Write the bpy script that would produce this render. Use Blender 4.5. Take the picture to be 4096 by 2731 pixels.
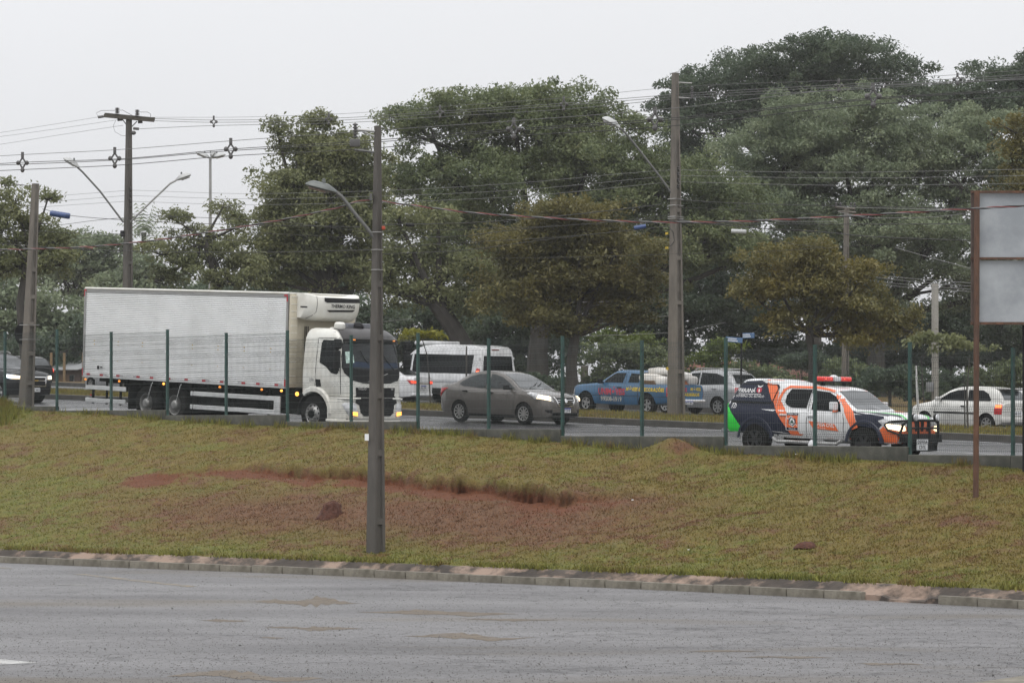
import bpy, bmesh, math, random
import numpy as np
from mathutils import Vector, Matrix, noise
from mathutils.bvhtree import BVHTree

random.seed(7)
RNG = np.random.default_rng(11)
scene = bpy.context.scene
for o in list(bpy.data.objects):
    bpy.data.objects.remove(o)

# ---------------------------------------------------------------- camera, sky, sun, exposure
F, CX, HY, CZ = 12100.0, 2048.0, 1700.0, 2.9      # focal length and horizon in photo pixels, eye height
cam_d = bpy.data.cameras.new('camera')
cam = bpy.data.objects.new('camera', cam_d)
scene.collection.objects.link(cam)
cam.location = (0, 0, CZ)
cam.rotation_euler = (math.radians(90), 0, 0)
cam_d.sensor_width = 36.0
cam_d.lens = 36.0 * F / 4096.0
cam_d.shift_y = (HY - 1365.5) / 4096.0
cam_d.clip_start = 0.5
cam_d.clip_end = 8000
cam_d.dof.use_dof = False
scene.camera = cam

HAZE = 0.00023
SUN_EL, SUN_ROT = math.radians(58), math.radians(150)
world = bpy.data.worlds.new('World')
scene.world = world
world.use_nodes = True
wn, wl = world.node_tree.nodes, world.node_tree.links
wn.clear()
w_out = wn.new('ShaderNodeOutputWorld')
sky = wn.new('ShaderNodeTexSky')
sky.sky_type = 'NISHITA'
sky.sun_disc = False
sky.sun_elevation = SUN_EL
sky.sun_rotation = SUN_ROT
sky.dust_density = 6.0
hsv = wn.new('ShaderNodeHueSaturation')
hsv.inputs['Saturation'].default_value = 0.15
bg1 = wn.new('ShaderNodeBackground')
bg1.inputs['Strength'].default_value = 0.05
wl.new(sky.outputs['Color'], hsv.inputs['Color'])
wl.new(hsv.outputs['Color'], bg1.inputs['Color'])
# cloud deck: even grey overcast that brightens evenly towards the zenith
tc = wn.new('ShaderNodeTexCoord')
sep = wn.new('ShaderNodeSeparateXYZ')
mr = wn.new('ShaderNodeMapRange')
mr.inputs['From Min'].default_value = -0.05
mr.inputs['From Max'].default_value = 1.0
cloud = wn.new('ShaderNodeTexNoise')
cloud.inputs['Scale'].default_value = 2.2
cloud.inputs['Detail'].default_value = 3
ramp = wn.new('ShaderNodeMix')
ramp.data_type = 'RGBA'
ramp.inputs[6].default_value = (0.645, 0.655, 0.680, 1)
ramp.inputs[7].default_value = (1.26, 1.26, 1.28, 1)
mulc = wn.new('ShaderNodeMix')
mulc.data_type = 'RGBA'
mulc.blend_type = 'MULTIPLY'
mulc.inputs[0].default_value = 1.0
cr = wn.new('ShaderNodeMapRange')
cr.inputs['From Min'].default_value = 0.35
cr.inputs['From Max'].default_value = 0.65
cr.inputs['To Min'].default_value = 0.95
cr.inputs['To Max'].default_value = 1.05
bg2 = wn.new('ShaderNodeBackground')
bg2.inputs['Strength'].default_value = 1.0
add = wn.new('ShaderNodeAddShader')
wl.new(tc.outputs['Generated'], sep.inputs[0])
wl.new(tc.outputs['Generated'], cloud.inputs['Vector'])
wl.new(sep.outputs['Z'], mr.inputs['Value'])
wl.new(mr.outputs[0], ramp.inputs[0])
wl.new(cloud.outputs[0], cr.inputs['Value'])
wl.new(ramp.outputs[2], mulc.inputs[6])
wl.new(cr.outputs[0], mulc.inputs[7])
wl.new(mulc.outputs[2], bg2.inputs['Color'])
wl.new(bg1.outputs[0], add.inputs[0])
wl.new(bg2.outputs[0], add.inputs[1])
wl.new(add.outputs[0], w_out.inputs['Surface'])

sun_d = bpy.data.lights.new('sun', 'SUN')
sun_d.energy = 1.4
sun_d.angle = math.radians(40)
sun_d.color = (1.0, 0.98, 0.95)
sun = bpy.data.objects.new('sun', sun_d)
scene.collection.objects.link(sun)
sun.rotation_euler = (math.radians(32), 0, math.radians(-30))
sun.location = (0, 0, 60)

vs = scene.view_settings
scene.display_settings.display_device = 'sRGB'
vs.view_transform = 'Standard'
vs.look = 'None'
vs.exposure = 0.0
vs.gamma = 1.0
vs.use_curve_mapping = False
scene.cycles.use_denoising = True
scene.cycles.max_bounces = 6
scene.cycles.diffuse_bounces = 3
scene.cycles.glossy_bounces = 3
scene.cycles.transparent_max_bounces = 8
scene.cycles.volume_bounces = 1
scene.cycles.sample_clamp_indirect = 4.0

# ---------------------------------------------------------------- geometry of the place
TH = math.radians(47.0)
U = Vector((math.cos(TH), -math.sin(TH), 0))     # along the road, downhill, towards the right
V = Vector((math.sin(TH), math.cos(TH), 0))      # across the road, away


def at(px, py, Y):
    return Vector(((px - CX) * Y / F, Y, CZ + (HY - py) * Y / F))


def ydepth(px, p):
    return p / (V.x * (px - CX) / F + V.y)


def onp(px, py, p):
    return at(px, py, ydepth(px, p))


def sp(x, y):
    return U.x * x + U.y * y, V.x * x + V.y * y


def zr(s, p):
    s = max(-125.0, min(-5.0, s))
    base = 0.756 - 0.032 * s
    if p < 62:          # near carriageway: cross fall, with a settled dip where the truck stands
        dip = 0.15 * math.exp(-((s + 63) / 7.0) ** 2) * min(1.0, max(0.0, (58.5 - p) / 3.0))
        return base + 0.02 * (min(max(p, 47), 62) - 53) - dip
    if p > 69.6:        # far carriageway falls away a little faster downhill
        return base + 0.18 - 0.0055 * max(0.0, s + 85)
    return base + 0.18


def xy(s, p):
    return Vector((U.x * s + V.x * p, U.y * s + V.y * p, 0))


# ---------------------------------------------------------------- materials
MATS = {}


def _base(name):
    m = bpy.data.materials.new(name)
    m.use_nodes = True
    nt = m.node_tree
    b = nt.nodes['Principled BSDF']
    return m, nt, b


def mat(name, col, rough=0.5, metal=0.0, var=0.12, scale=6.0, coat=0.0, bump=0.0, bscale=40.0, emit=None, estr=0.0,
        spec=0.5, dirt=None, dscale=1.2, damt=0.0, stretch=None, isl=0.0, dlo=0.42, dhi=0.68, orand=0.0):
    """Principled material whose colour is broken up by object-space noise (grain and wear)."""
    if name in MATS:
        return MATS[name]
    m, nt, b = _base(name)
    N, L = nt.nodes, nt.links
    b.inputs['Roughness'].default_value = rough
    b.inputs['Metallic'].default_value = metal
    b.inputs['Specular IOR Level'].default_value = spec
    b.inputs['Coat Weight'].default_value = coat
    b.inputs['Coat Roughness'].default_value = 0.08
    c = (col[0], col[1], col[2], 1)
    t = N.new('ShaderNodeTexCoord')
    src = t.outputs['Object']
    if stretch:
        mp = N.new('ShaderNodeMapping')
        mp.inputs['Scale'].default_value = stretch
        L.new(src, mp.inputs['Vector'])
        src = mp.outputs[0]
    n = N.new('ShaderNodeTexNoise')
    n.inputs['Scale'].default_value = scale
    n.inputs['Detail'].default_value = 6
    L.new(src, n.inputs['Vector'])
    r = N.new('ShaderNodeMapRange')
    r.inputs['From Min'].default_value = 0.3
    r.inputs['From Max'].default_value = 0.7
    r.inputs['To Min'].default_value = 1 - var
    r.inputs['To Max'].default_value = 1 + var
    L.new(n.outputs[0], r.inputs['Value'])
    val = r.outputs[0]
    if isl > 0:
        g = N.new('ShaderNodeNewGeometry')
        r2 = N.new('ShaderNodeMapRange')
        r2.inputs['To Min'].default_value = 1 - isl
        r2.inputs['To Max'].default_value = 1 + isl
        L.new(g.outputs['Random Per Island'], r2.inputs['Value'])
        mm = N.new('ShaderNodeMath')
        mm.operation = 'MULTIPLY'
        L.new(val, mm.inputs[0])
        L.new(r2.outputs[0], mm.inputs[1])
        val = mm.outputs[0]
    if orand > 0:      # each copy weathered a little differently
        oi = N.new('ShaderNodeObjectInfo')
        r4 = N.new('ShaderNodeMapRange')
        r4.inputs['To Min'].default_value = 1 - orand
        r4.inputs['To Max'].default_value = 1 + orand
        L.new(oi.outputs['Random'], r4.inputs['Value'])
        m4 = N.new('ShaderNodeMath')
        m4.operation = 'MULTIPLY'
        L.new(val, m4.inputs[0])
        L.new(r4.outputs[0], m4.inputs[1])
        val = m4.outputs[0]
    mx = N.new('ShaderNodeMix')
    mx.data_type = 'RGBA'
    mx.blend_type = 'MULTIPLY'
    mx.inputs[0].default_value = 1
    mx.inputs[6].default_value = c
    L.new(val, mx.inputs[7])
    out = mx.outputs[2]
    if dirt is not None:
        n2 = N.new('ShaderNodeTexNoise')
        n2.inputs['Scale'].default_value = dscale
        n2.inputs['Detail'].default_value = 8
        n2.inputs['Roughness'].default_value = 0.65
        L.new(src, n2.inputs['Vector'])
        r3 = N.new('ShaderNodeMapRange')
        r3.inputs['From Min'].default_value = dlo
        r3.inputs['From Max'].default_value = dhi
        r3.inputs['To Max'].default_value = damt
        L.new(n2.outputs[0], r3.inputs['Value'])
        m2 = N.new('ShaderNodeMix')
        m2.data_type = 'RGBA'
        L.new(r3.outputs[0], m2.inputs[0])
        L.new(out, m2.inputs[6])
        m2.inputs[7].default_value = (dirt[0], dirt[1], dirt[2], 1)
        out = m2.outputs[2]
    L.new(out, b.inputs['Base Color'])
    if bump > 0:
        nb = N.new('ShaderNodeTexNoise')
        nb.inputs['Scale'].default_value = bscale
        nb.inputs['Detail'].default_value = 4
        L.new(src, nb.inputs['Vector'])
        bp = N.new('ShaderNodeBump')
        bp.inputs['Strength'].default_value = bump
        bp.inputs['Distance'].default_value = 0.02
        L.new(nb.outputs[0], bp.inputs['Height'])
        L.new(bp.outputs[0], b.inputs['Normal'])
    if emit is not None:
        b.inputs['Emission Color'].default_value = (emit[0], emit[1], emit[2], 1)
        b.inputs['Emission Strength'].default_value = estr
    MATS[name] = m
    return m


def leaf_mat(name, cols, var=0.35, trans=0.42, pos=0.45):
    cols = [tuple(1.25 * k for k in c) for c in cols]
    if name in MATS:
        return MATS[name]
    m, nt, b = _base(name)
    N, L = nt.nodes, nt.links
    g = N.new('ShaderNodeNewGeometry')
    cr_ = N.new('ShaderNodeValToRGB')
    el = cr_.color_ramp.elements
    while len(el) < len(cols):
        el.new(0.5)
    for i, c in enumerate(cols):
        el[i].position = i / max(1, len(cols) - 1)
        el[i].color = (c[0], c[1], c[2], 1)
    t = N.new('ShaderNodeTexCoord')
    n = N.new('ShaderNodeTexNoise')
    n.inputs['Scale'].default_value = pos
    n.inputs['Detail'].default_value = 4
    L.new(t.outputs['Object'], n.inputs['Vector'])
    mm = N.new('ShaderNodeMath')
    mm.operation = 'MULTIPLY_ADD'
    mm.inputs[1].default_value = 0.34
    L.new(g.outputs['Random Per Island'], mm.inputs[0])
    r = N.new('ShaderNodeMapRange')
    r.inputs['From Min'].default_value = 0.3
    r.inputs['From Max'].default_value = 0.7
    r.inputs['To Max'].default_value = 0.62
    L.new(n.outputs[0], r.inputs['Value'])
    L.new(r.outputs[0], mm.inputs[2])
    L.new(mm.outputs[0], cr_.inputs[0])
    L.new(cr_.outputs[0], b.inputs['Base Color'])
    b.inputs['Roughness'].default_value = 0.45
    b.inputs['Specular IOR Level'].default_value = 0.35
    if trans > 0:
        tr = N.new('ShaderNodeBsdfTranslucent')
        L.new(cr_.outputs[0], tr.inputs['Color'])
        ms = N.new('ShaderNodeMixShader')
        ms.inputs[0].default_value = trans
        L.new(b.outputs[0], ms.inputs[1])
        L.new(tr.outputs[0], ms.inputs[2])
        L.new(ms.outputs[0], nt.nodes['Material Output'].inputs['Surface'])
    MATS[name] = m
    return m


# ---------------------------------------------------------------- object helpers
COL = scene.collection


def tag(o, label=None, cat=None, group=None, kind=None):
    if label:
        o['label'] = label
    if cat:
        o['category'] = cat
    if group:
        o['group'] = group
    if kind:
        o['kind'] = kind
    return o


def empty(name, loc=(0, 0, 0), label=None, cat=None, group=None, M=None):
    o = bpy.data.objects.new(name, None)
    COL.objects.link(o)
    o.empty_display_size = 0.2
    if M is not None:
        o.matrix_world = M
    else:
        o.location = loc
    return tag(o, label, cat, group)


def mesh_np(name, V_, quads, m, parent=None, smooth=False):
    """fast mesh from numpy arrays; quads (n,3) or (n,4)"""
    V_ = np.asarray(V_, dtype=np.float32)
    quads = np.asarray(quads, dtype=np.int32)
    me = bpy.data.meshes.new(name)
    n, k = quads.shape
    me.vertices.add(len(V_))
    me.vertices.foreach_set('co', V_.ravel())
    me.loops.add(n * k)
    me.loops.foreach_set('vertex_index', quads.ravel())
    me.polygons.add(n)
    me.polygons.foreach_set('loop_start', np.arange(0, n * k, k, dtype=np.int32))
    me.polygons.foreach_set('loop_total', np.full(n, k, dtype=np.int32))
    if smooth:
        me.polygons.foreach_set('use_smooth', np.ones(n, dtype=bool))
    me.update(calc_edges=True)
    for mm in (m if isinstance(m, (list, tuple)) else [m]):
        me.materials.append(mm)
    o = bpy.data.objects.new(name, me)
    COL.objects.link(o)
    if parent is not None:
        o.parent = parent
    return o


class MB:
    """collects simple shapes in one bmesh and links them as one object"""

    def __init__(self):
        self.bm = bmesh.new()
        self.mats = []

    def mi(self, m):
        if m not in self.mats:
            self.mats.append(m)
        return self.mats.index(m)

    def _fin(self, faces, m):
        i = self.mi(m)
        for f in faces:
            f.material_index = i

    def box(self, c, s, m, R=None, bevel=0.0, seg=2):
        M = Matrix.Translation(Vector(c)) @ (R.to_4x4() if R is not None else Matrix.Identity(4)) @ Matrix.Diagonal(
            (s[0], s[1], s[2], 1))
        r = bmesh.ops.create_cube(self.bm, size=1.0, matrix=M)
        faces = set(f for v in r['verts'] for f in v.link_faces)
        if bevel > 0:
            edges = list(set(e for f in faces for e in f.edges))
            rb = bmesh.ops.bevel(self.bm, geom=edges, offset=bevel, segments=seg, affect='EDGES', profile=0.6)
            faces = set(f for f in rb['faces'] if f.is_valid) | set(f for f in faces if f.is_valid)
            vv = set(v for f in faces for v in f.verts)
            faces = set(f for v in vv for f in v.link_faces)
        self._fin(faces, m)
        return self

    def prism(self, pts, axis, a, b, m):
        """polygon pts (2D) extruded along axis from a to b"""

        def co(p, t):
            if axis == 'y':
                return (p[0], t, p[1])
            if axis == 'x':
                return (t, p[0], p[1])
            return (p[0], p[1], t)

        va = [self.bm.verts.new(co(p, a)) for p in pts]
        vb = [self.bm.verts.new(co(p, b)) for p in pts]
        fs = []
        n = len(pts)
        fs.append(self.bm.faces.new(va))
        fs.append(self.bm.faces.new(list(reversed(vb))))
        for i in range(n):
            fs.append(self.bm.faces.new((va[i], vb[i], vb[(i + 1) % n], va[(i + 1) % n])))
        self._fin(fs, m)
        return self

    def tube(self, pts, r, m, seg=6, cap=True):
        pts = [Vector(p) for p in pts]
        n = len(pts)
        rs = r if isinstance(r, (list, tuple)) else [r] * n
        rings = []
        ov = pts[-1] - pts[0]
        ref = Vector((0, 0, 1)) if abs(ov.z) < 0.75 * ov.length else Vector((0.8, 0.6, 0))
        for i, p in enumerate(pts):
            d = (pts[min(i + 1, n - 1)] - pts[max(i - 1, 0)])
            if d.length < 1e-9:
                d = Vector((0, 0, 1))
            d.normalize()
            a = d.cross(ref)
            if a.length < 1e-3:
                a = d.cross(Vector((0, 1, 0)))
            a.normalize()
            b = d.cross(a)
            rings.append([self.bm.verts.new(p + (a * math.cos(2 * math.pi * k / seg) + b * math.sin(2 * math.pi * k / seg)) * rs[i])
                          for k in range(seg)])
        fs = []
        for i in range(n - 1):
            for k in range(seg):
                fs.append(self.bm.faces.new((rings[i][k], rings[i][(k + 1) % seg], rings[i + 1][(k + 1) % seg], rings[i + 1][k])))
        if cap:
            fs.append(self.bm.faces.new(list(reversed(rings[0]))))
            fs.append(self.bm.faces.new(rings[-1]))
        self._fin(fs, m)
        return self

    def lathe(self, prof, c, m, axis='y', seg=24, a0=0.0, a1=2 * math.pi):
        """profile [(r, t)] revolved about axis through c"""
        c = Vector(c)
        full = abs(a1 - a0 - 2 * math.pi) < 1e-6
        k_n = seg if full else seg + 1
        rings = []
        for (r, t) in prof:
            ring = []
            for k in range(k_n):
                a = a0 + (a1 - a0) * k / seg
                if axis == 'y':
                    ring.append(self.bm.verts.new(c + Vector((r * math.cos(a), t, r * math.sin(a)))))
                elif axis == 'x':
                    ring.append(self.bm.verts.new(c + Vector((t, r * math.cos(a), r * math.sin(a)))))
                else:
                    ring.append(self.bm.verts.new(c + Vector((r * math.cos(a), r * math.sin(a), t))))
            rings.append(ring)
        fs = []
        for i in range(len(prof) - 1):
            for k in range(seg):
                k2 = (k + 1) % k_n
                fs.append(self.bm.faces.new((rings[i][k], rings[i][k2], rings[i + 1][k2], rings[i + 1][k])))
        self._fin(fs, m)
        return self

    def ell(self, c, r, m, seg=12, rings=8, R=None):
        M = Matrix.Translation(Vector(c)) @ (R.to_4x4() if R is not None else Matrix.Identity(4)) @ Matrix.Diagonal((r[0], r[1], r[2], 1))
        q = bmesh.ops.create_uvsphere(self.bm, u_segments=seg, v_segments=rings, radius=1.0, matrix=M)
        self._fin(set(f for v in q['verts'] for f in v.link_faces), m)
        return self

    def grid(self, P, m, closed_u=False):
        """P[i][j] 3D points -> quads"""
        vs_ = [[self.bm.verts.new(p) for p in row] for row in P]
        fs = []
        for i in range(len(vs_) - 1):
            row = len(vs_[i])
            for j in range(row if closed_u else row - 1):
                j2 = (j + 1) % row
                fs.append(self.bm.faces.new((vs_[i][j], vs_[i][j2], vs_[i + 1][j2], vs_[i + 1][j])))
        self._fin(fs, m)
        return vs_, fs

    def build(self, name, parent=None, smooth=True, angle=35, recalc=True, M=None):
        if recalc:
            bmesh.ops.recalc_face_normals(self.bm, faces=self.bm.faces[:])
        me = bpy.data.meshes.new(name)
        self.bm.to_mesh(me)
        self.bm.free()
        for m in self.mats:
            me.materials.append(m)
        if smooth:
            me.polygons.foreach_set('use_smooth', np.ones(len(me.polygons), dtype=bool))
            me.set_sharp_from_angle(angle=math.radians(angle))
        o = bpy.data.objects.new(name, me)
        COL.objects.link(o)
        if parent is not None:
            o.parent = parent
        if M is not None:
            o.matrix_basis = M
        return o


def copy_obj(o, parent=None):
    c = o.copy()
    COL.objects.link(c)
    if parent is not None:
        c.parent = parent
        c.matrix_parent_inverse = Matrix.Identity(4)
    return c


def copy_tree(o, parent=None):
    c = copy_obj(o, parent)
    for ch in list(o.children):
        copy_tree(ch, c)
    return c


def pchip(x, y, xi):
    """monotone cubic interpolation"""
    x = np.asarray(x, float)
    y = np.asarray(y, float)
    h = np.diff(x)
    d = np.diff(y) / h
    m = np.zeros_like(y)
    m[0], m[-1] = d[0], d[-1]
    for i in range(1, len(x) - 1):
        if d[i - 1] * d[i] > 0:
            w1, w2 = 2 * h[i] + h[i - 1], h[i] + 2 * h[i - 1]
            m[i] = (w1 + w2) / (w1 / d[i - 1] + w2 / d[i])
    xi = np.clip(np.asarray(xi, float), x[0], x[-1])
    k = np.clip(np.searchsorted(x, xi) - 1, 0, len(h) - 1)
    t = (xi - x[k]) / h[k]
    return ((2 * t**3 - 3 * t**2 + 1) * y[k] + (t**3 - 2 * t**2 + t) * h[k] * m[k] + (-2 * t**3 + 3 * t**2) * y[k + 1] + (t**3 - t**2) * h[k] * m[k + 1])
# ================================================================ GROUND, ROADS, EMBANKMENT
def turf_mat(name, isl=0.0):
    m, nt, b = _base(name)
    N, L = nt.nodes, nt.links
    t = N.new('ShaderNodeTexCoord')
    a = N.new('ShaderNodeAttribute')
    a.attribute_name = 'cover'
    sp_ = N.new('ShaderNodeSeparateColor')
    L.new(a.outputs['Color'], sp_.inputs[0])

    def noi(sc, det=5, rough=0.6):
        n = N.new('ShaderNodeTexNoise')
        n.inputs['Scale'].default_value = sc
        n.inputs['Detail'].default_value = det
        n.inputs['Roughness'].default_value = rough
        L.new(t.outputs['Object'], n.inputs['Vector'])
        return n.outputs[0]

    def rng(v, a0, a1, b0=0.0, b1=1.0):
        r = N.new('ShaderNodeMapRange')
        r.inputs['From Min'].default_value = a0
        r.inputs['From Max'].default_value = a1
        r.inputs['To Min'].default_value = b0
        r.inputs['To Max'].default_value = b1
        L.new(v, r.inputs['Value'])
        return r.outputs[0]

    def mixc(f, c1, c2):
        x = N.new('ShaderNodeMix')
        x.data_type = 'RGBA'
        if isinstance(f, float):
            x.inputs[0].default_value = f
        else:
            L.new(f, x.inputs[0])
        for k, c in ((6, c1), (7, c2)):
            if isinstance(c, tuple):
                x.inputs[k].default_value = (*c, 1)
            else:
                L.new(c, x.inputs[k])
        return x.outputs[2]

    def madd(x, y):
        q = N.new('ShaderNodeMath')
        q.operation = 'ADD'
        L.new(x, q.inputs[0])
        L.new(y, q.inputs[1])
        q.use_clamp = True
        return q.outputs[0]

    olive = mixc(rng(noi(2.2), 0.35, 0.65), (0.100, 0.077, 0.018), (0.140, 0.105, 0.027))
    green = mixc(rng(noi(5.0), 0.35, 0.65), (0.078, 0.088, 0.016), (0.128, 0.122, 0.024))
    brown = mixc(rng(noi(9.0), 0.35, 0.65), (0.080, 0.040, 0.020), (0.130, 0.066, 0.031))
    soil = mixc(rng(noi(14.0), 0.3, 0.7), (0.078, 0.026, 0.010), (0.125, 0.044, 0.017))
    fg = madd(rng(noi(0.8, 9, 0.75), 0.49, 0.60, 0.0, 0.9), sp_.outputs[1])
    c = mixc(fg, olive, green)
    fb = madd(rng(noi(1.0, 9, 0.78), 0.50, 0.61, 0.0, 0.9), rng(sp_.outputs[2], 0, 1, -0.10, 1.05))
    c = mixc(fb, c, brown)
    nd = noi(4.5, 9, 0.8)
    c = mixc(rng(nd, 0.56, 0.68, 0.0, 0.5), c, (0.046, 0.030, 0.014))
    ns = noi(3.0, 8, 0.72)
    q = N.new('ShaderNodeMath')
    q.operation = 'MULTIPLY_ADD'
    L.new(sp_.outputs[0], q.inputs[0])
    q.inputs[1].default_value = 1.0
    L.new(rng(ns, 0.3, 0.7, -0.45, 0.25), q.inputs[2])
    c = mixc(rng(q.outputs[0], 0.15, 0.5), c, soil)
    g = N.new('ShaderNodeNewGeometry')
    v = rng(noi(26.0, 3), 0.3, 0.7, 0.72, 1.25)
    if isl:
        v = rng(g.outputs['Random Per Island'], 0, 1, 0.90, 1.60)
    x = N.new('ShaderNodeMix')
    x.data_type = 'RGBA'
    x.blend_type = 'MULTIPLY'
    x.inputs[0].default_value = 1
    L.new(c, x.inputs[6])
    L.new(v, x.inputs[7])
    L.new(x.outputs[2], b.inputs['Base Color'])
    b.inputs['Roughness'].default_value = 0.75
    b.inputs['Specular IOR Level'].default_value = 0.25
    if not isl:
        bp = N.new('ShaderNodeBump')
        bp.inputs['Strength'].default_value = 0.6
        bp.inputs['Distance'].default_value = 0.05
        L.new(noi(30.0, 4), bp.inputs['Height'])
        L.new(bp.outputs[0], b.inputs['Normal'])
    return m


def asphalt_mat(name, base, lo, hi, patch=None, pscale=(0.25, 0.6, 1), rot=0.0, crack=True, gloss=0.5):
    """wet asphalt: aggregate grain, worn strips, silt patches, uneven wetness (roughness)"""
    m, nt, b = _base(name)
    N, L = nt.nodes, nt.links
    t = N.new('ShaderNodeTexCoord')
    mp = N.new('ShaderNodeMapping')
    mp.inputs['Rotation'].default_value = (0, 0, rot)
    L.new(t.outputs['Object'], mp.inputs['Vector'])
    st = N.new('ShaderNodeMapping')
    st.inputs['Scale'].default_value = pscale
    L.new(mp.outputs[0], st.inputs['Vector'])

    def noi(sc, vec, det=5, rough=0.6):
        n = N.new('ShaderNodeTexNoise')
        n.inputs['Scale'].default_value = sc
        n.inputs['Detail'].default_value = det
        n.inputs['Roughness'].default_value = rough
        L.new(vec, n.inputs['Vector'])
        return n.outputs[0]

    def rng(v, a0, a1, b0=0.0, b1=1.0):
        r = N.new('ShaderNodeMapRange')
        r.inputs['From Min'].default_value = a0
        r.inputs['From Max'].default_value = a1
        r.inputs['To Min'].default_value = b0
        r.inputs['To Max'].default_value = b1
        L.new(v, r.inputs['Value'])
        return r.outputs[0]

    def mixc(f, c1, c2, bl='MIX'):
        x = N.new('ShaderNodeMix')
        x.data_type = 'RGBA'
        x.blend_type = bl
        if isinstance(f, float):
            x.inputs[0].default_value = f
        else:
            L.new(f, x.inputs[0])
        for k, c in ((6, c1), (7, c2)):
            if isinstance(c, tuple):
                x.inputs[k].default_value = (*c, 1)
            else:
                L.new(c, x.inputs[k])
        return x.outputs[2]

    grain = rng(noi(9.0, mp.outputs[0], 8, 0.85), 0.36, 0.64, 0.62, 1.42)
    worn = rng(noi(1.0, st.outputs[0], 9, 0.72), 0.35, 0.65, 0.72, 1.24)
    c = mixc(1.0, (*base,), grain, 'MULTIPLY')
    c = mixc(1.0, c, worn, 'MULTIPLY')
    pn = noi(0.55, st.outputs[0], 7, 0.55)
    if patch is not None:
        c = mixc(rng(pn, 0.54, 0.66, 0, 0.8), c, patch)
    if crack:
        vo = N.new('ShaderNodeTexVoronoi')
        vo.feature = 'DISTANCE_TO_EDGE'
        vo.inputs['Scale'].default_value = 0.22
        wv = N.new('ShaderNodeMix')
        wv.data_type = 'VECTOR'
        wv.inputs[0].default_value = 0.35
        wn_ = N.new('ShaderNodeTexNoise')
        wn_.inputs['Scale'].default_value = 0.8
        wn_.inputs['Detail'].default_value = 4
        L.new(mp.outputs[0], wn_.inputs['Vector'])
        sc = N.new('ShaderNodeVectorMath')
        sc.operation = 'MULTIPLY_ADD'
        sc.inputs[1].default_value = (2.5, 2.5, 2.5)
        L.new(wn_.outputs['Color'], sc.inputs[0])
        L.new(st.outputs[0], sc.inputs[2])
        L.new(sc.outputs[0], vo.inputs['Vector'])
        c = mixc(rng(vo.outputs['Distance'], 0.0, 0.012, 0.55, 0.0), c, (0.015, 0.015, 0.016))
    L.new(c, b.inputs['Base Color'])
    L.new(rng(noi(0.8, st.outputs[0], 5, 0.6), 0.3, 0.7, lo, hi), b.inputs['Roughness'])
    b.inputs['Specular IOR Level'].default_value = gloss
    bp = N.new('ShaderNodeBump')
    bp.inputs['Strength'].default_value = 0.8
    bp.inputs['Distance'].default_value = 0.03
    L.new(noi(14.0, mp.outputs[0], 7, 0.8), bp.inputs['Height'])
    L.new(bp.outputs[0], b.inputs['Normal'])
    return m


M_turf = turf_mat('turf')
M_blade = turf_mat('grass_blades', 1.0)
M_lot = asphalt_mat('lot_asphalt', (0.132, 0.130, 0.133), 0.40, 0.68, patch=(0.105, 0.090, 0.070), pscale=(0.16, 0.50, 1), rot=math.radians(3), gloss=0.42)
M_road = asphalt_mat('wet_road', (0.050, 0.050, 0.053), 0.13, 0.34, pscale=(0.08, 0.6, 1), rot=TH, crack=False)
M_conc = mat('weathered_concrete', (0.075, 0.074, 0.062), 0.8, var=0.3, scale=4, dirt=(0.018, 0.022, 0.015), dscale=1.5, damt=0.8, bump=0.5, bscale=30)
M_kerb = mat('kerb_concrete', (0.175, 0.160, 0.128), 0.75, var=0.25, scale=9, dirt=(0.075, 0.066, 0.048), dscale=2.6, damt=0.8, bump=0.5, orand=0.10)
M_kerbd = mat('road_kerb_concrete', (0.060, 0.055, 0.048), 0.75, var=0.3, scale=3, dirt=(0.03, 0.027, 0.024), dscale=1.2, damt=0.7)
M_paintw = mat('road_paint_white', (0.38, 0.38, 0.37), 0.5, var=0.2, scale=8, dirt=(0.15, 0.15, 0.15), dscale=3, damt=0.7)
M_painty = mat('road_paint_yellow', (0.40, 0.27, 0.07), 0.55, var=0.2, scale=8, dirt=(0.14, 0.13, 0.12), dscale=2.5, damt=0.9)

_kp = np.array([(100, 2254), (600, 2274), (1100, 2292), (1500, 2309), (2096, 2336), (2600, 2358), (3300, 2392), (4000, 2430)], float)


def kerb_y(px):
    px = np.asarray(px, float)
    y = pchip(_kp[:, 0], _kp[:, 1], px)
    y = np.where(px < 100, 2254 + 0.043 * (px - 100), y)
    return np.where(px > 4000, 2430 + 0.057 * (px - 4000), y)


def kerbY(px):
    return CZ * F / (kerb_y(px) - HY)


PF = 47.406                                   # fence line
_gx = np.array([-3000, 230, 427, 667, 983, 1485, 1678, 1960, 2247, 2391, 2583, 2908, 3400, 3632, 3887, 4096, 7000], float)
_gz = np.array([4.2, 3.28, 3.20, 3.04, 2.90, 2.82, 2.76, 2.62, 2.51, 2.43, 2.36, 2.30, 2.20, 2.17, 2.12, 2.04, 1.3], float)


def fence_Y(px):
    return PF / (V.x * (np.asarray(px, float) - CX) / F + V.y)


pxs = np.unique(np.concatenate([np.linspace(-3000, -200, 30), np.arange(-200, 4300, 7.0), np.linspace(4300, 7000, 30)]))
NQ = 110
qs = np.linspace(0, 1, NQ)
Yk = kerbY(pxs)
Y0 = Yk + 0.66
Y1 = fence_Y(pxs) - 0.1
Z0 = np.full_like(pxs, 0.255)
Z1 = np.interp(pxs, _gx, _gz)
PXg, QG = np.meshgrid(pxs, qs, indexing='ij')
YG = Y0[:, None] + (Y1 - Y0)[:, None] * QG
prof = QG ** 1.12
ZG = Z0[:, None] + (Z1 - Z0)[:, None] * prof
XG = (PXg - CX) * YG / F


def smooth01(x):
    x = np.clip(x, 0, 1)
    return x * x * (3 - 2 * x)


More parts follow.
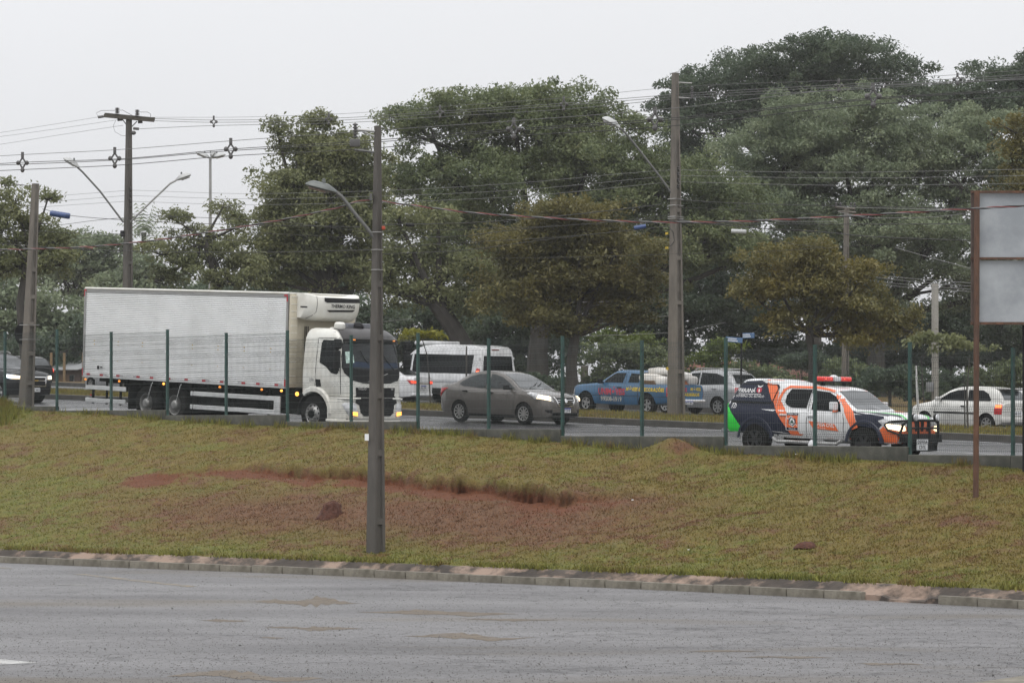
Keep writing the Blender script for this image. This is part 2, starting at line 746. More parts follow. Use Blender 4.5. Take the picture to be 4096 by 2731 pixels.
# erosion scarp: the turf breaks off in a low ledge across the middle of the bank
sx = np.array([450, 700, 900, 1080, 1250, 1400, 1500, 1600, 1800, 1950, 2100, 2230, 2350, 2500, 2700], float)
sy = np.array([1930, 1895, 1880, 1880, 1905, 1900, 1915, 1925, 1955, 1962, 1985, 2005, 1990, 1985, 1990], float)
sh = np.array([0, .08, .06, .15, .2, .2, .2, .2, .26, .26, .3, .26, .12, .05, 0], float)
IMY = HY - (ZG - CZ) * F / YG
for i, px in enumerate(pxs):
    if px < 450 or px > 2700:
        continue
    yl = np.interp(px, sx, sy) + 12 * noise.noise(Vector((px * 0.011, 3.3, 0))) + 6 * noise.noise(Vector((px * 0.05, 9.3, 0)))
    h = np.interp(px, sx, sh) * (0.85 + 0.5 * noise.noise(Vector((px * 0.02, 1.3, 0))))
    qsx = np.interp(-yl, -IMY[i], qs)
    up = smooth01((qs - qsx) / 0.016)
    fade = 1 - smooth01((qs - qsx) / 0.42)
    low = smooth01(1 - (qsx - qs) / 0.12) * (qs <= qsx)
    ZG[i] += up * fade * h * 0.85 - low * h * 0.30
    lip = np.exp(-((qs - qsx - 0.014) / 0.010) ** 2)
    cut = np.exp(-((qs - qsx + 0.010) / 0.008) ** 2)
    YG[i] += (-lip * 0.95 + cut * 0.75) * h
XG = (PXg - CX) * YG / F
# small relief
nz = np.zeros_like(ZG)
for i in range(len(pxs)):
    for j in range(NQ):
        p_ = Vector((XG[i, j], YG[i, j], 0))
        nz[i, j] = 0.07 * noise.noise(p_ * 0.55) + 0.05 * noise.noise(p_ * 1.9) + 0.028 * noise.noise(p_ * 5.5)
edge = smooth01(QG / 0.06) * smooth01((1 - QG) / 0.03)
ZG += nz * edge
# soil mounds on the bank: (px, py, radius m, height m)
IMY = HY - (ZG - CZ) * F / YG
MOUNDS = [(2725, 1800, 0.85, 0.38), (700, 1885, 0.35, 0.10), (3300, 2190, 0.3, 0.08)]
for (mx, my, mr_, mh) in MOUNDS:
    i = int(np.argmin(abs(pxs - mx)))
    j = int(np.argmin(abs(IMY[i] - my)))
    d = np.hypot(XG - XG[i, j], (YG - YG[i, j]) * 0.8) / mr_
    ZG += mh * np.exp(-d ** 2 * 1.6) * edge
IMY = HY - (ZG - CZ) * F / YG

# what covers the bank: R bare soil, G greener grass, B dry brown turf
cov = np.zeros(ZG.shape + (4,), np.float32)


def blob(cx, cy, rx, ry, amp):
    return amp * np.exp(-(((PXg - cx) / rx) ** 2 + ((IMY - cy) / ry) ** 2))


scl = np.interp(pxs, sx, sy)[:, None]
hsc = np.interp(pxs, sx, sh, left=0, right=0)[:, None]
cov[..., 0] = (np.clip(1.7 * np.exp(-((IMY - scl - 22) / 19.0) ** 2) * np.clip(hsc / 0.2, 0, 1), 0, 1)
               + blob(640, 1910, 150, 20, 1.0) + blob(560, 1935, 110, 20, 0.6) + blob(900, 1895, 140, 14, 0.6) + blob(2170, 2010, 110, 30, 0.45) + blob(2725, 1795, 70, 26, 0.3)
               + blob(1950, 2030, 380, 55, 0.30) + blob(1450, 2030, 450, 70, 0.24) + blob(750, 2010, 300, 60, 0.18) + blob(3880, 2085, 90, 12, 0.4) + blob(3290, 2192, 40, 7, 0.5)
               + blob(2500, 2090, 240, 70, 0.22) + blob(2200, 2110, 300, 60, 0.24))
cov[..., 1] = (blob(120, 2020, 330, 130, 0.75) + blob(30, 1640, 110, 60, 0.9) + 0.55 * np.exp(-((1 - QG) / 0.035) ** 2) + 0.75 * np.exp(-(QG / 0.13) ** 2)
               + blob(3000, 2060, 350, 120, 0.22) + blob(2640, 1815, 60, 20, 0.8) + blob(2800, 1895, 90, 12, 0.6))
cov[..., 2] = (blob(1500, 2050, 750, 95, 0.75) + blob(2150, 2090, 520, 110, 0.8) + blob(900, 2050, 420, 90, 0.5) + blob(2600, 2010, 300, 40, 0.4)
               + blob(3850, 2080, 160, 20, 0.5) + blob(3600, 2060, 500, 60, 0.2) + blob(2725, 1790, 75, 30, 0.8) + 0.5 * np.exp(-((IMY - scl - 4) / 26.0) ** 2) * np.clip(hsc / 0.15, 0, 1))
brk = np.array([[0.75 + 0.9 * noise.noise(Vector((XG[i, j] * 1.1, YG[i, j] * 0.8, 4.0))) + 0.5 * noise.noise(Vector((XG[i, j] * 3.7, YG[i, j] * 3.0, 8.0))) for j in range(NQ)] for i in range(len(pxs))])
cov[..., 0] *= np.clip(brk, 0.05, 1.3)
cov = np.clip(cov, 0, 1)
cov[..., 3] = 1
ni, nj = ZG.shape
idx = np.arange(ni * nj).reshape(ni, nj)
quads = np.stack([idx[:-1, :-1], idx[1:, :-1], idx[1:, 1:], idx[:-1, 1:]], -1).reshape(-1, 4)
P3 = np.stack([XG, YG, ZG], -1).reshape(-1, 3)
bank = mesh_np('grass_embankment', P3, quads, M_turf, smooth=True)
tag(bank, 'grassy bank with an eroded red soil ledge below the fence wall', None, None, 'structure')
att = bank.data.color_attributes.new('cover', 'FLOAT_COLOR', 'POINT')
att.data.foreach_set('color', cov.reshape(-1))


def bank_point(px, py):
    """point of the bank seen at photo pixel px, py"""
    i = int(np.argmin(abs(pxs - px)))
    j = int(np.argmin(abs(IMY[i] - py)))
    return Vector((XG[i, j], YG[i, j], ZG[i, j]))


def make_blades(name, base, cover, hmin, hmax, w, lean=0.6, m=None, label=None):
    n = len(base)
    ang = RNG.uniform(0, 2 * np.pi, n)
    h = RNG.uniform(hmin, hmax, n)
    ww = RNG.uniform(0.7, 1.4, n) * w
    dx, dy = np.cos(ang) * ww, np.sin(ang) * ww
    la = RNG.uniform(0, 2 * np.pi, n)
    ll = RNG.uniform(0.1, 1.0, n) * lean * h
    a = base + np.stack([-dx, -dy, np.full(n, -0.01)], 1)
    b = base + np.stack([dx, dy, np.full(n, -0.01)], 1)
    c = base + np.stack([np.cos(la) * ll, np.sin(la) * ll, h], 1)
    Vv = np.stack([a, b, c], 1).reshape(-1, 3)
    T = np.arange(3 * n).reshape(n, 3)
    o = mesh_np(name, Vv, T, m or M_blade)
    at_ = o.data.color_attributes.new('cover', 'FLOAT_COLOR', 'POINT')
    at_.data.foreach_set('color', np.repeat(cover, 3, axis=0).astype(np.float32).reshape(-1))
    tag(o, label, None, None, 'stuff')
    return o


# turf blades on the bank
n = 240000
fi = np.interp(RNG.uniform(-150, 4250, n), pxs, np.arange(ni))
fj = RNG.uniform(0.005, 1, n) * (nj - 1)
i0 = np.clip(fi.astype(int), 0, ni - 2)
j0 = np.clip(fj.astype(int), 0, nj - 2)
a_, b_ = (fi - i0)[:, None], (fj - j0)[:, None]
PG = np.stack([XG, YG, ZG], -1)


def bil(G):
    return (G[i0, j0] * (1 - a_) * (1 - b_) + G[i0 + 1, j0] * a_ * (1 - b_) + G[i0, j0 + 1] * (1 - a_) * b_ + G[i0 + 1, j0 + 1] * a_ * b_)


bp_, bc_ = bil(PG), bil(cov)
keep = RNG.uniform(0, 1, n) > np.clip(bc_[:, 0] * 1.25, 0, 0.93)
tuft = np.array([noise.noise(Vector((p[0] * 2.3, p[1] * 2.3, 0))) for p in bp_[keep]])
kk = RNG.uniform(-1.1, 0.25, len(tuft)) < tuft
bpk, bck = bp_[keep][kk], bc_[keep][kk]
make_blades('bank_grass', bpk, bck, 0.015, 0.046, 0.011, 1.4, label='short rain-wet olive grass covering the bank')
# taller tufts against the wall and at the left end
n = 5000
tx = np.concatenate([RNG.uniform(-50, 4200, n), RNG.normal(0, 30, 2600)])
tq = np.concatenate([1 - np.abs(RNG.normal(0, 0.010, n)), 1 - np.abs(RNG.normal(0, 0.05, 2600))])
ii = np.clip(np.interp(tx, pxs, np.arange(ni)).astype(int), 0, ni - 1)
jj = np.clip((tq * (nj - 1)).astype(int), 0, nj - 1)
tb = PG[ii, jj] + RNG.normal(0, 0.03, (len(tx), 3)) * [1, 1, 0]
tc_ = np.tile(np.array([0, 0.85, 0, 1.0]), (len(tx), 1))
kk = np.array([noise.noise(Vector((p[0] * 1.2, p[1] * 1.2, 5))) > -0.05 for p in tb]) | (np.arange(len(tx)) >= n)
hh = np.where(np.arange(len(tx)) >= n, 1.0, 0.0)[kk]
make_blades('wall_grass', tb[kk & (np.arange(len(tx)) < n)], tc_[kk & (np.arange(len(tx)) < n)], 0.08, 0.22, 0.010, 0.7, label='uneven tufts of green grass along the wall foot')
make_blades('tall_grass', tb[n:], tc_[n:], 0.15, 0.45, 0.013, 0.7, label='tall bright green grass clump at the left end of the wall')

n = 9000
tx = RNG.uniform(-100, 4250, n)
ii = np.clip(np.interp(tx, pxs, np.arange(ni)).astype(int), 0, ni - 1)
jj = np.clip((np.abs(RNG.normal(0, 0.012, n)) * (nj - 1)).astype(int), 0, nj - 1)
tb = PG[ii, jj] + RNG.normal(0, 0.05, (n, 3)) * [1, 1.2, 0]
kk = np.array([noise.noise(Vector((p[0] * 1.5, p[1] * 1.5, 9))) > -0.15 for p in tb])
make_blades('kerb_grass', tb[kk], np.tile(np.array([0, 0.8, 0, 1.0]), (int(kk.sum()), 1)), 0.05, 0.12, 0.011, 1.1, label='ragged green grass spilling over the concrete strip behind the kerb')

# ---- parking lot (one sheet up to the kerb), concrete strip and kerb stones
lx = np.concatenate([[-3000], pxs[(pxs > -3000) & (pxs < 7000)][::8], [7000]])
rows = []
for px in lx:
    Yb = float(kerbY(px)) + 0.12
    rows.append([((px - CX) * Y / F, Y, 0.0) for Y in (14.0, 30.0, Yb)])
mb = MB()
mb.grid(rows, M_lot)
Xl, Xr = rows[0][2][0], rows[-1][2][0]
mb.grid([[(-260, -200, 0), (-260, 14, 0)], [(rows[0][0][0], -200, 0), (rows[0][0][0], 14, 0)], [(rows[-1][0][0], -200, 0), (rows[-1][0][0], 14, 0)], [(260, -200, 0), (260, 14, 0)]], M_lot)
mb.grid([[(-260, 14, 0), (-260, rows[0][2][1], 0)], [rows[0][0], rows[0][2]]], M_lot)
mb.grid([[rows[-1][0], rows[-1][2]], [(260, 14, 0), (260, rows[-1][2][1], 0)]], M_lot)
o = mb.build('parking_lot', smooth=False)
tag(o, None, None, None, 'structure')

M_strip = mat('worn_apron', (0.042, 0.033, 0.026), 0.85, var=0.5, scale=2.6, dirt=(0.27, 0.195, 0.15), dscale=1.5, damt=0.85, dlo=0.46, dhi=0.60, bump=0.8, bscale=12, stretch=(1.0, 1.0, 1.6))
rows = []
for px in pxs[::2]:
    Yb = float(kerbY(px))
    r = []
    for k, (dY, z) in enumerate(((0.17, -0.06), (0.17, 0.085), (0.30, 0.115), (0.44, 0.19), (0.56, 0.25), (0.68, 0.262), (0.74, 0.10))):
        Y = Yb + dY
        z_ = z
        if 3525 < px < 3725 and k < 4:       # the missing kerb stones: mortar slumps down to the lot
            f = min(1, (px - 3525) / 40, (3725 - px) / 25)
            Y -= f * (0.16 - 0.05 * k)
            z_ = z * (1 - 0.72 * f) + 0.008 if k else -0.06
        zz = z_ + 0.015 * noise.noise(Vector((px * 0.02, dY * 3, 1)))
        r.append(((px - CX) * Y / F, Y, zz))
    rows.append(r)
mb = MB()
mb.grid(rows, M_strip)
o = mb.build('concrete_apron', smooth=True)
tag(o, None, None, None, 'structure')

kerb_root = empty('lot_kerb')
tag(kerb_root, None, None, None, 'structure')
px = -420.0
stone_meshes = {}
kerb_pts = []
while px < 4700:
    Y = float(kerbY(px))
    kerb_pts.append((px, Vector(((px - CX) * Y / F, Y, 0))))
    # step 0.8 m along the kerb
    q2 = px
    while True:
        q2 += 2
        Yq = float(kerbY(q2))
        if (Vector(((q2 - CX) * Yq / F, Yq, 0)) - kerb_pts[-1][1]).length >= 0.8:
            break
    px = q2


def stone_mesh():
    mb = MB()
    mb.box((0.399, 0.065, 0.03), (0.791, 0.13, 0.22), M_kerb, bevel=0.018, seg=2)
    return mb


stone0 = None
for k in range(len(kerb_pts) - 1):
    pxa, a = kerb_pts[k]
    pxb, b = kerb_pts[k + 1]
    if 3520 < (pxa + pxb) / 2 < 3735:
        continue
    if stone0 is None:
        stone0 = stone_mesh().build('kerb_stone', kerb_root)
        st = stone0
    else:
        st = copy_obj(stone0, kerb_root)
    d = b - a
    st.rotation_euler = (RNG.normal(0, 0.012), RNG.normal(0, 0.006), math.atan2(d.y, d.x) + RNG.normal(0, 0.008))
    st.location = a + Vector((0, 0.03, RNG.normal(0, 0.006)))

# paint left on the lot and other marks lying on it
def sheet(name, pts, m, z, label=None, kind='structure', parent=None):
    mb = MB()
    vs_ = [mb.bm.verts.new((p[0], p[1], z)) for p in pts]
    mb._fin([mb.bm.faces.new(vs_)], m)
    o = mb.build(name, parent, smooth=False)
    if parent is None:
        tag(o, label, None, None, kind)
    return o


def lot(px, py):
    Y = CZ * F / (py - HY)
    return ((px - CX) * Y / F, Y)


M_worny = mat('worn_yellow', (0.21, 0.165, 0.10), 0.6, var=0.2, scale=8, dirt=(0.118, 0.116, 0.114), dscale=3, damt=1.0, dlo=0.38, dhi=0.56, spec=0.35)
sheet('yellow_line', [lot(290, 2296), lot(330, 2294), lot(790, 2344), lot(750, 2347)], M_worny, 0.004)
sheet('yellow_line', [lot(-40, 2266), lot(45, 2270), lot(50, 2275), lot(-40, 2272)], M_worny, 0.004)
M_wornw = mat('worn_white', (0.19, 0.19, 0.185), 0.6, var=0.2, scale=8, dirt=(0.118, 0.116, 0.114), dscale=3, damt=1.0, dlo=0.38, dhi=0.56, spec=0.35)
sheet('white_line', [lot(230, 2335), lot(340, 2337), lot(350, 2342), lot(232, 2340)], M_wornw, 0.004)
sheet('white_arrow', [lot(-120, 2634), lot(20, 2637), lot(158, 2651), lot(20, 2656), lot(-120, 2664)], M_paintw, 0.004)
M_silt = mat('silt', (0.105, 0.083, 0.058), 0.6, var=0.3, scale=5, dirt=(0.11, 0.10, 0.09), dscale=2.5, damt=0.8, dlo=0.5, dhi=0.66, spec=0.3)


def puddle(px, py, wx, wy, seed):
    up, lo_ = [], []
    n_ = 46
    for k in range(n_ + 1):
        t = -1 + 2 * k / n_
        env = (1 - abs(t) ** 1.8) * (1.05 + 0.9 * noise.noise(Vector((t * 1.7, seed, 0))) + 0.35 * noise.noise(Vector((t * 5, seed, 2))))
        env = max(0.03, env)
        mid_ = 0.9 * noise.noise(Vector((t * 1.3, seed, 7))) + 0.25 * t
        a = env * (0.7 + 0.5 * noise.noise(Vector((t * 9, seed, 4))))
        b = env * (0.7 + 0.5 * noise.noise(Vector((t * 9, seed, 9))))
        up.append(lot(px + wx * 1.25 * t, py + wy * (mid_ - a)))
        lo_.append(lot(px + wx * 1.25 * t, py + wy * (mid_ + b)))
    mb = MB()
    mb.grid([[(p[0], p[1], 0.003) for p in up], [(p[0], p[1], 0.003) for p in lo_]], M_silt)
    tag(mb.build('silt_patch', smooth=False), None, None, None, 'structure')


for k, a in enumerate([(1230, 2408, 170, 17), (1750, 2453, 260, 9), (1260, 2512, 160, 8), (900, 2482, 80, 6), (980, 2706, 250, 20), (1880, 2548, 210, 12),
                       (2900, 2604, 120, 4), (3150, 2628, 150, 5), (2050, 2478, 150, 4), (3560, 2655, 110, 6), (1090, 2550, 40, 4)]):
    puddle(*a, seed=k * 7.7)

# loose grit on the lot
n = 24000
gx_ = RNG.uniform(-100, 4200, n)
gy_ = CZ * F / (RNG.uniform(2262, 2735, n) - HY)
ok_ = gy_ < kerbY(gx_) - 0.05
gx_, gy_ = ((gx_ - CX) * gy_ / F)[ok_], gy_[ok_]
n = len(gx_)
gr = RNG.uniform(0.004, 0.012, n) * np.where(RNG.uniform(0, 1, n) > 0.99, 2.0, 1)
base = np.stack([gx_, gy_, np.zeros(n)], 1)
oct_ = np.array([[1, 0, .2], [-.5, .8, .25], [-.5, -.8, .2], [0, 0, 1.1]])
GV = (base[:, None, :] + oct_[None] * gr[:, None, None] * RNG.uniform(.7, 1.3, (n, 1, 3))).reshape(-1, 3)
GF = (np.array([[0, 1, 3], [1, 2, 3], [2, 0, 3]])[None] + 4 * np.arange(n)[:, None, None]).reshape(-1, 3)
M_grit = mat('grit', (0.085, 0.080, 0.075), 0.8, var=0.2, isl=0.75)
tag(mesh_np('loose_grit', GV, GF, M_grit), 'loose dark grit scattered on the wet parking lot', None, None, 'stuff')

# kerbed island in the lower right corner of the lot
def lotv(px, py, z):
    Y = (CZ - z) * F / (py - HY)
    return Vector(((px - CX) * Y / F, Y, z))


mb = MB()
isl = [lotv(3880, 2731, 0.14), lotv(4110, 2698, 0.14), lotv(4400, 2690, 0.14), lotv(4400, 2800, 0.14), lotv(3860, 2760, 0.14)]
mb.prism([(p.x, p.y) for p in isl], 'z', -0.02, 0.14, M_kerb)
o = mb.build('kerb_island', smooth=False)
tag(o, None, None, None, 'structure')

# ---- avenue: verge, carriageways, median, far ground: sheets in road coordinates
ss = [-700, -400, -200] + list(np.arange(-150, 12, 3.0)) + [60, 200, 700]


def road_sheet(name, ps, zoff, m, nz_=0.0):
    rows = []
    for s in ss:
        r = []
        for p in ps:
            q = xy(s, p)
            z = zr(s, p) + zoff
            if nz_:
                z += nz_ * noise.noise(Vector((s * 0.3, p * 0.5, 2.0)))
            r.append((q.x, q.y, z))
        rows.append(r)
    mb = MB()
    mb.grid(rows, m)
    o = mb.build(name, smooth=True, angle=60)
    tag(o, None, None, None, 'structure')
    return o


M_verge = mat('verge', (0.10, 0.095, 0.075), 0.8, var=0.3, scale=3, dirt=(0.06, 0.07, 0.03), dscale=1.1, damt=0.8)
o = road_sheet('near_pavement', [47.62, 48.4, 49.3, 50.0], 0.06, M_verge)
road_sheet('avenue_road', [49.98, 53, 56, 59, 62.0], 0.0, M_road)
med = road_sheet('median', [62.2, 62.5, 63.5, 65.0, 66.5, 68.0, 69.0, 69.5], 0.16, M_turf, 0.05)
a2 = med.data.color_attributes.new('cover', 'FLOAT_COLOR', 'POINT')
a2.data.foreach_set('color', np.tile(np.array([0, .25, .05, 1], np.float32), len(med.data.vertices)))
road_sheet('far_road', [69.7, 73, 76, 79, 82.0], 0.0, M_road)
far = road_sheet('far_ground', [82.2, 84, 88, 95, 105, 120, 150, 200, 400, 1000], 0.15, M_turf, 0.12)
a2 = far.data.color_attributes.new('cover', 'FLOAT_COLOR', 'POINT')
a2.data.foreach_set('color', np.tile(np.array([0.1, .3, .4, 1], np.float32), len(far.data.vertices)))
# road kerbs
for (pa, pb) in ((61.98, 62.22), (69.48, 69.72), (81.98, 82.22), (49.8, 50.0)):
    mb = MB()
    rows = []
    for s in ss:
        z = zr(s, (pa + pb) / 2)
        r = []
        for (p, dz) in ((pa, -0.05), (pa, 0.165), (pb, 0.175), (pb, -0.05)):
            q = xy(s, p)
            r.append((q.x, q.y, z + dz - (0.08 if pa < 50 else 0)))
        rows.append(r)
    mb.grid(rows, M_kerbd)
    tag(mb.build('road_kerb', smooth=False), None, None, None, 'structure')
# lane markings on the avenue
def strip(name, p0, p1, s0, s1, m=M_paintw):
    mb = MB()
    rows = []
    for s in np.linspace(s0, s1, max(2, int((s1 - s0) / 3))):
        rows.append([(xy(s, p).x, xy(s, p).y, zr(s, p) + 0.005) for p in (p0, p1)])
    mb.grid(rows, m)
    tag(mb.build(name, smooth=False), None, None, None, 'structure')


strip('edge_line', 61.3, 61.42, -110, -10)
strip('edge_line', 50.6, 50.72, -110, -10)
for s in np.arange(-110, -10, 9.0):
    strip('lane_dash', 56.1, 56.22, s, s + 3.5)
    strip('lane_dash', 75.9, 76.0, s, s + 3.5)
# median blades
n = 80000
msv = RNG.uniform(-118, -18, n)
mp_ = RNG.uniform(62.25, 69.4, n)
mbase = np.stack([U.x * msv + V.x * mp_, U.y * msv + V.y * mp_, 0.756 + 0.18 + 0.16 - 0.032 * msv], 1)
mc = np.tile(np.array([0, .3, .0, 1.0]), (n, 1))
make_blades('median_grass', mbase, mc, 0.04, 0.13, 0.012, 0.7, label='short yellow-green grass on the road median')

# ---- low stepped concrete wall and wire mesh fence
post_px = [-183, 20, 228, 445, 670, 905, 1150, 1405, 1672, 1955, 2250, 2568, 2903, 3260, 3640, 4052, 4500]
wall_z = [3.42, 3.42, 3.30, 3.30, 3.16, 3.16, 2.99, 2.99, 2.81, 2.81, 2.66, 2.66, 2.47, 2.47, 2.31, 2.31]
ppos = []
for px in post_px:
    Y = float(fence_Y(px))
    ppos.append(Vector(((px - CX) * Y / F, Y, 0)))
FR = Matrix.Rotation(-TH, 3, 'Z')
wall = empty('low_wall', ppos[5], 'low mossy concrete wall stepping down the slope under the mesh fence', 'wall')
for k in range(0, len(wall_z)):
    a, b = ppos[k], ppos[k + 1]
    L_ = (b - a).length
    c = (a + b) / 2
    mb = MB()
    zt = wall_z[k]
    mb.box((0, 0, 0), (L_ - 0.006, 0.16, 1.3), M_conc, R=FR, bevel=0.012, seg=1)
    o = mb.build('wall_segment', wall)
    o.location = Vector((c.x, c.y, zt - 0.65)) - wall.location
# far extension of the wall out of frame
for (a, d, z) in ((ppos[0], -1, 3.5), (ppos[-1], 1, 2.1)):
    mb = MB()
    c = a + U * d * 20
    mb.box((0, 0, 0), (40, 0.16, 2.4), M_conc, R=FR)
    o = mb.build('wall_segment', wall)
    o.location = Vector((c.x, c.y, z - 1.2)) - wall.location

M_fg = mat('green_coated_steel', (0.012, 0.055, 0.046), 0.4, var=0.2, scale=10, dirt=(0.03, 0.05, 0.04), dscale=4, damt=0.5)
M_fw = mat('mesh_wire', (0.010, 0.020, 0.018), 0.45, var=0.1)
fence = empty('mesh_fence', ppos[5], 'green welded wire mesh fence on posts along the top of the bank', 'fence')
FH = 2.03
post0 = None
for k, p in enumerate(ppos):
    zb = min(wall_z[min(k, len(wall_z) - 1)], wall_z[max(k - 1, 0)])
    zt = max(wall_z[min(k, len(wall_z) - 1)], wall_z[max(k - 1, 0)])
    hgt = zt + FH + 0.05 - zb + 0.05
    mb = MB()
    mb.box((0, 0, hgt / 2 - 0.05), (0.06, 0.06, hgt), M_fg, R=FR)
    mb.box((0, 0, hgt - 0.05 + 0.01), (0.068, 0.068, 0.02), M_fg, R=FR)
    for q in range(5):
        mb.box(U * 0.035 - V * 0.02 + Vector((0, 0, 0.25 + q * 0.42)), (0.03, 0.045, 0.05), M_fg, R=FR)
    o = mb.build('fence_post', fence, smooth=False)
    o.location = Vector((p.x, p.y, zb)) - fence.location


def wire_panel(L_):
    """welded panel: vertical wires 5 cm apart folded in V ridges, horizontal wires"""
    zs = [0.02]
    folds = [0.22, 0.88, 1.50, 1.86]
    vf = [(0.02, 0)]
    for f in folds:
        vf += [(f - 0.05, 0), (f, -0.035), (f + 0.05, 0)]
    vf.append((FH, 0))
    r = 0.0036
    Vv, Q = [], []

    def wire(pts):
        base = len(Vv)
        for i, p in enumerate(pts):
            for (dx, dz) in ((-r, 0), (r * 0.5, r * 0.87), (r * 0.5, -r * 0.87)):
                d = pts[min(i + 1, len(pts) - 1)] - pts[max(i - 1, 0)]
                if abs(d.z) > abs(d.x):
                    Vv.append((p.x + dx, p.y + dz, p.z))
                else:
                    Vv.append((p.x, p.y + dx, p.z + dz))
        for i in range(len(pts) - 1):
            for k in range(3):
                a0, a1 = base + i * 3 + k, base + i * 3 + (k + 1) % 3
                Q.append((a0, a1, a1 + 3, a0 + 3))

    n = int(round(L_ / 0.05))
    for k in range(1, n):
        x = -L_ / 2 + L_ * k / n
        wire([Vector((x, y, z)) for (z, y) in vf])
    hz = [(0.06, 0), (0.45, 0), (0.66, 0), (1.08, 0), (1.29, 0), (1.70, 0), (1.99, 0)]
    for f in folds:
        hz += [(f - 0.05, 0), (f, -0.035), (f + 0.05, 0)]
    for (z, y) in hz:
        wire([Vector((-L_ / 2 + 0.02, y, z)), Vector((0, y, z - 0.004)), Vector((L_ / 2 - 0.02, y, z))])
    return Vv, Q


pv, pq = wire_panel(2.5)
pan0 = None
for k in range(len(wall_z)):
    a, b = ppos[k], ppos[k + 1]
    c = (a + b) / 2
    if pan0 is None:
        pan0 = mesh_np('mesh_panel', pv, pq, M_fw, fence)
        o = pan0
    else:
        o = copy_obj(pan0, fence)
    o.location = Vector((c.x, c.y, wall_z[k] + 0.03)) - fence.location - V * 0.03
    o.rotation_euler = (RNG.normal(0, 0.006), RNG.normal(0, 0.003), -TH)
    o.scale = ((b - a).length / 2.5, 1, 1)
# ================================================================ TREES AND SHRUBS
M_bark = mat('dark_wet_bark', (0.030, 0.026, 0.022), 0.8, var=0.35, scale=4, dirt=(0.07, 0.065, 0.055), dscale=2.5, damt=0.5, bump=0.6, bscale=14, stretch=(1, 1, 0.3))
M_bark2 = mat('grey_bark', (0.050, 0.044, 0.037), 0.8, var=0.3, scale=4, dirt=(0.03, 0.028, 0.025), dscale=2.5, damt=0.6, bump=0.5, bscale=14, stretch=(1, 1, 0.3))
LM = {
    'deep': leaf_mat('leaf_deep', [(0.050, 0.068, 0.032), (0.088, 0.112, 0.052), (0.135, 0.160, 0.074), (0.185, 0.190, 0.084)]),
    'grey': leaf_mat('leaf_greygreen', [(0.072, 0.098, 0.062), (0.120, 0.150, 0.090), (0.168, 0.198, 0.120), (0.215, 0.235, 0.140)]),
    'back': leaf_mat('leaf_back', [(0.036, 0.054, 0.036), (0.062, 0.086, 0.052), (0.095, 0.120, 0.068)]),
    'olive': leaf_mat('leaf_olive', [(0.072, 0.085, 0.042), (0.118, 0.132, 0.062), (0.162, 0.172, 0.080), (0.205, 0.204, 0.090)]),
    'brown': leaf_mat('leaf_bronze', [(0.058, 0.060, 0.024), (0.090, 0.086, 0.032), (0.122, 0.108, 0.036), (0.150, 0.122, 0.034)]),
    'orange': leaf_mat('leaf_orange', [(0.068, 0.072, 0.028), (0.108, 0.100, 0.034), (0.144, 0.122, 0.036), (0.180, 0.138, 0.032)]),
    'fresh': leaf_mat('leaf_fresh', [(0.060, 0.085, 0.022), (0.095, 0.125, 0.030), (0.140, 0.165, 0.036)]),
    'yellow': leaf_mat('leaf_yellow', [(0.120, 0.130, 0.020), (0.170, 0.165, 0.024), (0.210, 0.19, 0.03)]),
}


def leaf_cloud(centers, radii, n_per, L, W, flat=0.55, up=0.7, droop=0.18):
    """diamond leaves scattered through flattened clumps"""
    k = len(centers)
    cid = np.repeat(np.arange(k), n_per)
    n = len(cid)
    d = RNG.normal(0, 1, (n, 3))
    d /= np.linalg.norm(d, axis=1)[:, None] + 1e-9
    r = RNG.uniform(0, 1, n) ** 0.45
    pos = d * r[:, None] * radii[cid][:, None]
    pos[:, 2] *= flat
    pos[:, 2] -= droop * (pos[:, 0] ** 2 + pos[:, 1] ** 2) / (radii[cid] + 1e-6)
    pos += centers[cid]
    nrm = RNG.normal(0, 1, (n, 3)) * 0.75 + np.array([0, 0, up])
    nrm /= np.linalg.norm(nrm, axis=1)[:, None]
    t = RNG.normal(0, 1, (n, 3))
    t -= (t * nrm).sum(1)[:, None] * nrm
    t /= np.linalg.norm(t, axis=1)[:, None] + 1e-9
    b = np.cross(nrm, t)
    l = (L * RNG.uniform(0.6, 1.4, n))[:, None]
    w = (W * RNG.uniform(0.6, 1.4, n))[:, None]
    Vv = np.stack([pos - t * l / 2, pos + b * w / 2 + nrm * w * 0.1, pos + t * l / 2 - np.array([0, 0, 0.12]) * l, pos - b * w / 2 + nrm * w * 0.1], 1)
    return Vv.reshape(-1, 3)


def bez(a, b, c, n):
    return [a * (1 - t) ** 2 + b * 2 * t * (1 - t) + c * t * t for t in np.linspace(0, 1, n)]


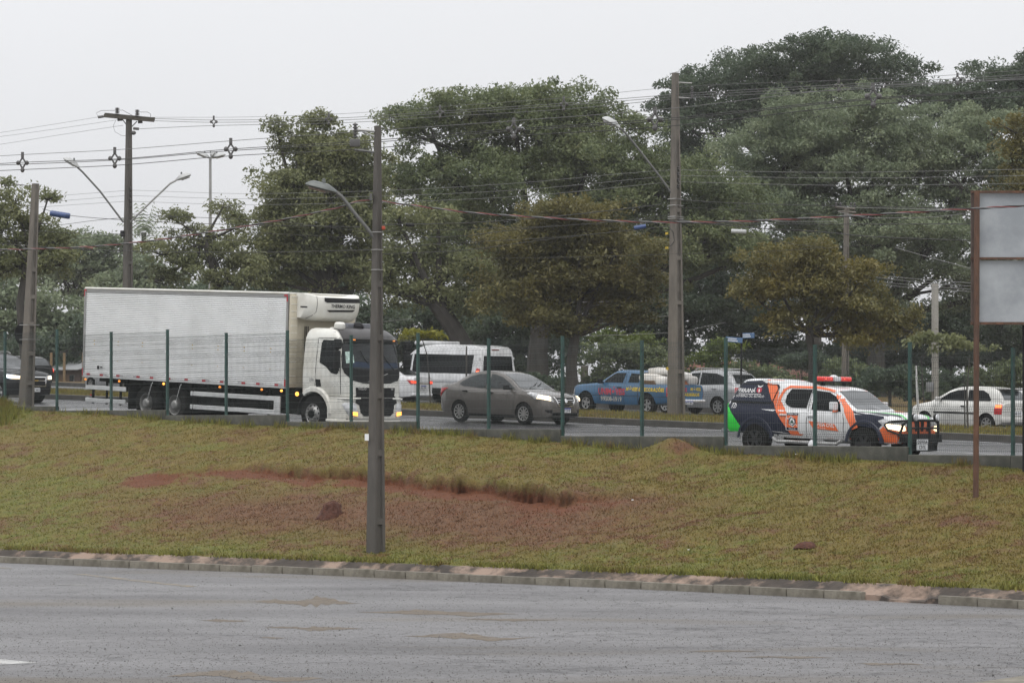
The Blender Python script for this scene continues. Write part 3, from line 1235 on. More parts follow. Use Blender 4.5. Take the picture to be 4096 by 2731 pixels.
def tree(name, label, base, Y, blobs, leaf, L=0.24, W=0.11, dens=1.0, clump=0.7, trunk_r=0.25, fork=0.45, group=None, bark=None,
         trunk_path=None, sparse=1.0, cat='tree', branches=4, seed=0, depthk=0.85, spray=0.45):
    """base = photo pixel of the foot, blobs = (px, py, rx, ry[, dY]) lobes of the crown in photo pixels at depth Y"""
    rnd = np.random.default_rng(100 + seed)
    bw = at(base[0], base[1], Y)
    root = empty(name, bw, label, cat, group)
    sc = Y / F
    allc, allr = [], []
    limbs = []
    for bl in blobs:
        dY = bl[4] if len(bl) > 4 else rnd.uniform(-0.25, 0.45) * bl[2] * sc
        c = at(bl[0], bl[1], Y + dY)
        R = np.array([bl[2] * sc, bl[2] * sc * depthk, bl[3] * sc])
        area = 4 * np.pi * ((R[0] * R[1]) ** 1.6 / 3 + (R[0] * R[2]) ** 1.6 / 3 + (R[1] * R[2]) ** 1.6 / 3) ** (1 / 1.6)
        nc = max(5, int(1.45 * dens * area / (clump ** 2 * 1.5)))
        d = rnd.normal(0, 1, (nc, 3))
        d /= np.linalg.norm(d, axis=1)[:, None]
        flip = (d[:, 2] < -0.25) & (rnd.uniform(0, 1, nc) < 0.35)
        d[flip, 2] *= -0.6
        rr = rnd.uniform(0.30, 1.0, nc) ** 0.5 * rnd.uniform(0.88, 1.18, nc)
        ns = max(3, nc // 7)
        sprays = d[:ns] * np.clip(rr[:ns], 0.75, 1.15)[:, None] * R
        who = rnd.integers(0, ns, nc)
        ra = np.sqrt(rnd.uniform(0, 1, nc))
        an = rnd.uniform(0, 2 * np.pi, nc)
        srad = clump * rnd.uniform(1.3, 2.3, ns)[who]
        off = np.stack([np.cos(an) * ra * srad, np.sin(an) * ra * srad, (0.42 * (1 - ra ** 2) - 0.28) * srad], 1)
        inner = rnd.uniform(0, 1, nc) < (1 - spray)
        P = np.array(c)[None] + np.where(inner[:, None], d * rr[:, None] * R * np.where(rnd.uniform(0, 1, nc) < .3, .75, 1.0)[:, None], sprays[who] + off)
        allc.append(P)
        allr.append(clump * rnd.uniform(0.55, 1.35, nc))
        limbs.append((Vector(c) - Vector((0, 0, R[2] * 0.35)), P[rnd.permutation(nc)[:branches]], R))
    C_ = np.concatenate(allc)
    Rr = np.concatenate(allr)
    npc = max(8, int(62 * sparse * (clump / 0.7) ** 2 * (0.24 * 0.11) / (L * W)))
    Vv = leaf_cloud(C_, Rr, npc, L, W)
    n = len(Vv) // 4
    crown = mesh_np('crown', Vv - np.array(bw), np.arange(4 * n).reshape(n, 4), LM[leaf], root)
    # trunk and limbs
    mb = MB()
    bm_ = bark or M_bark
    top_c = np.mean([np.array(l[0]) for l in limbs], axis=0)
    zmin = min(l[0].z - l[2][2] * 0.6 for l in limbs)
    if trunk_path:
        path = [Vector(at(q[0], q[1], Y)) - bw for q in trunk_path]
    else:
        fz = max(1.0, (zmin - bw.z) * 0.9 + fork)
        path = [Vector((0, 0, -0.3)), Vector((0.1 * rnd.normal(), 0.1 * rnd.normal(), fz * 0.5)),
                Vector(((top_c[0] - bw.x) * 0.12, (top_c[1] - bw.y) * 0.12, fz))]
    nn = len(path)
    mb.tube(path, [trunk_r * (1.25 if i == 0 else 1 - 0.3 * i / nn) for i in range(nn)], bm_, seg=8)
    ft = path[-1]
    for (c, pts, R) in limbs:
        e = c - bw
        midp = ft.lerp(e, 0.5) + Vector((rnd.normal() * 0.25, rnd.normal() * 0.25, -0.12 * (e - ft).length))
        r0 = trunk_r * rnd.uniform(0.38, 0.6)
        mb.tube(bez(ft, midp, e, 6), [r0 * (1 - 0.14 * i) for i in range(6)], bm_, seg=5)
        for q in pts:
            q = Vector(q) - bw
            m2 = e.lerp(q, 0.5) + Vector((rnd.normal(), rnd.normal(), rnd.normal())) * 0.12 * (q - e).length
            mb.tube(bez(e, m2, q, 4), [r0 * 0.38 * (1 - 0.25 * i) for i in range(4)], bm_, seg=4)
    mb.build('trunk', root, smooth=True, recalc=False)
    return root


G_FAR = 'large trees beyond the avenue'
tree('broad_tree', 'huge domed deep-green tree filling the middle behind the brown sedan', (2150, 1590), 150,
     [(2150, 800, 600, 420, 2.0), (2690, 830, 330, 240, 1.0), (1860, 440, 210, 100), (2260, 410, 220, 85), (1740, 520, 200, 140), (2060, 460, 250, 130), (2380, 510, 260, 130), (1690, 720, 200, 160), (2030, 700, 330, 190), (2420, 730, 330, 190),
      (2700, 760, 230, 170), (2930, 840, 210, 140), (1870, 950, 250, 150), (2280, 970, 340, 170), (2720, 980, 300, 150), (2000, 1140, 220, 110),
      (2980, 1000, 140, 90), (2450, 1150, 250, 100)],
     'deep', L=0.19, W=0.09, dens=0.62, clump=0.72, spray=0.6, trunk_r=0.55, group=G_FAR, seed=1)
tree('broad_tree', 'pale grey-green rounded tree, the broad one on the right behind the billboard', (3500, 1590), 160,
     [(3480, 760, 590, 380, 2.0), (3350, 470, 330, 130), (3130, 620, 290, 160), (3620, 560, 330, 150), (3430, 740, 450, 190), (3850, 690, 240, 190), (3060, 780, 160, 110),
      (3480, 940, 430, 160), (3880, 930, 230, 150), (3250, 1060, 300, 120), (3680, 1130, 300, 120), (4060, 1080, 200, 150), (3950, 520, 160, 110)],
     'grey', L=0.20, W=0.09, dens=0.62, clump=0.75, spray=0.6, trunk_r=0.5, group=G_FAR, seed=2)
tree('broad_tree', 'tallest dark tree rising above the pale rounded tree at the upper right', (3250, 1580), 195,
     [(3300, 225, 270, 90), (3060, 290, 220, 90), (3560, 290, 150, 65), (2830, 350, 190, 100), (2710, 440, 95, 95), (3300, 380, 300, 110),
      (3660, 400, 150, 70), (2850, 500, 220, 110), (3100, 480, 250, 110), (2750, 640, 180, 100)],
     'back', L=0.25, W=0.11, dens=0.95, clump=0.85, trunk_r=0.5, group=G_FAR, seed=3)
tree('broad_tree', 'dark tree top touching the right frame edge high above the billboard', (4150, 1580), 190,
     [(4010, 340, 170, 80), (3850, 400, 130, 65), (4190, 300, 180, 100), (4060, 470, 220, 100), (3820, 480, 150, 80), (4300, 420, 200, 130)],
     'back', L=0.25, W=0.11, dens=0.95, clump=0.85, trunk_r=0.4, group=G_FAR, seed=4)
tree('feathery_tree', 'olive-green tree with ragged crown reaching the sky just left of the near lamp pole', (1330, 1590), 132,
     [(1290, 830, 260, 300, 1.0), (1360, 640, 160, 130), (1110, 510, 60, 35), (1250, 490, 90, 35), (1180, 580, 120, 55), (1320, 600, 130, 70), (1170, 740, 130, 80), (1390, 730, 150, 120), (1130, 850, 110, 60),
      (1300, 880, 230, 110), (1100, 960, 140, 80), (1450, 900, 130, 140), (1240, 1040, 220, 100), (1060, 1080, 110, 70), (1460, 1080, 130, 90)],
     'olive', L=0.18, W=0.085, dens=0.95, clump=0.62, trunk_r=0.3, spray=0.2, seed=5, bark=M_bark2)
tree('feathery_tree', 'leaning dark-trunked tree with olive sprays behind the white van', (1880, 1560), 124,
     [(1600, 880, 110, 55), (1750, 870, 120, 55), (1640, 1000, 130, 75), (1800, 1060, 130, 80), (1640, 1170, 140, 80), (1560, 1110, 90, 90),
      (1850, 1190, 130, 60), (1960, 1100, 100, 70)],
     'olive', L=0.18, W=0.085, dens=0.75, clump=0.6, trunk_r=0.42, spray=0.2, seed=6, trunk_path=[(1885, 1570), (1865, 1400), (1800, 1290), (1740, 1210)])
tree('sparse_tree', 'thin twiggy tree with open branches above the truck box', (850, 1600), 128,
     [(700, 870, 70, 35), (890, 820, 60, 35), (950, 890, 80, 50), (770, 940, 90, 40), (640, 1000, 90, 50), (880, 1010, 120, 70), (1000, 1060, 110, 70),
      (740, 1060, 120, 60), (930, 1120, 130, 60), (620, 1110, 80, 50)],
     'olive', L=0.17, W=0.075, dens=0.62, spray=0.15, clump=0.5, trunk_r=0.2, seed=7, branches=7, trunk_path=[(900, 1610), (890, 1250), (850, 1060), (820, 960)])
tree('sparse_tree', 'open tree with crooked trunks behind the leaning pole at the left edge', (110, 1600), 122,
     [(20, 735, 45, 30), (60, 800, 70, 40), (190, 790, 55, 30), (30, 880, 90, 60), (150, 880, 80, 40), (60, 970, 120, 60), (190, 960, 100, 60),
      (90, 1060, 130, 60), (240, 1040, 80, 60), (-80, 900, 120, 120), (-90, 1080, 140, 100)],
     'olive', L=0.17, W=0.075, dens=0.7, spray=0.15, clump=0.5, trunk_r=0.2, seed=8, branches=6, trunk_path=[(120, 1610), (95, 1400), (80, 1210), (110, 1050)])
HZ = 'hazy trees far off at the left'
tree('hazy_tree', 'pale rounded tree in the haze directly left of the crossarm pole', (330, 1560), 215,
     [(330, 980, 130, 70), (230, 1030, 150, 80), (430, 1010, 110, 70), (300, 1120, 230, 100), (450, 1150, 150, 100), (200, 950, 70, 50)], 'grey', L=0.36, W=0.17, dens=0.9, clump=0.9,
     trunk_r=0.35, group=HZ, seed=9)
tree('hazy_tree', 'grey-green low tree behind the sparse tree at the left edge', (60, 1560), 170,
     [(70, 1230, 160, 90), (-80, 1200, 150, 120), (240, 1230, 150, 90), (60, 1350, 170, 80), (270, 1340, 130, 70), (-100, 1380, 160, 80)], 'grey', L=0.3, W=0.14, dens=1.0, clump=0.8,
     trunk_r=0.35, group=HZ, seed=10)
tree('hazy_tree', 'dull green tree in the haze between crossarm pole and twiggy tree', (560, 1560), 205,
     [(560, 1060, 110, 60), (520, 1160, 150, 80), (680, 1140, 130, 70), (800, 1170, 140, 60), (600, 1240, 200, 80)], 'grey', L=0.36, W=0.17, dens=0.9, clump=0.85,
     trunk_r=0.3, group=HZ, seed=11)
tree('bronze_tree', 'bronze-olive tree standing behind the blue pickup with a forked trunk', (2290, 1600), 120,
     [(2300, 850, 190, 70), (2230, 950, 290, 100), (2450, 1000, 200, 100), (2140, 1080, 190, 100), (2340, 1140, 290, 100), (2080, 1200, 140, 80),
      (2550, 1120, 110, 100), (2230, 1270, 190, 60), (2490, 1250, 110, 50)],
     'brown', L=0.175, W=0.085, dens=1.0, clump=0.6, trunk_r=0.24, seed=12, bark=M_bark2, trunk_path=[(2290, 1605), (2285, 1450), (2300, 1340)])
tree('orange_tree', 'small rusty orange-leaved tree behind the striped rescue pickup', (3255, 1590), 112,
     [(3200, 1010, 160, 55), (3110, 1090, 140, 70), (3310, 1080, 190, 70), (3450, 1090, 110, 55), (3050, 1190, 110, 80), (3240, 1180, 220, 80),
      (3440, 1220, 170, 70), (3570, 1270, 90, 65), (3150, 1280, 120, 45), (3400, 1320, 140, 50), (3610, 1300, 70, 40)],
     'orange', L=0.16, W=0.075, dens=0.68, clump=0.55, trunk_r=0.17, seed=13, trunk_path=[(3255, 1600), (3250, 1420), (3235, 1330)])
tree('bronze_tree', 'yellow-brown tree crown cut by the right frame edge over the billboard', (4200, 1590), 118,
     [(4080, 520, 90, 65), (4060, 630, 90, 80), (4090, 750, 110, 80), (4030, 800, 70, 40), (4210, 650, 140, 160), (4180, 900, 150, 100)],
     'brown', L=0.18, W=0.09, dens=1.0, clump=0.6, trunk_r=0.25, seed=14)
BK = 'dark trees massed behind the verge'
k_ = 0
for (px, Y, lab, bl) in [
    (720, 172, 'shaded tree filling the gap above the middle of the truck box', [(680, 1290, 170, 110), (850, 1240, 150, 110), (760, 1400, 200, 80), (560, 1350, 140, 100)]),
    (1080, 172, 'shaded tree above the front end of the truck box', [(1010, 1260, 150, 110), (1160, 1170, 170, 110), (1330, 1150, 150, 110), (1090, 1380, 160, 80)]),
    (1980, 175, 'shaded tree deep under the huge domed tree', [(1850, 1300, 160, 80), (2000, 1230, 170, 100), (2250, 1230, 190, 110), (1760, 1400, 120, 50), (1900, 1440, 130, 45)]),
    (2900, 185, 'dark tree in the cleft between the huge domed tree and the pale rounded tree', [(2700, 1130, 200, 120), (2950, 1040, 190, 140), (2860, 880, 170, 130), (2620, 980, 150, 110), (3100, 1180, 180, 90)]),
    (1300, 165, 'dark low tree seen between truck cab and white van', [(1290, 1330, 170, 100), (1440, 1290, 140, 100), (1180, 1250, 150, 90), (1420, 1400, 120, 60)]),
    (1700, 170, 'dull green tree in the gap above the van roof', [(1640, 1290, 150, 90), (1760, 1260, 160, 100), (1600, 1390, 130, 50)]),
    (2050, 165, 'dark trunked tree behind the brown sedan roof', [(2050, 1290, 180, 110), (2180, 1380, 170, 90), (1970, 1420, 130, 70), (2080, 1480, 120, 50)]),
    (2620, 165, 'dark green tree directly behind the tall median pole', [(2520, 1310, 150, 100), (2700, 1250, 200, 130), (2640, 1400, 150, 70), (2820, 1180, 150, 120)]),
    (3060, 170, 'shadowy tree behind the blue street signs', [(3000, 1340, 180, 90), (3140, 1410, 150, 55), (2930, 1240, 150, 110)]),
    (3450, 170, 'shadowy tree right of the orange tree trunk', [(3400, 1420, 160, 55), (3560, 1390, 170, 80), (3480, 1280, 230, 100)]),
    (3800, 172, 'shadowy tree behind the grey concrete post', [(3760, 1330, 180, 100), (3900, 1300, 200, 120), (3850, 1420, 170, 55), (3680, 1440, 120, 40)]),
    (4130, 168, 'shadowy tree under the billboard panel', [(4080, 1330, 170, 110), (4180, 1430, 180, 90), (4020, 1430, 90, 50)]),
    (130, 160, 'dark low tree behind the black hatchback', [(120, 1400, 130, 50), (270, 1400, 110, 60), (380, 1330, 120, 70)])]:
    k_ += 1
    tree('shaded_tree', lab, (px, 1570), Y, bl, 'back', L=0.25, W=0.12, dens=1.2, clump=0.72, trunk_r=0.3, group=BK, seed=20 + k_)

# thin trunk stems that stand in the gaps under the crowns
SH = 'shrubs on the far verge'
k_ = 0
for (px, py, Y, lf, lab, bl) in [
    (2850, 1600, 118, 'fresh', 'bright green bush below the blue street signs', [(2850, 1450, 85, 60), (2890, 1400, 60, 45), (2800, 1520, 80, 45)]),
    (2480, 1600, 140, 'deep', 'dense dark bush above the blue pickup roof', [(2470, 1420, 130, 70), (2600, 1450, 110, 60), (2520, 1510, 170, 50)]),
    (2400, 1590, 145, 'fresh', 'light green bush behind the blue pickup cab', [(2560, 1370, 80, 45), (2420, 1350, 60, 40)]),
    (3400, 1580, 135, 'deep', 'low dark bush right of the rescue pickup lights', [(3390, 1480, 90, 45), (3480, 1510, 80, 35), (3300, 1520, 80, 30)]),
    (4060, 1570, 125, 'deep', 'dark bush behind the white hatchback', [(4020, 1500, 80, 50), (4110, 1480, 90, 70)]),
    (3000, 1590, 135, 'deep', 'dark hedge bush behind the rescue pickup canopy', [(2960, 1490, 90, 40), (3080, 1500, 100, 35)]),
    (3620, 1580, 140, 'back', 'dark low bush left of the grey concrete post', [(3600, 1550, 90, 28), (3700, 1570, 100, 24)]),
    (3830, 1590, 140, 'back', 'dark low bush behind the white hatchback windscreen', [(3830, 1580, 110, 22), (3930, 1560, 100, 24)]),
    (2180, 1590, 140, 'back', 'dark undergrowth behind the brown sedan boot', [(2100, 1530, 120, 40), (2230, 1540, 110, 40), (2330, 1560, 100, 28)]),
    (3560, 1600, 128, 'back', 'dark bush mass right behind the rescue pickup bonnet', [(3540, 1510, 110, 50), (3640, 1500, 90, 45), (3460, 1540, 90, 40)]),
    (3790, 1600, 128, 'back', 'dark bush mass behind the white hatchback bonnet', [(3760, 1530, 90, 45), (3850, 1540, 80, 36), (3950, 1520, 90, 40)]),
    (3200, 1600, 150, 'back', 'dark bush between the clay-tiled house and the orange tree', [(3220, 1440, 110, 30), (3330, 1470, 90, 40)]),
    (2700, 1600, 140, 'back', 'dark undergrowth behind the tall median pole', [(2680, 1540, 120, 40), (2770, 1560, 100, 30)])]:
    k_ += 1
    tree('shrub', lab, (px, py), Y, bl, lf, L=0.2, W=0.10, dens=1.1, clump=0.42, trunk_r=0.06, fork=0.1, group=SH, seed=50 + k_, cat='shrub')
tree('sapling', 'young tree with flat yellow-green spray above the van roof', (1715, 1630), 104,
     [(1650, 1335, 55, 14), (1720, 1340, 45, 12)], 'yellow', L=0.16, W=0.08, dens=1.0, clump=0.3, trunk_r=0.022, seed=70,
     trunk_path=[(1722, 1625), (1716, 1500), (1708, 1420), (1690, 1360)], branches=3)
tree('sapling', 'young tree with pale green tiers beside the concrete post', (3700, 1660), 100,
     [(3720, 1345, 60, 20), (3800, 1365, 70, 20), (3880, 1385, 50, 16), (3660, 1360, 40, 14)], 'olive', L=0.17, W=0.08, dens=0.9, clump=0.33, trunk_r=0.025, seed=71,
     trunk_path=[(3700, 1655), (3690, 1530), (3685, 1430)], branches=3)
for (pts, lab, r) in [([(1865, 1640), (1866, 1385)], 'thin wooden stake on the median in front of the white van', 0.032),
                      ([(3872, 1725), (3868, 1560), (3878, 1430)], 'bare leaning sapling stem in front of the white hatchback', 0.03),
                      ([(3860, 1710), (3857, 1500)], 'bare thin stake just left of the leaning sapling stem', 0.018),
                      ([(3672, 1640), (3664, 1462)], 'pale thin pipe stake left of the grey concrete post', 0.035)]:
    Yd = ydepth(pts[0][0], 66.0)
    b0 = at(pts[0][0], pts[0][1], Yd)
    mb = MB()
    mb.tube([Vector((0, 0, -0.2))] + [at(q[0], q[1], Yd) - b0 for q in pts], [r * 1.2] + [r * (1 - 0.25 * i) for i in range(len(pts))],
            M_bark2 if 'pipe' not in lab else mat('pale_pipe', (0.4, 0.4, 0.4), 0.5), seg=6)
    o = mb.build('stake')
    o.location = b0
    tag(o, lab, 'stake')

# palm far off in the haze
pb = at(585, 1560, 215)
palm = empty('palm_tree', pb, 'distant hazy palm behind the crossarm pole', 'palm')
mb = MB()
top = at(575, 930, 215) - pb
mb.tube([Vector((0, 0, -0.2)), top * 0.5, top], [0.25, 0.2, 0.17], M_bark2, seg=7)
mb.build('trunk', palm)
mb = MB()
for k in range(26):
    a = k * 2.4
    el = 1.25 - 1.5 * (k / 26)
    d = Vector((math.cos(a) * math.cos(el), math.sin(a) * math.cos(el), math.sin(el)))
    side = d.cross(Vector((0, 0, 1))).normalized()
    Lf = 2.2
    pts = [top + d * Lf * t + Vector((0, 0, -0.9 * t * t * (1.2 - el))) for t in np.linspace(0, 1, 9)]
    for i in range(1, 9):
        for sgn in (-1, 1):
            q = pts[i]
            e = q + side * sgn * 0.55 * (1 - 0.06 * i) + Vector((0, 0, -0.28)) + d * 0.15
            v = [mb.bm.verts.new(x) for x in (q, q + (pts[i] - pts[i - 1]) * 0.45, e)]
            mb._fin([mb.bm.faces.new(v)], LM['grey'])
mb.build('crown', palm, smooth=False, recalc=False)
# ================================================================ VEHICLES
def paint(name, col, rough=0.28, dirt=(0.09, 0.08, 0.07), damt=0.35, var=0.05, metal=0.0):
    return mat(name, col, rough, metal=metal, var=var, scale=3, coat=0.5, dirt=dirt, dscale=1.3, damt=damt)


M_white = paint('white_paint', (0.66, 0.67, 0.68))
M_white2 = paint('dull_white_paint', (0.60, 0.60, 0.57), 0.35, damt=0.45)
M_taupe = paint('taupe_metallic_paint', (0.135, 0.126, 0.117), 0.24, metal=0.4, damt=0.25)
M_bluep = paint('faded_blue_paint', (0.024, 0.098, 0.195), 0.35, dirt=(0.03, 0.06, 0.10), damt=0.5)
M_blackp = mat('black_paint', (0.009, 0.009, 0.010), 0.2, var=0.1, spec=0.4)
M_silver = paint('silver_paint', (0.36, 0.37, 0.38), 0.3, metal=0.3)
M_navy = mat('navy_paint', (0.010, 0.013, 0.030), 0.3, var=0.05, spec=0.3)
M_orange = paint('signal_orange', (0.72, 0.135, 0.030), 0.35, damt=0.05)
M_green = paint('signal_green', (0.020, 0.62, 0.045), 0.35, damt=0.03)
M_glass = mat('car_glass', (0.007, 0.009, 0.010), 0.06, var=0.3, scale=2, spec=0.16)
M_glass_l = mat('wet_windscreen', (0.050, 0.056, 0.060), 0.10, var=0.4, scale=3, spec=0.6, coat=0.2)
M_glass_s = mat('saloon_glass', (0.022, 0.027, 0.028), 0.08, var=0.4, scale=3, spec=0.45)
M_tint = mat('tinted_glass', (0.006, 0.007, 0.008), 0.12, var=0.3, scale=2, spec=0.14)
M_rubber = mat('tyre_rubber', (0.007, 0.007, 0.007), 0.8, var=0.2, scale=10, dirt=(0.018, 0.016, 0.014), dscale=3, damt=0.5, spec=0.12)
M_plastic = mat('black_plastic', (0.010, 0.010, 0.011), 0.5, var=0.15, dirt=(0.018, 0.017, 0.016), damt=0.4, spec=0.16)
M_dark = mat('underbody_dark', (0.006, 0.006, 0.006), 0.9, var=0.2, spec=0.1)
M_alloy = mat('alloy', (0.45, 0.45, 0.44), 0.35, metal=0.7, var=0.15, dirt=(0.10, 0.09, 0.08), dscale=4, damt=0.4)
M_steel = mat('wheel_steel', (0.33, 0.33, 0.32), 0.4, metal=0.6, var=0.2, dirt=(0.06, 0.055, 0.05), dscale=5, damt=0.6)
M_chrome = mat('chrome', (0.7, 0.7, 0.7), 0.12, metal=1.0, var=0.05)
M_redlens = mat('red_lens', (0.42, 0.022, 0.025), 0.2, var=0.1, coat=0.5)
M_redlit = mat('red_lamp_lit', (0.5, 0.02, 0.01), 0.3, emit=(1.0, 0.10, 0.04), estr=1.6)
M_redlens2 = mat('red_beacon_lens', (0.42, 0.02, 0.02), 0.2, coat=0.5, emit=(1.0, 0.06, 0.04), estr=0.35)
M_redglow = mat('red_lamp_hot', (0.6, 0.06, 0.02), 0.3, emit=(1.0, 0.22, 0.06), estr=3.0)
M_amberlit = mat('amber_lamp_lit', (0.6, 0.25, 0.03), 0.3, emit=(1.0, 0.42, 0.07), estr=3.2)
M_amberdim = mat('amber_lamp_dim', (0.6, 0.22, 0.03), 0.3, emit=(1.0, 0.33, 0.05), estr=1.1)
M_headlit = mat('headlamp_lit', (0.9, 0.8, 0.6), 0.2, emit=(1.0, 0.78, 0.48), estr=2.6)
M_xenon = mat('xenon_lit', (0.8, 0.9, 1.0), 0.2, emit=(0.72, 0.88, 1.0), estr=3.0)
M_lens = mat('clear_lens', (0.50, 0.51, 0.52), 0.12, var=0.3, scale=9, coat=0.6)
M_platew = mat('plate_white', (0.60, 0.61, 0.62), 0.5, var=0.05)
M_plateb = mat('plate_blue', (0.02, 0.045, 0.26), 0.5, var=0.05)
M_ink = mat('black_print', (0.015, 0.015, 0.018), 0.5, var=0.05)
M_wprint = mat('white_print', (0.72, 0.72, 0.72), 0.5, var=0.03)
M_redprint = mat('red_print', (0.40, 0.030, 0.055), 0.5, var=0.15, scale=12)
M_yelprint = mat('yellow_print', (0.50, 0.36, 0.020), 0.5, var=0.15, scale=12)
M_seam = mat('seam_shadow_gap', (0.02, 0.02, 0.02), 0.8, var=0.05)


class Car:
    """body shell lofted from stations, then panes, lamps, trim and print pressed onto it by ray casting"""

    def __init__(self, name, label, pos, right=True, yaw=0.0, group=None, cat='car', pitch=None, scale=1.0):
        d = U if right else -U
        fwd = Vector((d.x, d.y, (-0.032 if right else 0.032) if pitch is None else pitch)).normalized()
        fwd = Matrix.Rotation(yaw, 3, 'Z') @ fwd
        left = Vector((0, 0, 1)).cross(fwd).normalized()
        up = fwd.cross(left)
        M = Matrix((fwd, left, up)).transposed().to_4x4()
        M = M @ Matrix.Diagonal((scale, scale, scale, 1))
        M.translation = Vector(pos)
        self.root = empty(name, label=label, cat=cat, group=group, M=M)
        self.side = -1 if right else 1
        self.bm_all = bmesh.new()

    # ---- shells
    def lower(self, st, crown=0.05, n=44, m=None, sill=None):
        st = sorted(st)
        xs = [a[0] for a in st]
        xi = np.unique(np.concatenate([np.linspace(xs[0], xs[-1], n), xs, [xs[0] + 0.03, xs[-1] - 0.03]]))
        zb = pchip(xs, [a[1] for a in st], xi)
        zs = pchip(xs, [a[2] for a in st], xi)
        w = pchip(xs, [a[3] for a in st], xi)
        mb = MB()
        rows = []
        for x, b, s, ww in zip(xi, zb, zs, w):
            h = s - b
            cr_ = crown * min(1, ww / 0.8)
            half = [(0, b), (.80 * ww, b), (.93 * ww, b + .02 * h), (.975 * ww, b + .16 * h), (ww * .995, b + .40 * h), (ww, b + .60 * h), (ww * .985, b + .80 * h),
                    (ww * .955, b + .93 * h), (ww * .90, s), (ww * .55, s + .7 * cr_), (0, s + cr_)]
            pts = [(x, -y, z) for y, z in half] + [(x, y, z) for y, z in reversed(half[1:-1])]
            rows.append(pts)
        vs_, fs = mb.grid(rows, m, closed_u=True)
        mb._fin([mb.bm.faces.new(list(reversed(vs_[0]))), mb.bm.faces.new(vs_[-1])], m)
        self._lower = (mb, m)
        self.lx, self.lzs, self.lw = xi, zs, w
        return mb

    def cabin(self, st, mb, m, n=40, base_in=0.90, bulge=0.02, base_drop=0.04):
        st = sorted(st)
        xs = [a[0] for a in st]
        xi = np.unique(np.concatenate([np.linspace(xs[0], xs[-1], n), xs]))
        zt = pchip(xs, [a[1] for a in st], xi)
        wt = pchip(xs, [a[2] for a in st], xi)
        rows = []
        for x, z, w in zip(xi, zt, wt):
            wb = np.interp(x, self.lx, self.lw) * base_in
            zb = np.interp(x, self.lx, self.lzs) - base_drop
            h = max(0.002, z - zb)
            half = [(0, zb - .02), (wb, zb)]
            for t in (0.35, 0.7):
                half.append((wb + (w - wb) * t + bulge * math.sin(math.pi * t), zb + h * t * 0.93))
            half += [(w, zb + .93 * h), (w * .93, zb + h * .985), (w * .6, zb + h * 1.0), (0, zb + h * 1.008)]
            pts = [(x, -y, zz) for y, zz in half] + [(x, y, zz) for y, zz in reversed(half[1:-1])]
            rows.append(pts)
        vs_, fs = mb.grid(rows, m, closed_u=True)
        mb._fin([mb.bm.faces.new(list(reversed(vs_[0]))), mb.bm.faces.new(vs_[-1])], m)

    def finish_body(self, mb, name='body', arches=(), ar=0.36, aw=2.4, az=None, m_well=None):
        bmesh.ops.recalc_face_normals(mb.bm, faces=mb.bm.faces[:])
        self.bvh = BVHTree.FromBMesh(mb.bm)
        o = mb.build(name, self.root, angle=38)
        if arches:
            cb = MB()
            for x in arches:
                cb.lathe([(0.001, -aw / 2), (ar, -aw / 2), (ar, aw / 2), (0.001, aw / 2)], (x, 0, az), m_well or M_dark, seg=28)
            c = cb.build('cut', smooth=False)
            o.data.materials.append(m_well or M_dark)
            md = o.modifiers.new('arch', 'BOOLEAN')
            md.operation = 'DIFFERENCE'
            md.object = c
            md.solver = 'EXACT'
            md.material_mode = 'TRANSFER'
            c.matrix_world = self.root.matrix_world
            bpy.context.view_layer.update()
            dg = bpy.context.evaluated_depsgraph_get()
            me = bpy.data.meshes.new_from_object(o.evaluated_get(dg))
            o.modifiers.clear()
            o.data = me
            me.name = name
            bpy.data.objects.remove(c)
        self.body = o
        return o

    # ---- press a flat outline onto the shell
    def press(self, name, pts, d, m, eps=0.006, grid=0.10, parent=None, bulge=0.0, bm=None, rim=0.0):
        d = Vector(d).normalized()
        own = bm is None
        if own:
            bm = bmesh.new()
            vv = [bm.verts.new(Vector(p)) for p in pts]
            bm.faces.new(vv)
        up = Vector((0, 0, 1)) if abs(d.z) < 0.9 else Vector((1, 0, 0))
        e1 = d.cross(up).normalized()
        e2 = e1.cross(d).normalized()
        cs = [v.co.copy() for v in bm.verts]
        for e in (e1, e2):
            lo = min(c.dot(e) for c in cs)
            hi = max(c.dot(e) for c in cs)
            k = int((hi - lo) / grid)
            for i in range(1, k + 1):
                t = lo + (hi - lo) * i / (k + 1)
                bmesh.ops.bisect_plane(bm, geom=bm.verts[:] + bm.edges[:] + bm.faces[:], plane_co=e * t, plane_no=e, dist=1e-5)
        bmesh.ops.triangulate(bm, faces=bm.faces[:])
        bnd = set(v for e in bm.edges if e.is_boundary for v in e.verts)
        for v in bm.verts:
            org = v.co - d * (v.co.dot(d)) - d * 6.0
            loc, nrm, _, _ = self.bvh.ray_cast(org, d)
            if loc is None:
                loc, nrm, _, _ = self.bvh.find_nearest(v.co)
            if nrm.dot(d) > 0:
                nrm = -nrm
            v.co = loc + nrm * (eps + (bulge if v not in bnd else 0.0))
        for f in bm.faces:
            if f.normal.dot(d) > 0:
                f.normal_flip()
        bm.normal_update()
        for f in bm.faces:
            if f.normal.dot(d) > 0:
                f.normal_flip()
        me = bpy.data.meshes.new(name)
        bm.to_mesh(me)
        bm.free()
        me.materials.append(m)
        me.polygons.foreach_set('use_smooth', np.ones(len(me.polygons), dtype=bool))
        o = bpy.data.objects.new(name, me)
        COL.objects.link(o)
        o.parent = parent or self.root
        return o

    def sidep(self, name, poly, m, sides=None, **k):
        """outline in (x, z) pressed onto the flanks"""
        r = None
        for s in (sides or (self.side, -self.side)):
            r = self.press(name, [(x, s * 2.0, z) for x, z in poly], (0, -s, 0), m, **k)
        return r

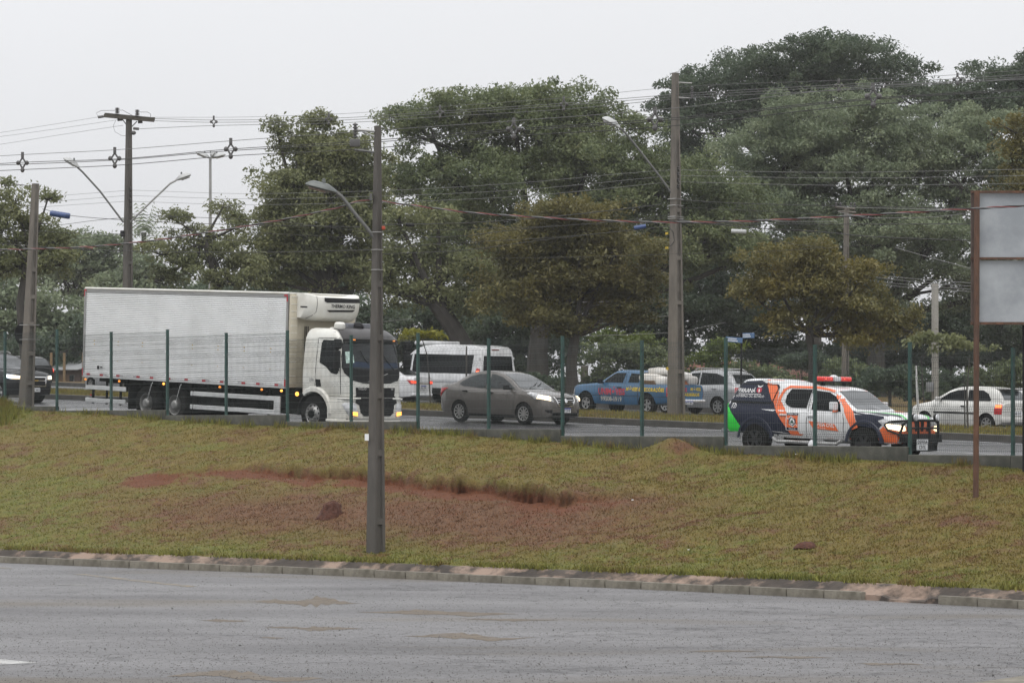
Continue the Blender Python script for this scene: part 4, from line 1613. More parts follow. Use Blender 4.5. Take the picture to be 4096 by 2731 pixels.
    def front(self, name, poly, m, rear=False, **k):
        """outline in (y, z) pressed onto nose or tail"""
        sx_ = -1 if rear else 1
        return self.press(name, [(sx_ * 4.0, y, z) for y, z in poly], (-sx_, 0, 0), m, **k)

    def top(self, name, poly, m, **k):
        return self.press(name, [(x, y, 4.0) for x, y in poly], (0, 0, -1), m, **k)

    def text(self, name, s, pos, size, m, face='side', eps=0.009, grid=0.25, parent=None, shear=0.0, stretch=1.0, bold=0.0, rot=0.0, side=None, lift=None):
        cu = bpy.data.curves.new('print', 'FONT')
        cu.body = s
        cu.size = size
        cu.shear = shear
        cu.offset = bold
        cu.align_x = 'CENTER'
        cu.align_y = 'CENTER'
        cu.resolution_u = 2
        t = bpy.data.objects.new('print', cu)
        COL.objects.link(t)
        bpy.context.view_layer.update()
        me = bpy.data.meshes.new_from_object(t.evaluated_get(bpy.context.evaluated_depsgraph_get()))
        bpy.data.objects.remove(t)
        bpy.data.curves.remove(cu)
        bm = bmesh.new()
        bm.from_mesh(me)
        bpy.data.meshes.remove(me)
        sd = side or self.side
        cr_, sr_ = math.cos(rot), math.sin(rot)
        for v in bm.verts:
            a, b = v.co.x * stretch, v.co.y
            a, b = a * cr_ - b * sr_, a * sr_ + b * cr_
            if face == 'side':
                v.co = (pos[0] + a * (1 if sd < 0 else -1), sd * 2.0, pos[1] + b)
            elif face == 'front':
                v.co = (4.0, pos[0] + a, pos[1] + b)
            elif face == 'rear':
                v.co = (-4.0, pos[0] - a, pos[1] + b)
            else:
                v.co = (pos[0] + b, pos[1] - a, 4.0)
        d = {'side': (0, -sd, 0), 'front': (-1, 0, 0), 'rear': (1, 0, 0), 'top': (0, 0, -1)}[face]
        if lift is not None:      # flat print on a separate flat plate
            for v in bm.verts:
                if face == 'side':
                    v.co.y = lift
                elif face in ('front', 'rear'):
                    v.co.x = lift
                else:
                    v.co.z = lift
            me = bpy.data.meshes.new(name)
            bm.to_mesh(me)
            bm.free()
            me.materials.append(m)
            o = bpy.data.objects.new(name, me)
            COL.objects.link(o)
            o.parent = parent or self.root
            return o
        return self.press(name, None, d, m, eps=eps, grid=grid, bm=bm, parent=parent)

    # ---- wheels and small parts
    def wheels(self, xf, xr, track, r, w=0.20, rim='alloy', spokes=9, rr=0.66, mats=None):
        mr_, md_ = mats or (M_alloy, M_dark)
        first = None
        for x in (xf, xr):
            for s in (self.side, -self.side):
                if first is None:
                    mb = MB()
                    mb.lathe([(r * rr, -w * .46), (r * .80, -w * .5), (r * .95, -w * .46), (r, -w * .33), (r * 1.0, 0), (r, w * .33), (r * .95, w * .46), (r * .8, w * .5), (r * rr, w * .46)],
                             (0, 0, 0), M_rubber, seg=28)
                    tyre = mb.build('wheel', self.root)
                    mb = MB()
                    mb.lathe([(r * rr, -w * .45), (r * rr * .93, -w * .42), (r * rr * .90, -w * .25), (0.001, -w * .22)], (0, 0, 0), md_, seg=24)
                    mb.lathe([(r * rr * 1.01, -w * .465), (r * rr * .90, -w * .44), (r * rr * .88, -w * .36)], (0, 0, 0), mr_, seg=24)
                    for k in range(spokes):
                        a = 2 * math.pi * k / spokes
                        R = Matrix.Rotation(-a, 3, 'Y')
                        mb.box(R @ Vector((r * rr * .53, -w * .36, 0)), (r * rr * .78, w * .10, r * rr * (1.9 / spokes)), mr_, R=R)
                    mb.lathe([(0.001, -w * .44), (r * .11, -w * .43), (r * .14, -w * .34)], (0, 0, 0), mr_, seg=12)
                    rimo = mb.build('rim', tyre)
                    first = tyre
                    t = tyre
                else:
                    t = copy_tree(first, self.root)
                t.location = (x, s * (track / 2), r * 0.985)
                t.rotation_euler = (0, RNG.uniform(0, 6), 0 if s < 0 else math.pi)

    def mirror(self, x, z, y0, m, sides=None, size=(0.10, 0.20, 0.14)):
        for s in sides or (self.side, -self.side):
            mb = MB()
            mb.box((x, s * (y0 + 0.14), z), size, m, bevel=0.04, seg=3)
            mb.box((x + 0.02, s * (y0 + 0.02), z - 0.04), (0.05, 0.12, 0.05), M_plastic)
            mb.build('wing_mirror', self.root)

    def handle(self, x, z, y0, m, L=0.2, sides=None):
        for s in sides or (self.side, -self.side):
            mb = MB()
            mb.box((x, s * y0, z), (L, 0.05, 0.04), m, bevel=0.012)
            mb.build('door_handle', self.root)

    def seam(self, pts, w=0.014, m=None, sides=None):
        """door gap: thin dark line in (x, z)"""
        for i in range(len(pts) - 1):
            (x0, z0), (x1, z1) = pts[i], pts[i + 1]
            L_ = math.hypot(x1 - x0, z1 - z0)
            nx, nz_ = -(z1 - z0) / L_ * w / 2, (x1 - x0) / L_ * w / 2
            self.sidep('door_gap', [(x0 + nx, z0 + nz_), (x1 + nx, z1 + nz_), (x1 - nx, z1 - nz_), (x0 - nx, z0 - nz_)], m or M_seam, sides=sides or (self.side,), eps=0.003)

    def plate(self, x, z, txt=None, y=0.0, rear=False, w=0.40, h=0.13, strip_=True, lines=None):
        sx_ = -1 if rear else 1
        mb = MB()
        mb.box((x, y, z), (0.012, w, h), M_platew)
        o = mb.build('number_plate', self.root, smooth=False)
        if strip_:
            mb = MB()
            mb.box((x + sx_ * 0.004, y, z + h * .38), (0.012, w * 0.99, h * .24), M_plateb)
            mb.build('plate_band', o, smooth=False)
        for i, l in enumerate(lines or ([txt] if txt else [])):
            k = len(lines) if lines else 1
            zz = z + (h * (0.22 - 0.46 * i) if k > 1 else -h * .1)
            self.text('plate_print', l, (y, zz), h * (0.62 if k == 1 else 0.46), M_ink, face='rear' if rear else 'front', lift=x + sx_ * 0.0085, bold=0.002, parent=o)
        return o


YAWN = math.radians(3.0)      # vehicles on the near carriageway point slightly off the fence line


def on_road(px, p):
    """point on the carriageway under photo column px in road lane p"""
    Y = ydepth(px, p)
    X = (px - CX) * Y / F
    s, _ = sp(X, Y)
    return Vector((X, Y, zr(s, p))), s


def place(px, p_near, track_half, x_local, right=True, yaw=0.0):
    """world position of a vehicle's origin so that its near wheel (local x) stands at photo column px in lane p_near"""
    w, s = on_road(px, p_near)
    d = 1 if right else -1
    cy, sy = math.cos(yaw), math.sin(yaw)
    # near wheel sits at (x_local, near side): undo the yawed offset
    s0 = s - d * (x_local * cy) - sy * track_half
    p0 = p_near + track_half * cy - d * x_local * sy
    q = xy(s0, p0)
    return Vector((q.x, q.y, zr(s0, p0)))


# ---------------------------------------------------------------- brown saloon
c = Car('saloon_car', 'brown-grey saloon car with lit headlamp on the wet near carriageway', place(2100, 59.4, 0.75, 1.30, True, YAWN), True, yaw=YAWN)
mb = c.lower([(2.17, .36, .66, .40), (2.12, .24, .74, .62), (1.98, .20, .82, .76), (1.6, .19, .90, .83), (1.1, .19, .97, .848), (.6, .18, .97, .85), (0, .18, .97, .85), (-.8, .18, .99, .85),
              (-1.4, .20, 1.02, .845), (-1.9, .24, 1.06, .80), (-2.12, .28, 1.06, .74), (-2.25, .36, 1.02, .66), (-2.30, .46, .94, .56)], m=M_taupe)
c.cabin([(1.12, .97, .72), (.85, 1.12, .68), (.45, 1.34, .61), (.10, 1.46, .575), (-.35, 1.515, .565), (-.9, 1.48, .56), (-1.35, 1.33, .575), (-1.7, 1.16, .62), (-2.0, 1.06, .67)], mb, M_taupe)
c.finish_body(mb, arches=(1.30, -1.30), ar=.345, az=.31)
c.sidep('window', [(.86, 1.02), (.58, 1.18), (.25, 1.335), (-.05, 1.405), (-.20, 1.415), (-.22, 1.01)], M_glass_s, eps=.008)
c.sidep('window', [(-.32, 1.01), (-.30, 1.42), (-.70, 1.405), (-1.05, 1.32), (-1.33, 1.19), (-1.43, 1.10), (-1.25, 1.05)], M_glass_s, eps=.008)
c.front('windscreen', [(-.64, 1.03), (-.50, 1.42), (0, 1.44), (.50, 1.42), (.64, 1.03), (0, 1.01)], M_glass_l, eps=.008)
c.front('rear_window', [(-.58, 1.12), (-.48, 1.38), (.48, 1.38), (.58, 1.12)], M_glass, rear=True, eps=.008)
for s in (-1, 1):
    h = c.press('headlamp', [(2.1, s * .44, .66), (2.1, s * .52, .80), (1.55, s * .80, .93), (1.45, s * .84, .90), (1.75, s * .83, .74)], (-1, -s * .9, -.1), M_lens, eps=.012, bulge=.02, grid=.08)
    c.press('bulb', [(2.05, s * .52, .69), (2.05, s * .54, .79), (1.80, s * .74, .83), (1.78, s * .78, .74)], (-1, -s * .9, -.1), M_headlit, eps=.036, bulge=.01, grid=.08, parent=h)
    c.press('tail_lamp', [(-2.15, s * .66, .98), (-1.82, s * .80, .985), (-2.0, s * .80, .90), (-2.2, s * .72, .72), (-2.24, s * .66, .74)], (1, -s * 1.1, 0), M_redlens, eps=.012, bulge=.012, grid=.08)
    c.front('fog_lamp_recess', [(s * .52, .34), (s * .66, .36), (s * .72, .44), (s * .52, .44)], M_plastic, eps=.008)
g = c.front('grille', [(-.40, .78), (.40, .78), (.30, .58), (.14, .555), (-.14, .555), (-.30, .58)], M_plastic, eps=.012)
for z in (.61, .66, .71):
    c.front('grille_bar', [(-.33, z), (.33, z), (.33, z + .014), (-.33, z + .014)], M_chrome, eps=.02, parent=g)
for s in (-1, 1):
    c.front('grille_trim', [(s * .44, .80), (s * .39, .80), (s * .28, .58), (s * .14, .55), (s * .14, .525), (s * .31, .55)], M_chrome, eps=.02, parent=g)
c.front('badge', [(.055 * math.cos(a), .70 + .055 * math.sin(a)) for a in np.linspace(0, 6.2, 12)], M_chrome, eps=.03, parent=g)
c.front('bumper_intake', [(-.55, .22), (-.5, .36), (.5, .36), (.55, .22)], M_plastic, eps=.008)
c.plate(2.195, .43, 'AYC 3390')
c.wheels(1.30, -1.30, 1.50, .315, w=.19, spokes=10)
c.mirror(.70, 1.05, .80, M_plastic)
c.handle(-.02, .88, .855, M_plastic, L=.17)
c.handle(-1.08, .91, .85, M_plastic, L=.17)
c.seam([(.95, .95), (.90, .30)])
c.seam([(-.27, 1.0), (-.27, .28)])
c.seam([(-1.42, 1.05), (-1.12, .66), (-.92, .36)])
c.sidep('sill', [(.92, .20), (.92, .265), (-.92, .265), (-.92, .20)], M_plastic, eps=.012)
for s in (-1, 1):
    mb = MB()
    mb.tube([(1.02, s * .1 - .18, 1.03), (.86, s * .1 + .2, 1.14), (.78, s * .1 + .34, 1.19)], .012, M_plastic, seg=5)
    mb.build('wiper', c.root)

# ---------------------------------------------------------------- rescue pickup with striped livery
c = Car('rescue_pickup', 'striped civil defence pickup in white, navy, orange and green with red light bar', place(3463, 51.2, 0.76, 1.52, True, YAWN * 1.4), True, yaw=YAWN * 1.4, cat='pickup', scale=0.95)
MW = M_white
mb = c.lower([(2.50, .52, .86, .62), (2.44, .42, .98, .78), (2.28, .40, 1.04, .86), (1.9, .42, 1.08, .90), (1.4, .44, 1.11, .91), (.9, .44, 1.14, .915), (.2, .44, 1.12, .915), (-.6, .44, 1.13, .915), (-.92, .46, 1.14, .915),
              (-1.6, .50, 1.15, .915), (-2.2, .52, 1.15, .91), (-2.52, .55, 1.15, .89), (-2.60, .60, 1.12, .85)], m=MW, crown=.06)
c.cabin([(1.32, 1.13, .76), (1.04, 1.29, .72), (.80, 1.47, .68), (.58, 1.60, .65), (.32, 1.67, .635), (-.15, 1.70, .63), (-.8, 1.71, .63), (-1.05, 1.76, .65), (-1.4, 1.82, .66), (-1.9, 1.83, .655), (-2.15, 1.79, .645), (-2.30, 1.65, .65),
         (-2.45, 1.42, .68), (-2.58, 1.18, .74)], mb, MW, base_in=.93)
c.finish_body(mb, arches=(1.60, -1.60), ar=.455, az=.40)
S1 = (c.side,)
# livery: navy rear quarter and fender, orange bands, green corner
c.sidep('navy_livery', [(-2.64, 1.25), (-2.52, 1.27), (-2.33, 1.58), (-2.15, 1.755), (-1.45, 1.79), (-1.07, 1.22), (-1.0, 1.06), (-.42, .43), (-1.9, .43), (-2.62, .50)], M_navy, eps=.005)
c.sidep('orange_stripe', [(-1.47, 1.80), (-1.21, 1.80), (-1.03, 1.50), (-1.03, 1.10), (-1.08, 1.20)], M_orange, eps=.009)
c.sidep('orange_stripe', [(-1.02, 1.09), (-.92, 1.31), (-.14, .42), (-.44, .43)], M_orange, eps=.009)
c.sidep('green_corner', [(-2.64, 1.28), (-2.52, 1.20), (-2.03, .66), (-2.08, .46), (-2.64, .50)], M_green, eps=.010)
c.sidep('orange_roof_line', [(-1.02, 1.10), (-1.01, 1.38), (-.93, 1.585), (-.79, 1.675), (.07, 1.675), (.40, 1.63), (.64, 1.575), (.77, 1.50), (.95, 1.32), (1.27, 1.085), (1.44, .76), (1.27, .70), (1.20, .80), (.94, 1.19), (.77, 1.40),
                             (.64, 1.515), (.40, 1.585), (.07, 1.625), (-.74, 1.625), (-.85, 1.57), (-.91, 1.44), (-.93, 1.28)], M_orange, eps=.011)
c.sidep('navy_fender', [(1.27, 1.10), (1.6, 1.07), (2.1, 1.03), (2.18, .92), (2.0, .74), (1.44, .80)], M_navy, eps=.010)
c.sidep('orange_bumper', [(2.62, .82), (2.22, .88), (2.02, .70), (2.05, .38), (2.62, .38)], M_orange, eps=.011, grid=.06)
c.front('orange_bumper_front', [(-.86, .86), (-.45, .80), (.45, .80), (.86, .86), (.86, .42), (-.86, .42)], M_orange, eps=.007, grid=.06)
for s_ in (-1, 1):
    c.top('navy_bonnet_edge', [(1.10, s_ * .84), (1.6, s_ * .86), (2.2, s_ * .80), (2.42, s_ * .60), (2.45, s_ * .52), (2.1, s_ * .62), (1.6, s_ * .72)], M_navy, eps=.008)
    c.top('green_bonnet_line', [(1.24, s_ * .745), (1.7, s_ * .70), (2.1, s_ * .62), (2.46, s_ * .49), (2.46, s_ * .42), (2.1, s_ * .55), (1.7, s_ * .64)], M_green, eps=.011)
c.top('bonnet_emblem', [(1.95, -.14), (2.12, 0), (1.95, .14), (1.78, 0)], M_orange, eps=.011)
c.text('bonnet_print', 'DEFESA CIVIL', (2.26, 0), .10, M_orange, face='top', eps=.011)
# glazing
c.sidep('window', [(.90, 1.10), (.82, 1.27), (.64, 1.455), (.42, 1.55), (.02, 1.585), (.02, 1.13)], M_tint, eps=.012)
c.sidep('window', [(-.13, 1.16), (-.08, 1.60), (-.70, 1.60), (-.79, 1.44), (-.79, 1.28), (-.70, 1.21), (-.57, 1.165)], M_tint, eps=.012)
wf = c.sidep('canopy_window_frame', [(-2.44, 1.26), (-2.24, 1.60), (-2.15, 1.70), (-1.10, 1.70), (-1.04, 1.64), (-1.14, 1.28), (-1.20, 1.24), (-2.40, 1.23)], M_plastic, eps=.0135, sides=S1)
c.sidep('canopy_window', [(-2.40, 1.28), (-2.21, 1.59), (-2.13, 1.675), (-1.12, 1.675), (-1.07, 1.63), (-1.165, 1.30), (-1.22, 1.27)], M_navy, eps=.0165, sides=S1)
c.sidep('orange_stripe', [(-1.40, 1.675), (-1.14, 1.675), (-1.075, 1.60), (-1.16, 1.30), (-1.17, 1.29)], M_orange, eps=.0195, sides=S1)
c.front('windscreen', [(-.68, 1.18), (-.58, 1.575), (0, 1.60), (.58, 1.575), (.68, 1.18), (0, 1.17)], M_glass_l, eps=.010)
c.front('rear_window', [(-.56, 1.25), (-.50, 1.65), (.50, 1.65), (.56, 1.25)], M_tint, rear=True, eps=.010)
# print
c.text('state_print', 'PARANÁ', (-1.99, 1.525), .135, M_wprint, shear=.15, bold=.003, eps=.0205)
c.text('state_print', 'GOVERNO DO ESTADO', (-1.87, 1.395), .082, M_wprint, eps=.0205)
c.sidep('print_rule', [(-2.24, 1.455), (-1.54, 1.455), (-1.54, 1.443), (-2.24, 1.443)], M_wprint, sides=S1, eps=.0205)
X_, Z_ = -.12, .07
c.sidep('shield', [(-1.56 + X_, 1.53 + Z_), (-1.42 + X_, 1.53 + Z_), (-1.41 + X_, 1.45 + Z_), (-1.49 + X_, 1.40 + Z_), (-1.57 + X_, 1.45 + Z_)], M_redprint, sides=S1, eps=.0205)
c.sidep('eagle', [(-1.58 + X_, 1.60 + Z_), (-1.49 + X_, 1.565 + Z_), (-1.40 + X_, 1.60 + Z_), (-1.44 + X_, 1.55 + Z_), (-1.49 + X_, 1.535 + Z_), (-1.54 + X_, 1.55 + Z_)], M_wprint, sides=S1, eps=.0205)
c.sidep('shield_mark', [(-1.51 + X_, 1.50 + Z_), (-1.47 + X_, 1.50 + Z_), (-1.475 + X_, 1.43 + Z_), (-1.505 + X_, 1.43 + Z_)], M_wprint, sides=S1, eps=.0225)
c.text('phone_print', '199', (-2.30, 1.135), .11, M_wprint, bold=.003, eps=.0135)
c.sidep('phone_mark', [(-2.37, 1.19), (-2.35, 1.225), (-2.25, 1.225), (-2.23, 1.19), (-2.26, 1.185), (-2.28, 1.21), (-2.32, 1.21), (-2.34, 1.185)], M_wprint, sides=S1, eps=.0135)


def em(name, pts, m, eps, parent=None):
    return c.sidep(name, [(-.48 + (x + .39) * .88, .835 + (z - .77) * .72) for x, z in pts], m, sides=S1, eps=eps, parent=parent)


e = em('emblem_panel', [(-.60, 1.04), (-.58, 1.06), (-.20, 1.06), (-.18, 1.04), (-.18, .50), (-.20, .48), (-.58, .48), (-.60, .50)], M_wprint, .0135)
em('emblem_field', [(-.582, .97), (-.198, .97), (-.198, .58), (-.582, .58)], M_orange, .0155, e)
em('emblem_band', [(-.582, 1.045), (-.198, 1.045), (-.198, .97), (-.582, .97)], M_navy, .0155, e)
em('emblem_band', [(-.582, .58), (-.198, .58), (-.198, .495), (-.582, .495)], M_navy, .0155, e)
em('emblem_hexagon', [(-.43, .93), (-.27, .85), (-.27, .70), (-.36, .62), (-.50, .70), (-.50, .86)], M_navy, .0175, e)
em('emblem_core', [(-.42, .89), (-.31, .83), (-.29, .73), (-.38, .66), (-.47, .72), (-.46, .83)], M_wprint, .0195, e)
em('emblem_triangle', [(-.38, .86), (-.32, .71), (-.45, .72)], mat('dark_green_print', (0.015, 0.07, 0.05), .5), .0215, e)
em('emblem_bolt', [(-.575, .91), (-.52, .86), (-.43, .95), (-.34, .885), (-.345, .87), (-.43, .925), (-.52, .84), (-.578, .89)], M_wprint, .0205, e)
em('emblem_bolt', [(-.50, .69), (-.36, .60), (-.27, .68), (-.205, .62), (-.205, .64), (-.27, .705), (-.36, .625), (-.50, .71)], M_wprint, .0205, e)
c.text('emblem_print', 'DEFESA CIVIL', (-.48, 1.006), .048, M_wprint, eps=.018, parent=e)
c.text('emblem_print', 'PARANÁ', (-.48, .667), .052, M_wprint, eps=.018, parent=e)
b = c.sidep('orange_flash', [(.0, .865), (.76, .815), (.88, .655), (.14, .70)], M_orange, sides=S1, eps=.0135)
c.text('flash_print', 'DEFESA CIVIL', (.45, .785), .105, M_wprint, bold=.003, eps=.0165, rot=-.06, parent=b)
c.text('flash_print', 'COORDENADORIA', (.36, .715), .036, M_wprint, eps=.0165, rot=-.06, parent=b)
# lamps, grille, bull bar
for s in (-1, 1):
    h = c.press('headlamp', [(2.46, s * .50, .74), (2.44, s * .54, .93), (2.12, s * .86, .97), (2.0, s * .90, .93), (2.2, s * .88, .76), (2.42, s * .62, .68)], (-1, -s * .8, -.05), M_lens, eps=.016, bulge=.02, grid=.08)
    c.press('bulb', [(2.46, s * .52, .72), (2.44, s * .54, .82), (2.16, s * .84, .86), (2.22, s * .86, .76), (2.42, s * .62, .69)], (-1, -s * .8, -.05), M_headlit, eps=.040, bulge=.01, grid=.08, parent=h)
    c.press('fog_lamp', [(2.46 + .0, s * .66 + .07 * math.cos(a), .49 + .07 * math.sin(a)) for a in np.linspace(0, 6.0, 12)], (-1, -s * .35, 0), M_lens, eps=.018, bulge=.01, grid=.07)
    c.press('tail_lamp', [(-2.6, s * .86, 1.02), (-2.50, s * .89, 1.02), (-2.48, s * .9, .62), (-2.6, s * .86, .62)], (1, -s * .8, 0), M_redlens, eps=.014, bulge=.01)
c.front('grille', [(-.48, .96), (.48, .96), (.46, .70), (-.46, .70)], M_plastic, eps=.010)
for s in (-1, 0, 1):
    c.front('grille_post', [(s * .26 - .05, .96), (s * .26 + .05, .96), (s * .22 + .05, .70), (s * .22 - .05, .70)], M_orange, eps=.018)
c.front('bumper_intake', [(-.55, .62), (.55, .62), (.5, .44), (-.5, .44)], M_plastic, eps=.010)
mb = MB()
yy = [-.56, -.22, .22, .56]
mb.tube([(2.50, -.76, .58), (2.56, -.70, .86), (2.60, -.56, .95), (2.63, 0, .96), (2.60, .56, .95), (2.56, .70, .86), (2.50, .76, .58)], .032, M_plastic, seg=8)
mb.tube([(2.36, -.92, .92), (2.52, -.72, .94), (2.63, -.5, .95)], .026, M_plastic, seg=8)
mb.tube([(2.36, -.95, .92), (2.22, -.96, .85), (2.30, -.94, .72), (2.50, -.74, .62)], .024, M_plastic, seg=8)
mb.tube([(2.36, .92, .92), (2.52, .72, .94), (2.63, .5, .95)], .026, M_plastic, seg=8)
mb.tube([(2.36, .95, .92), (2.22, .96, .85), (2.30, .94, .72), (2.50, .74, .62)], .024, M_plastic, seg=8)
for y in yy:
    mb.tube([(2.60, y, .30), (2.66, y, .6), (2.64, y, .95)], .030, M_plastic, seg=8)
mb.tube([(2.64, -.62, .78), (2.66, .62, .78)], .024, M_plastic, seg=8)
mb.box((2.58, 0, .55), (.16, 1.5, .20), M_plastic, bevel=.03)
mb.box((2.55, 0, .34), (.10, 1.3, .20), M_plastic, bevel=.03)
mb.build('bull_bar', c.root)
for y in (-.40, .48):
    mb = MB()
    mb.lathe([(.001, .07), (.075, .06), (.085, .03), (.07, -.04), (.001, -.06)], (2.66, y, 1.03), M_lens, axis='x', seg=14)
    mb.lathe([(.088, .03), (.092, .0), (.07, -.05)], (2.66, y, 1.03), M_plastic, axis='x', seg=14)
    mb.build('spot_lamp', c.root)
c.plate(2.685, .40, lines=['DEFESA', 'CIVIL'], w=.44, h=.26, strip_=False, y=-.10)
c.wheels(1.60, -1.60, 1.62, .385, w=.25, spokes=6, rr=.60, mats=(mat('black_rim', (0.016, 0.016, 0.017), .4), M_dark))
for x, m_ in ((1.60, M_navy), (-1.60, M_navy)):
    for s in (c.side, -c.side):
        mb = MB()
        mb.lathe([(r_, t_ if s < 0 else -t_) for r_, t_ in ((.455, -.015), (.465, -.035), (.52, -.028), (.545, -.005), (.55, .05))], (x, s * .895, .40), m_, seg=22, a0=.02, a1=math.pi - .02)
        o = mb.build('fender_flare', c.root)
c.mirror(.78, 1.24, .86, M_white, size=(.12, .22, .20))
c.handle(-.76, .99, .925, M_white)
c.handle(.06, .99, .925, M_white)
c.seam([(-.07, 1.58), (-.07, .47)])
c.seam([(-.93, 1.60), (-1.0, .56), (-.86, .45)], w=.03)
c.seam([(.95, 1.12), (1.02, .90), (1.0, .48)])
for s in (-1, 1):
    mb = MB()
    mb.tube([(1.02, s * .98, .44), (.9, s * 1.0, .36), (-.85, s * 1.0, .36), (-1.0, s * .96, .44)], .045, M_alloy, seg=8)
    mb.build('side_step', c.root)
    mb = MB()
    mb.tube([(1.14, s * .06 - .25, 1.20), (.92, s * .06 + .0, 1.31), (.82, s * .06 + .18, 1.36)], .013, M_plastic, seg=5)
    mb.build('wiper', c.root)
mb = MB()
mb.tube([(-2.62, -.80, .58), (-2.72, -.72, .56), (-2.74, 0, .56), (-2.72, .72, .56), (-2.62, .80, .58)], .055, M_chrome, seg=8)
mb.build('rear_bumper', c.root)
# light bar across the cab roof
mb = MB()
for y in (-.42, .42):
    mb.box((.02, y, 1.745), (.10, .05, .09), M_plastic)
mb.box((.02, 0, 1.795), (.22, 1.06, .035), M_plastic, bevel=.012)
lb = mb.build('light_bar', c.root)
for y, L_ in ((-.37, .42), (.37, .42)):
    mb = MB()
    mb.box((.02, y, 1.862), (.25, L_, .11), M_redlens2, bevel=.052, seg=4)
    o = mb.build('red_beacon', lb)
    mb = MB()
    for yy_ in (-.10, .10):
        mb.ell((.02, y + yy_, 1.862), (.132, .075, .032), M_redglow)
    mb.build('flasher', o)
mb = MB()
mb.box((.02, 0, 1.862), (.26, .28, .11), M_lens, bevel=.03)
mb.ell((.02, 0, 1.91), (.09, .11, .05), M_white)
mb.build('siren', lb)
mb = MB()
mb.tube([(-.35, .5, 1.70), (-.42, .52, 2.05)], .006, M_plastic, seg=4)
mb.build('aerial', c.root)

# ---------------------------------------------------------------- blue pickup loaded with white bundles
c = Car('blue_pickup', 'old blue pickup with painted lettering loaded with white bundles', place(2351, 75.6, 0.72, 1.55, False), False, cat='pickup')
BLUE = c
mb = c.lower([(2.34, .46, .80, .52), (2.30, .36, .90, .70), (2.1, .34, .97, .82), (1.5, .34, 1.03, .86), (.95, .33, 1.07, .87), (.2, .32, 1.05, .87), (-.6, .32, 1.06, .87), (-1.5, .36, 1.07, .87), (-2.3, .42, 1.07, .865),
              (-2.56, .46, 1.07, .855), (-2.60, .48, 1.06, .84)], m=M_bluep, crown=.02)
c.cabin([(.98, 1.06, .72), (.72, 1.24, .68), (.38, 1.44, .63), (.20, 1.52, .61), (-.1, 1.555, .61), (-.7, 1.55, .61), (-.98, 1.50, .63), (-1.10, 1.40, .68), (-1.16, 1.06, .76)], mb, M_bluep, base_in=.93)
c.finish_body(mb, arches=(1.55, -1.50), ar=.42, az=.37)
c.sidep('window', [(.68, 1.10), (.62, 1.18), (.30, 1.40), (.18, 1.44), (-.30, 1.445), (-.26, 1.10)], M_glass, eps=.010)
c.sidep('window', [(-.52, 1.12), (-.55, 1.44), (-.98, 1.42), (-1.04, 1.12)], M_glass, eps=.010)
c.front('windscreen', [(-.66, 1.12), (-.52, 1.50), (.52, 1.50), (.66, 1.12)], M_glass_l, eps=.010)
c.front('rear_window', [(-.60, 1.14), (-.52, 1.48), (.52, 1.48), (.60, 1.14)], M_glass, rear=True, eps=.010)
c.text('red_lettering', 'UNIMÓVEIS', (.22, .77), .30, M_redprint, bold=.012, stretch=.86)
c.text('phone_lettering', '99508-1919', (.24, .52), .22, mat('cream_print', (.38, .37, .33), .5, var=.2, scale=12), bold=.008, stretch=.98)
c.text('yellow_lettering', 'MÓVEIS E DECORAÇÕES', (-1.42, .88), .17, M_yelprint, bold=.008, stretch=1.0)
c.text('red_lettering', 'UNIMÓVEIS', (.35, .90), .20, M_redprint, face='rear', bold=.008, stretch=.7)
c.text('yellow_lettering', 'MÓVEIS', (-.45, .93), .15, M_yelprint, face='rear', bold=.006)
c.text('yellow_lettering', 'ARMÁRIOS', (-.28, .74), .15, M_yelprint, face='rear', bold=.006)
c.text('phone_lettering', '99508-1919', (.42, .74), .13, M_wprint, face='rear', bold=.004)
for s in (-1, 1):
    c.press('tail_lamp', [(-2.6, s * .84, .98), (-2.48, s * .87, .98), (-2.48, s * .87, .66), (-2.6, s * .84, .66)], (1, -s * .9, 0), M_redlens, eps=.014, bulge=.01)
    c.press('headlamp', [(2.3, s * .48, .62), (2.3, s * .50, .78), (2.16, s * .80, .80), (2.16, s * .80, .64)], (-1, -s * .7, 0), M_lens, eps=.012)
c.sidep('body_crease', [(2.0, .635), (2.0, .65), (-2.5, .65), (-2.5, .635)], M_seam, sides=(c.side,), eps=.004)
c.seam([(.80, 1.06), (.84, .40)])
c.seam([(-.36, 1.5), (-.38, .36)])
c.seam([(-1.08, 1.05), (-1.06, .36)], w=.03)
mb = MB()
mb.box((-2.66, 0, .52), (.12, 1.70, .13), M_chrome, bevel=.03)
mb.build('rear_bumper', c.root)
c.plate(-2.735, .46, 'MDT 8842', rear=True)
c.wheels(1.55, -1.50, 1.46, .355, w=.22, spokes=5, rr=.58, mats=(M_steel, M_dark))
c.mirror(.72, 1.14, .82, M_plastic, size=(.10, .2, .17))
c.handle(-.14, .93, .872, M_plastic)
# the load: tied white bundles, a brown plank stack and an orange drawer, each its own thing standing on the bed
M_sheet = mat('white_sheeting', (0.60, 0.59, 0.56), 0.6, var=0.12, scale=5, dirt=(0.28, 0.22, 0.15), dscale=2.2, damt=0.55, bump=0.5, bscale=7)
M_wood = mat('brown_board', (0.13, 0.075, 0.035), 0.6, var=0.3, scale=6, stretch=(1, 6, 6))
M_owood = mat('orange_board', (0.26, 0.075, 0.018), 0.5, var=0.2, scale=6, stretch=(1, 6, 6))


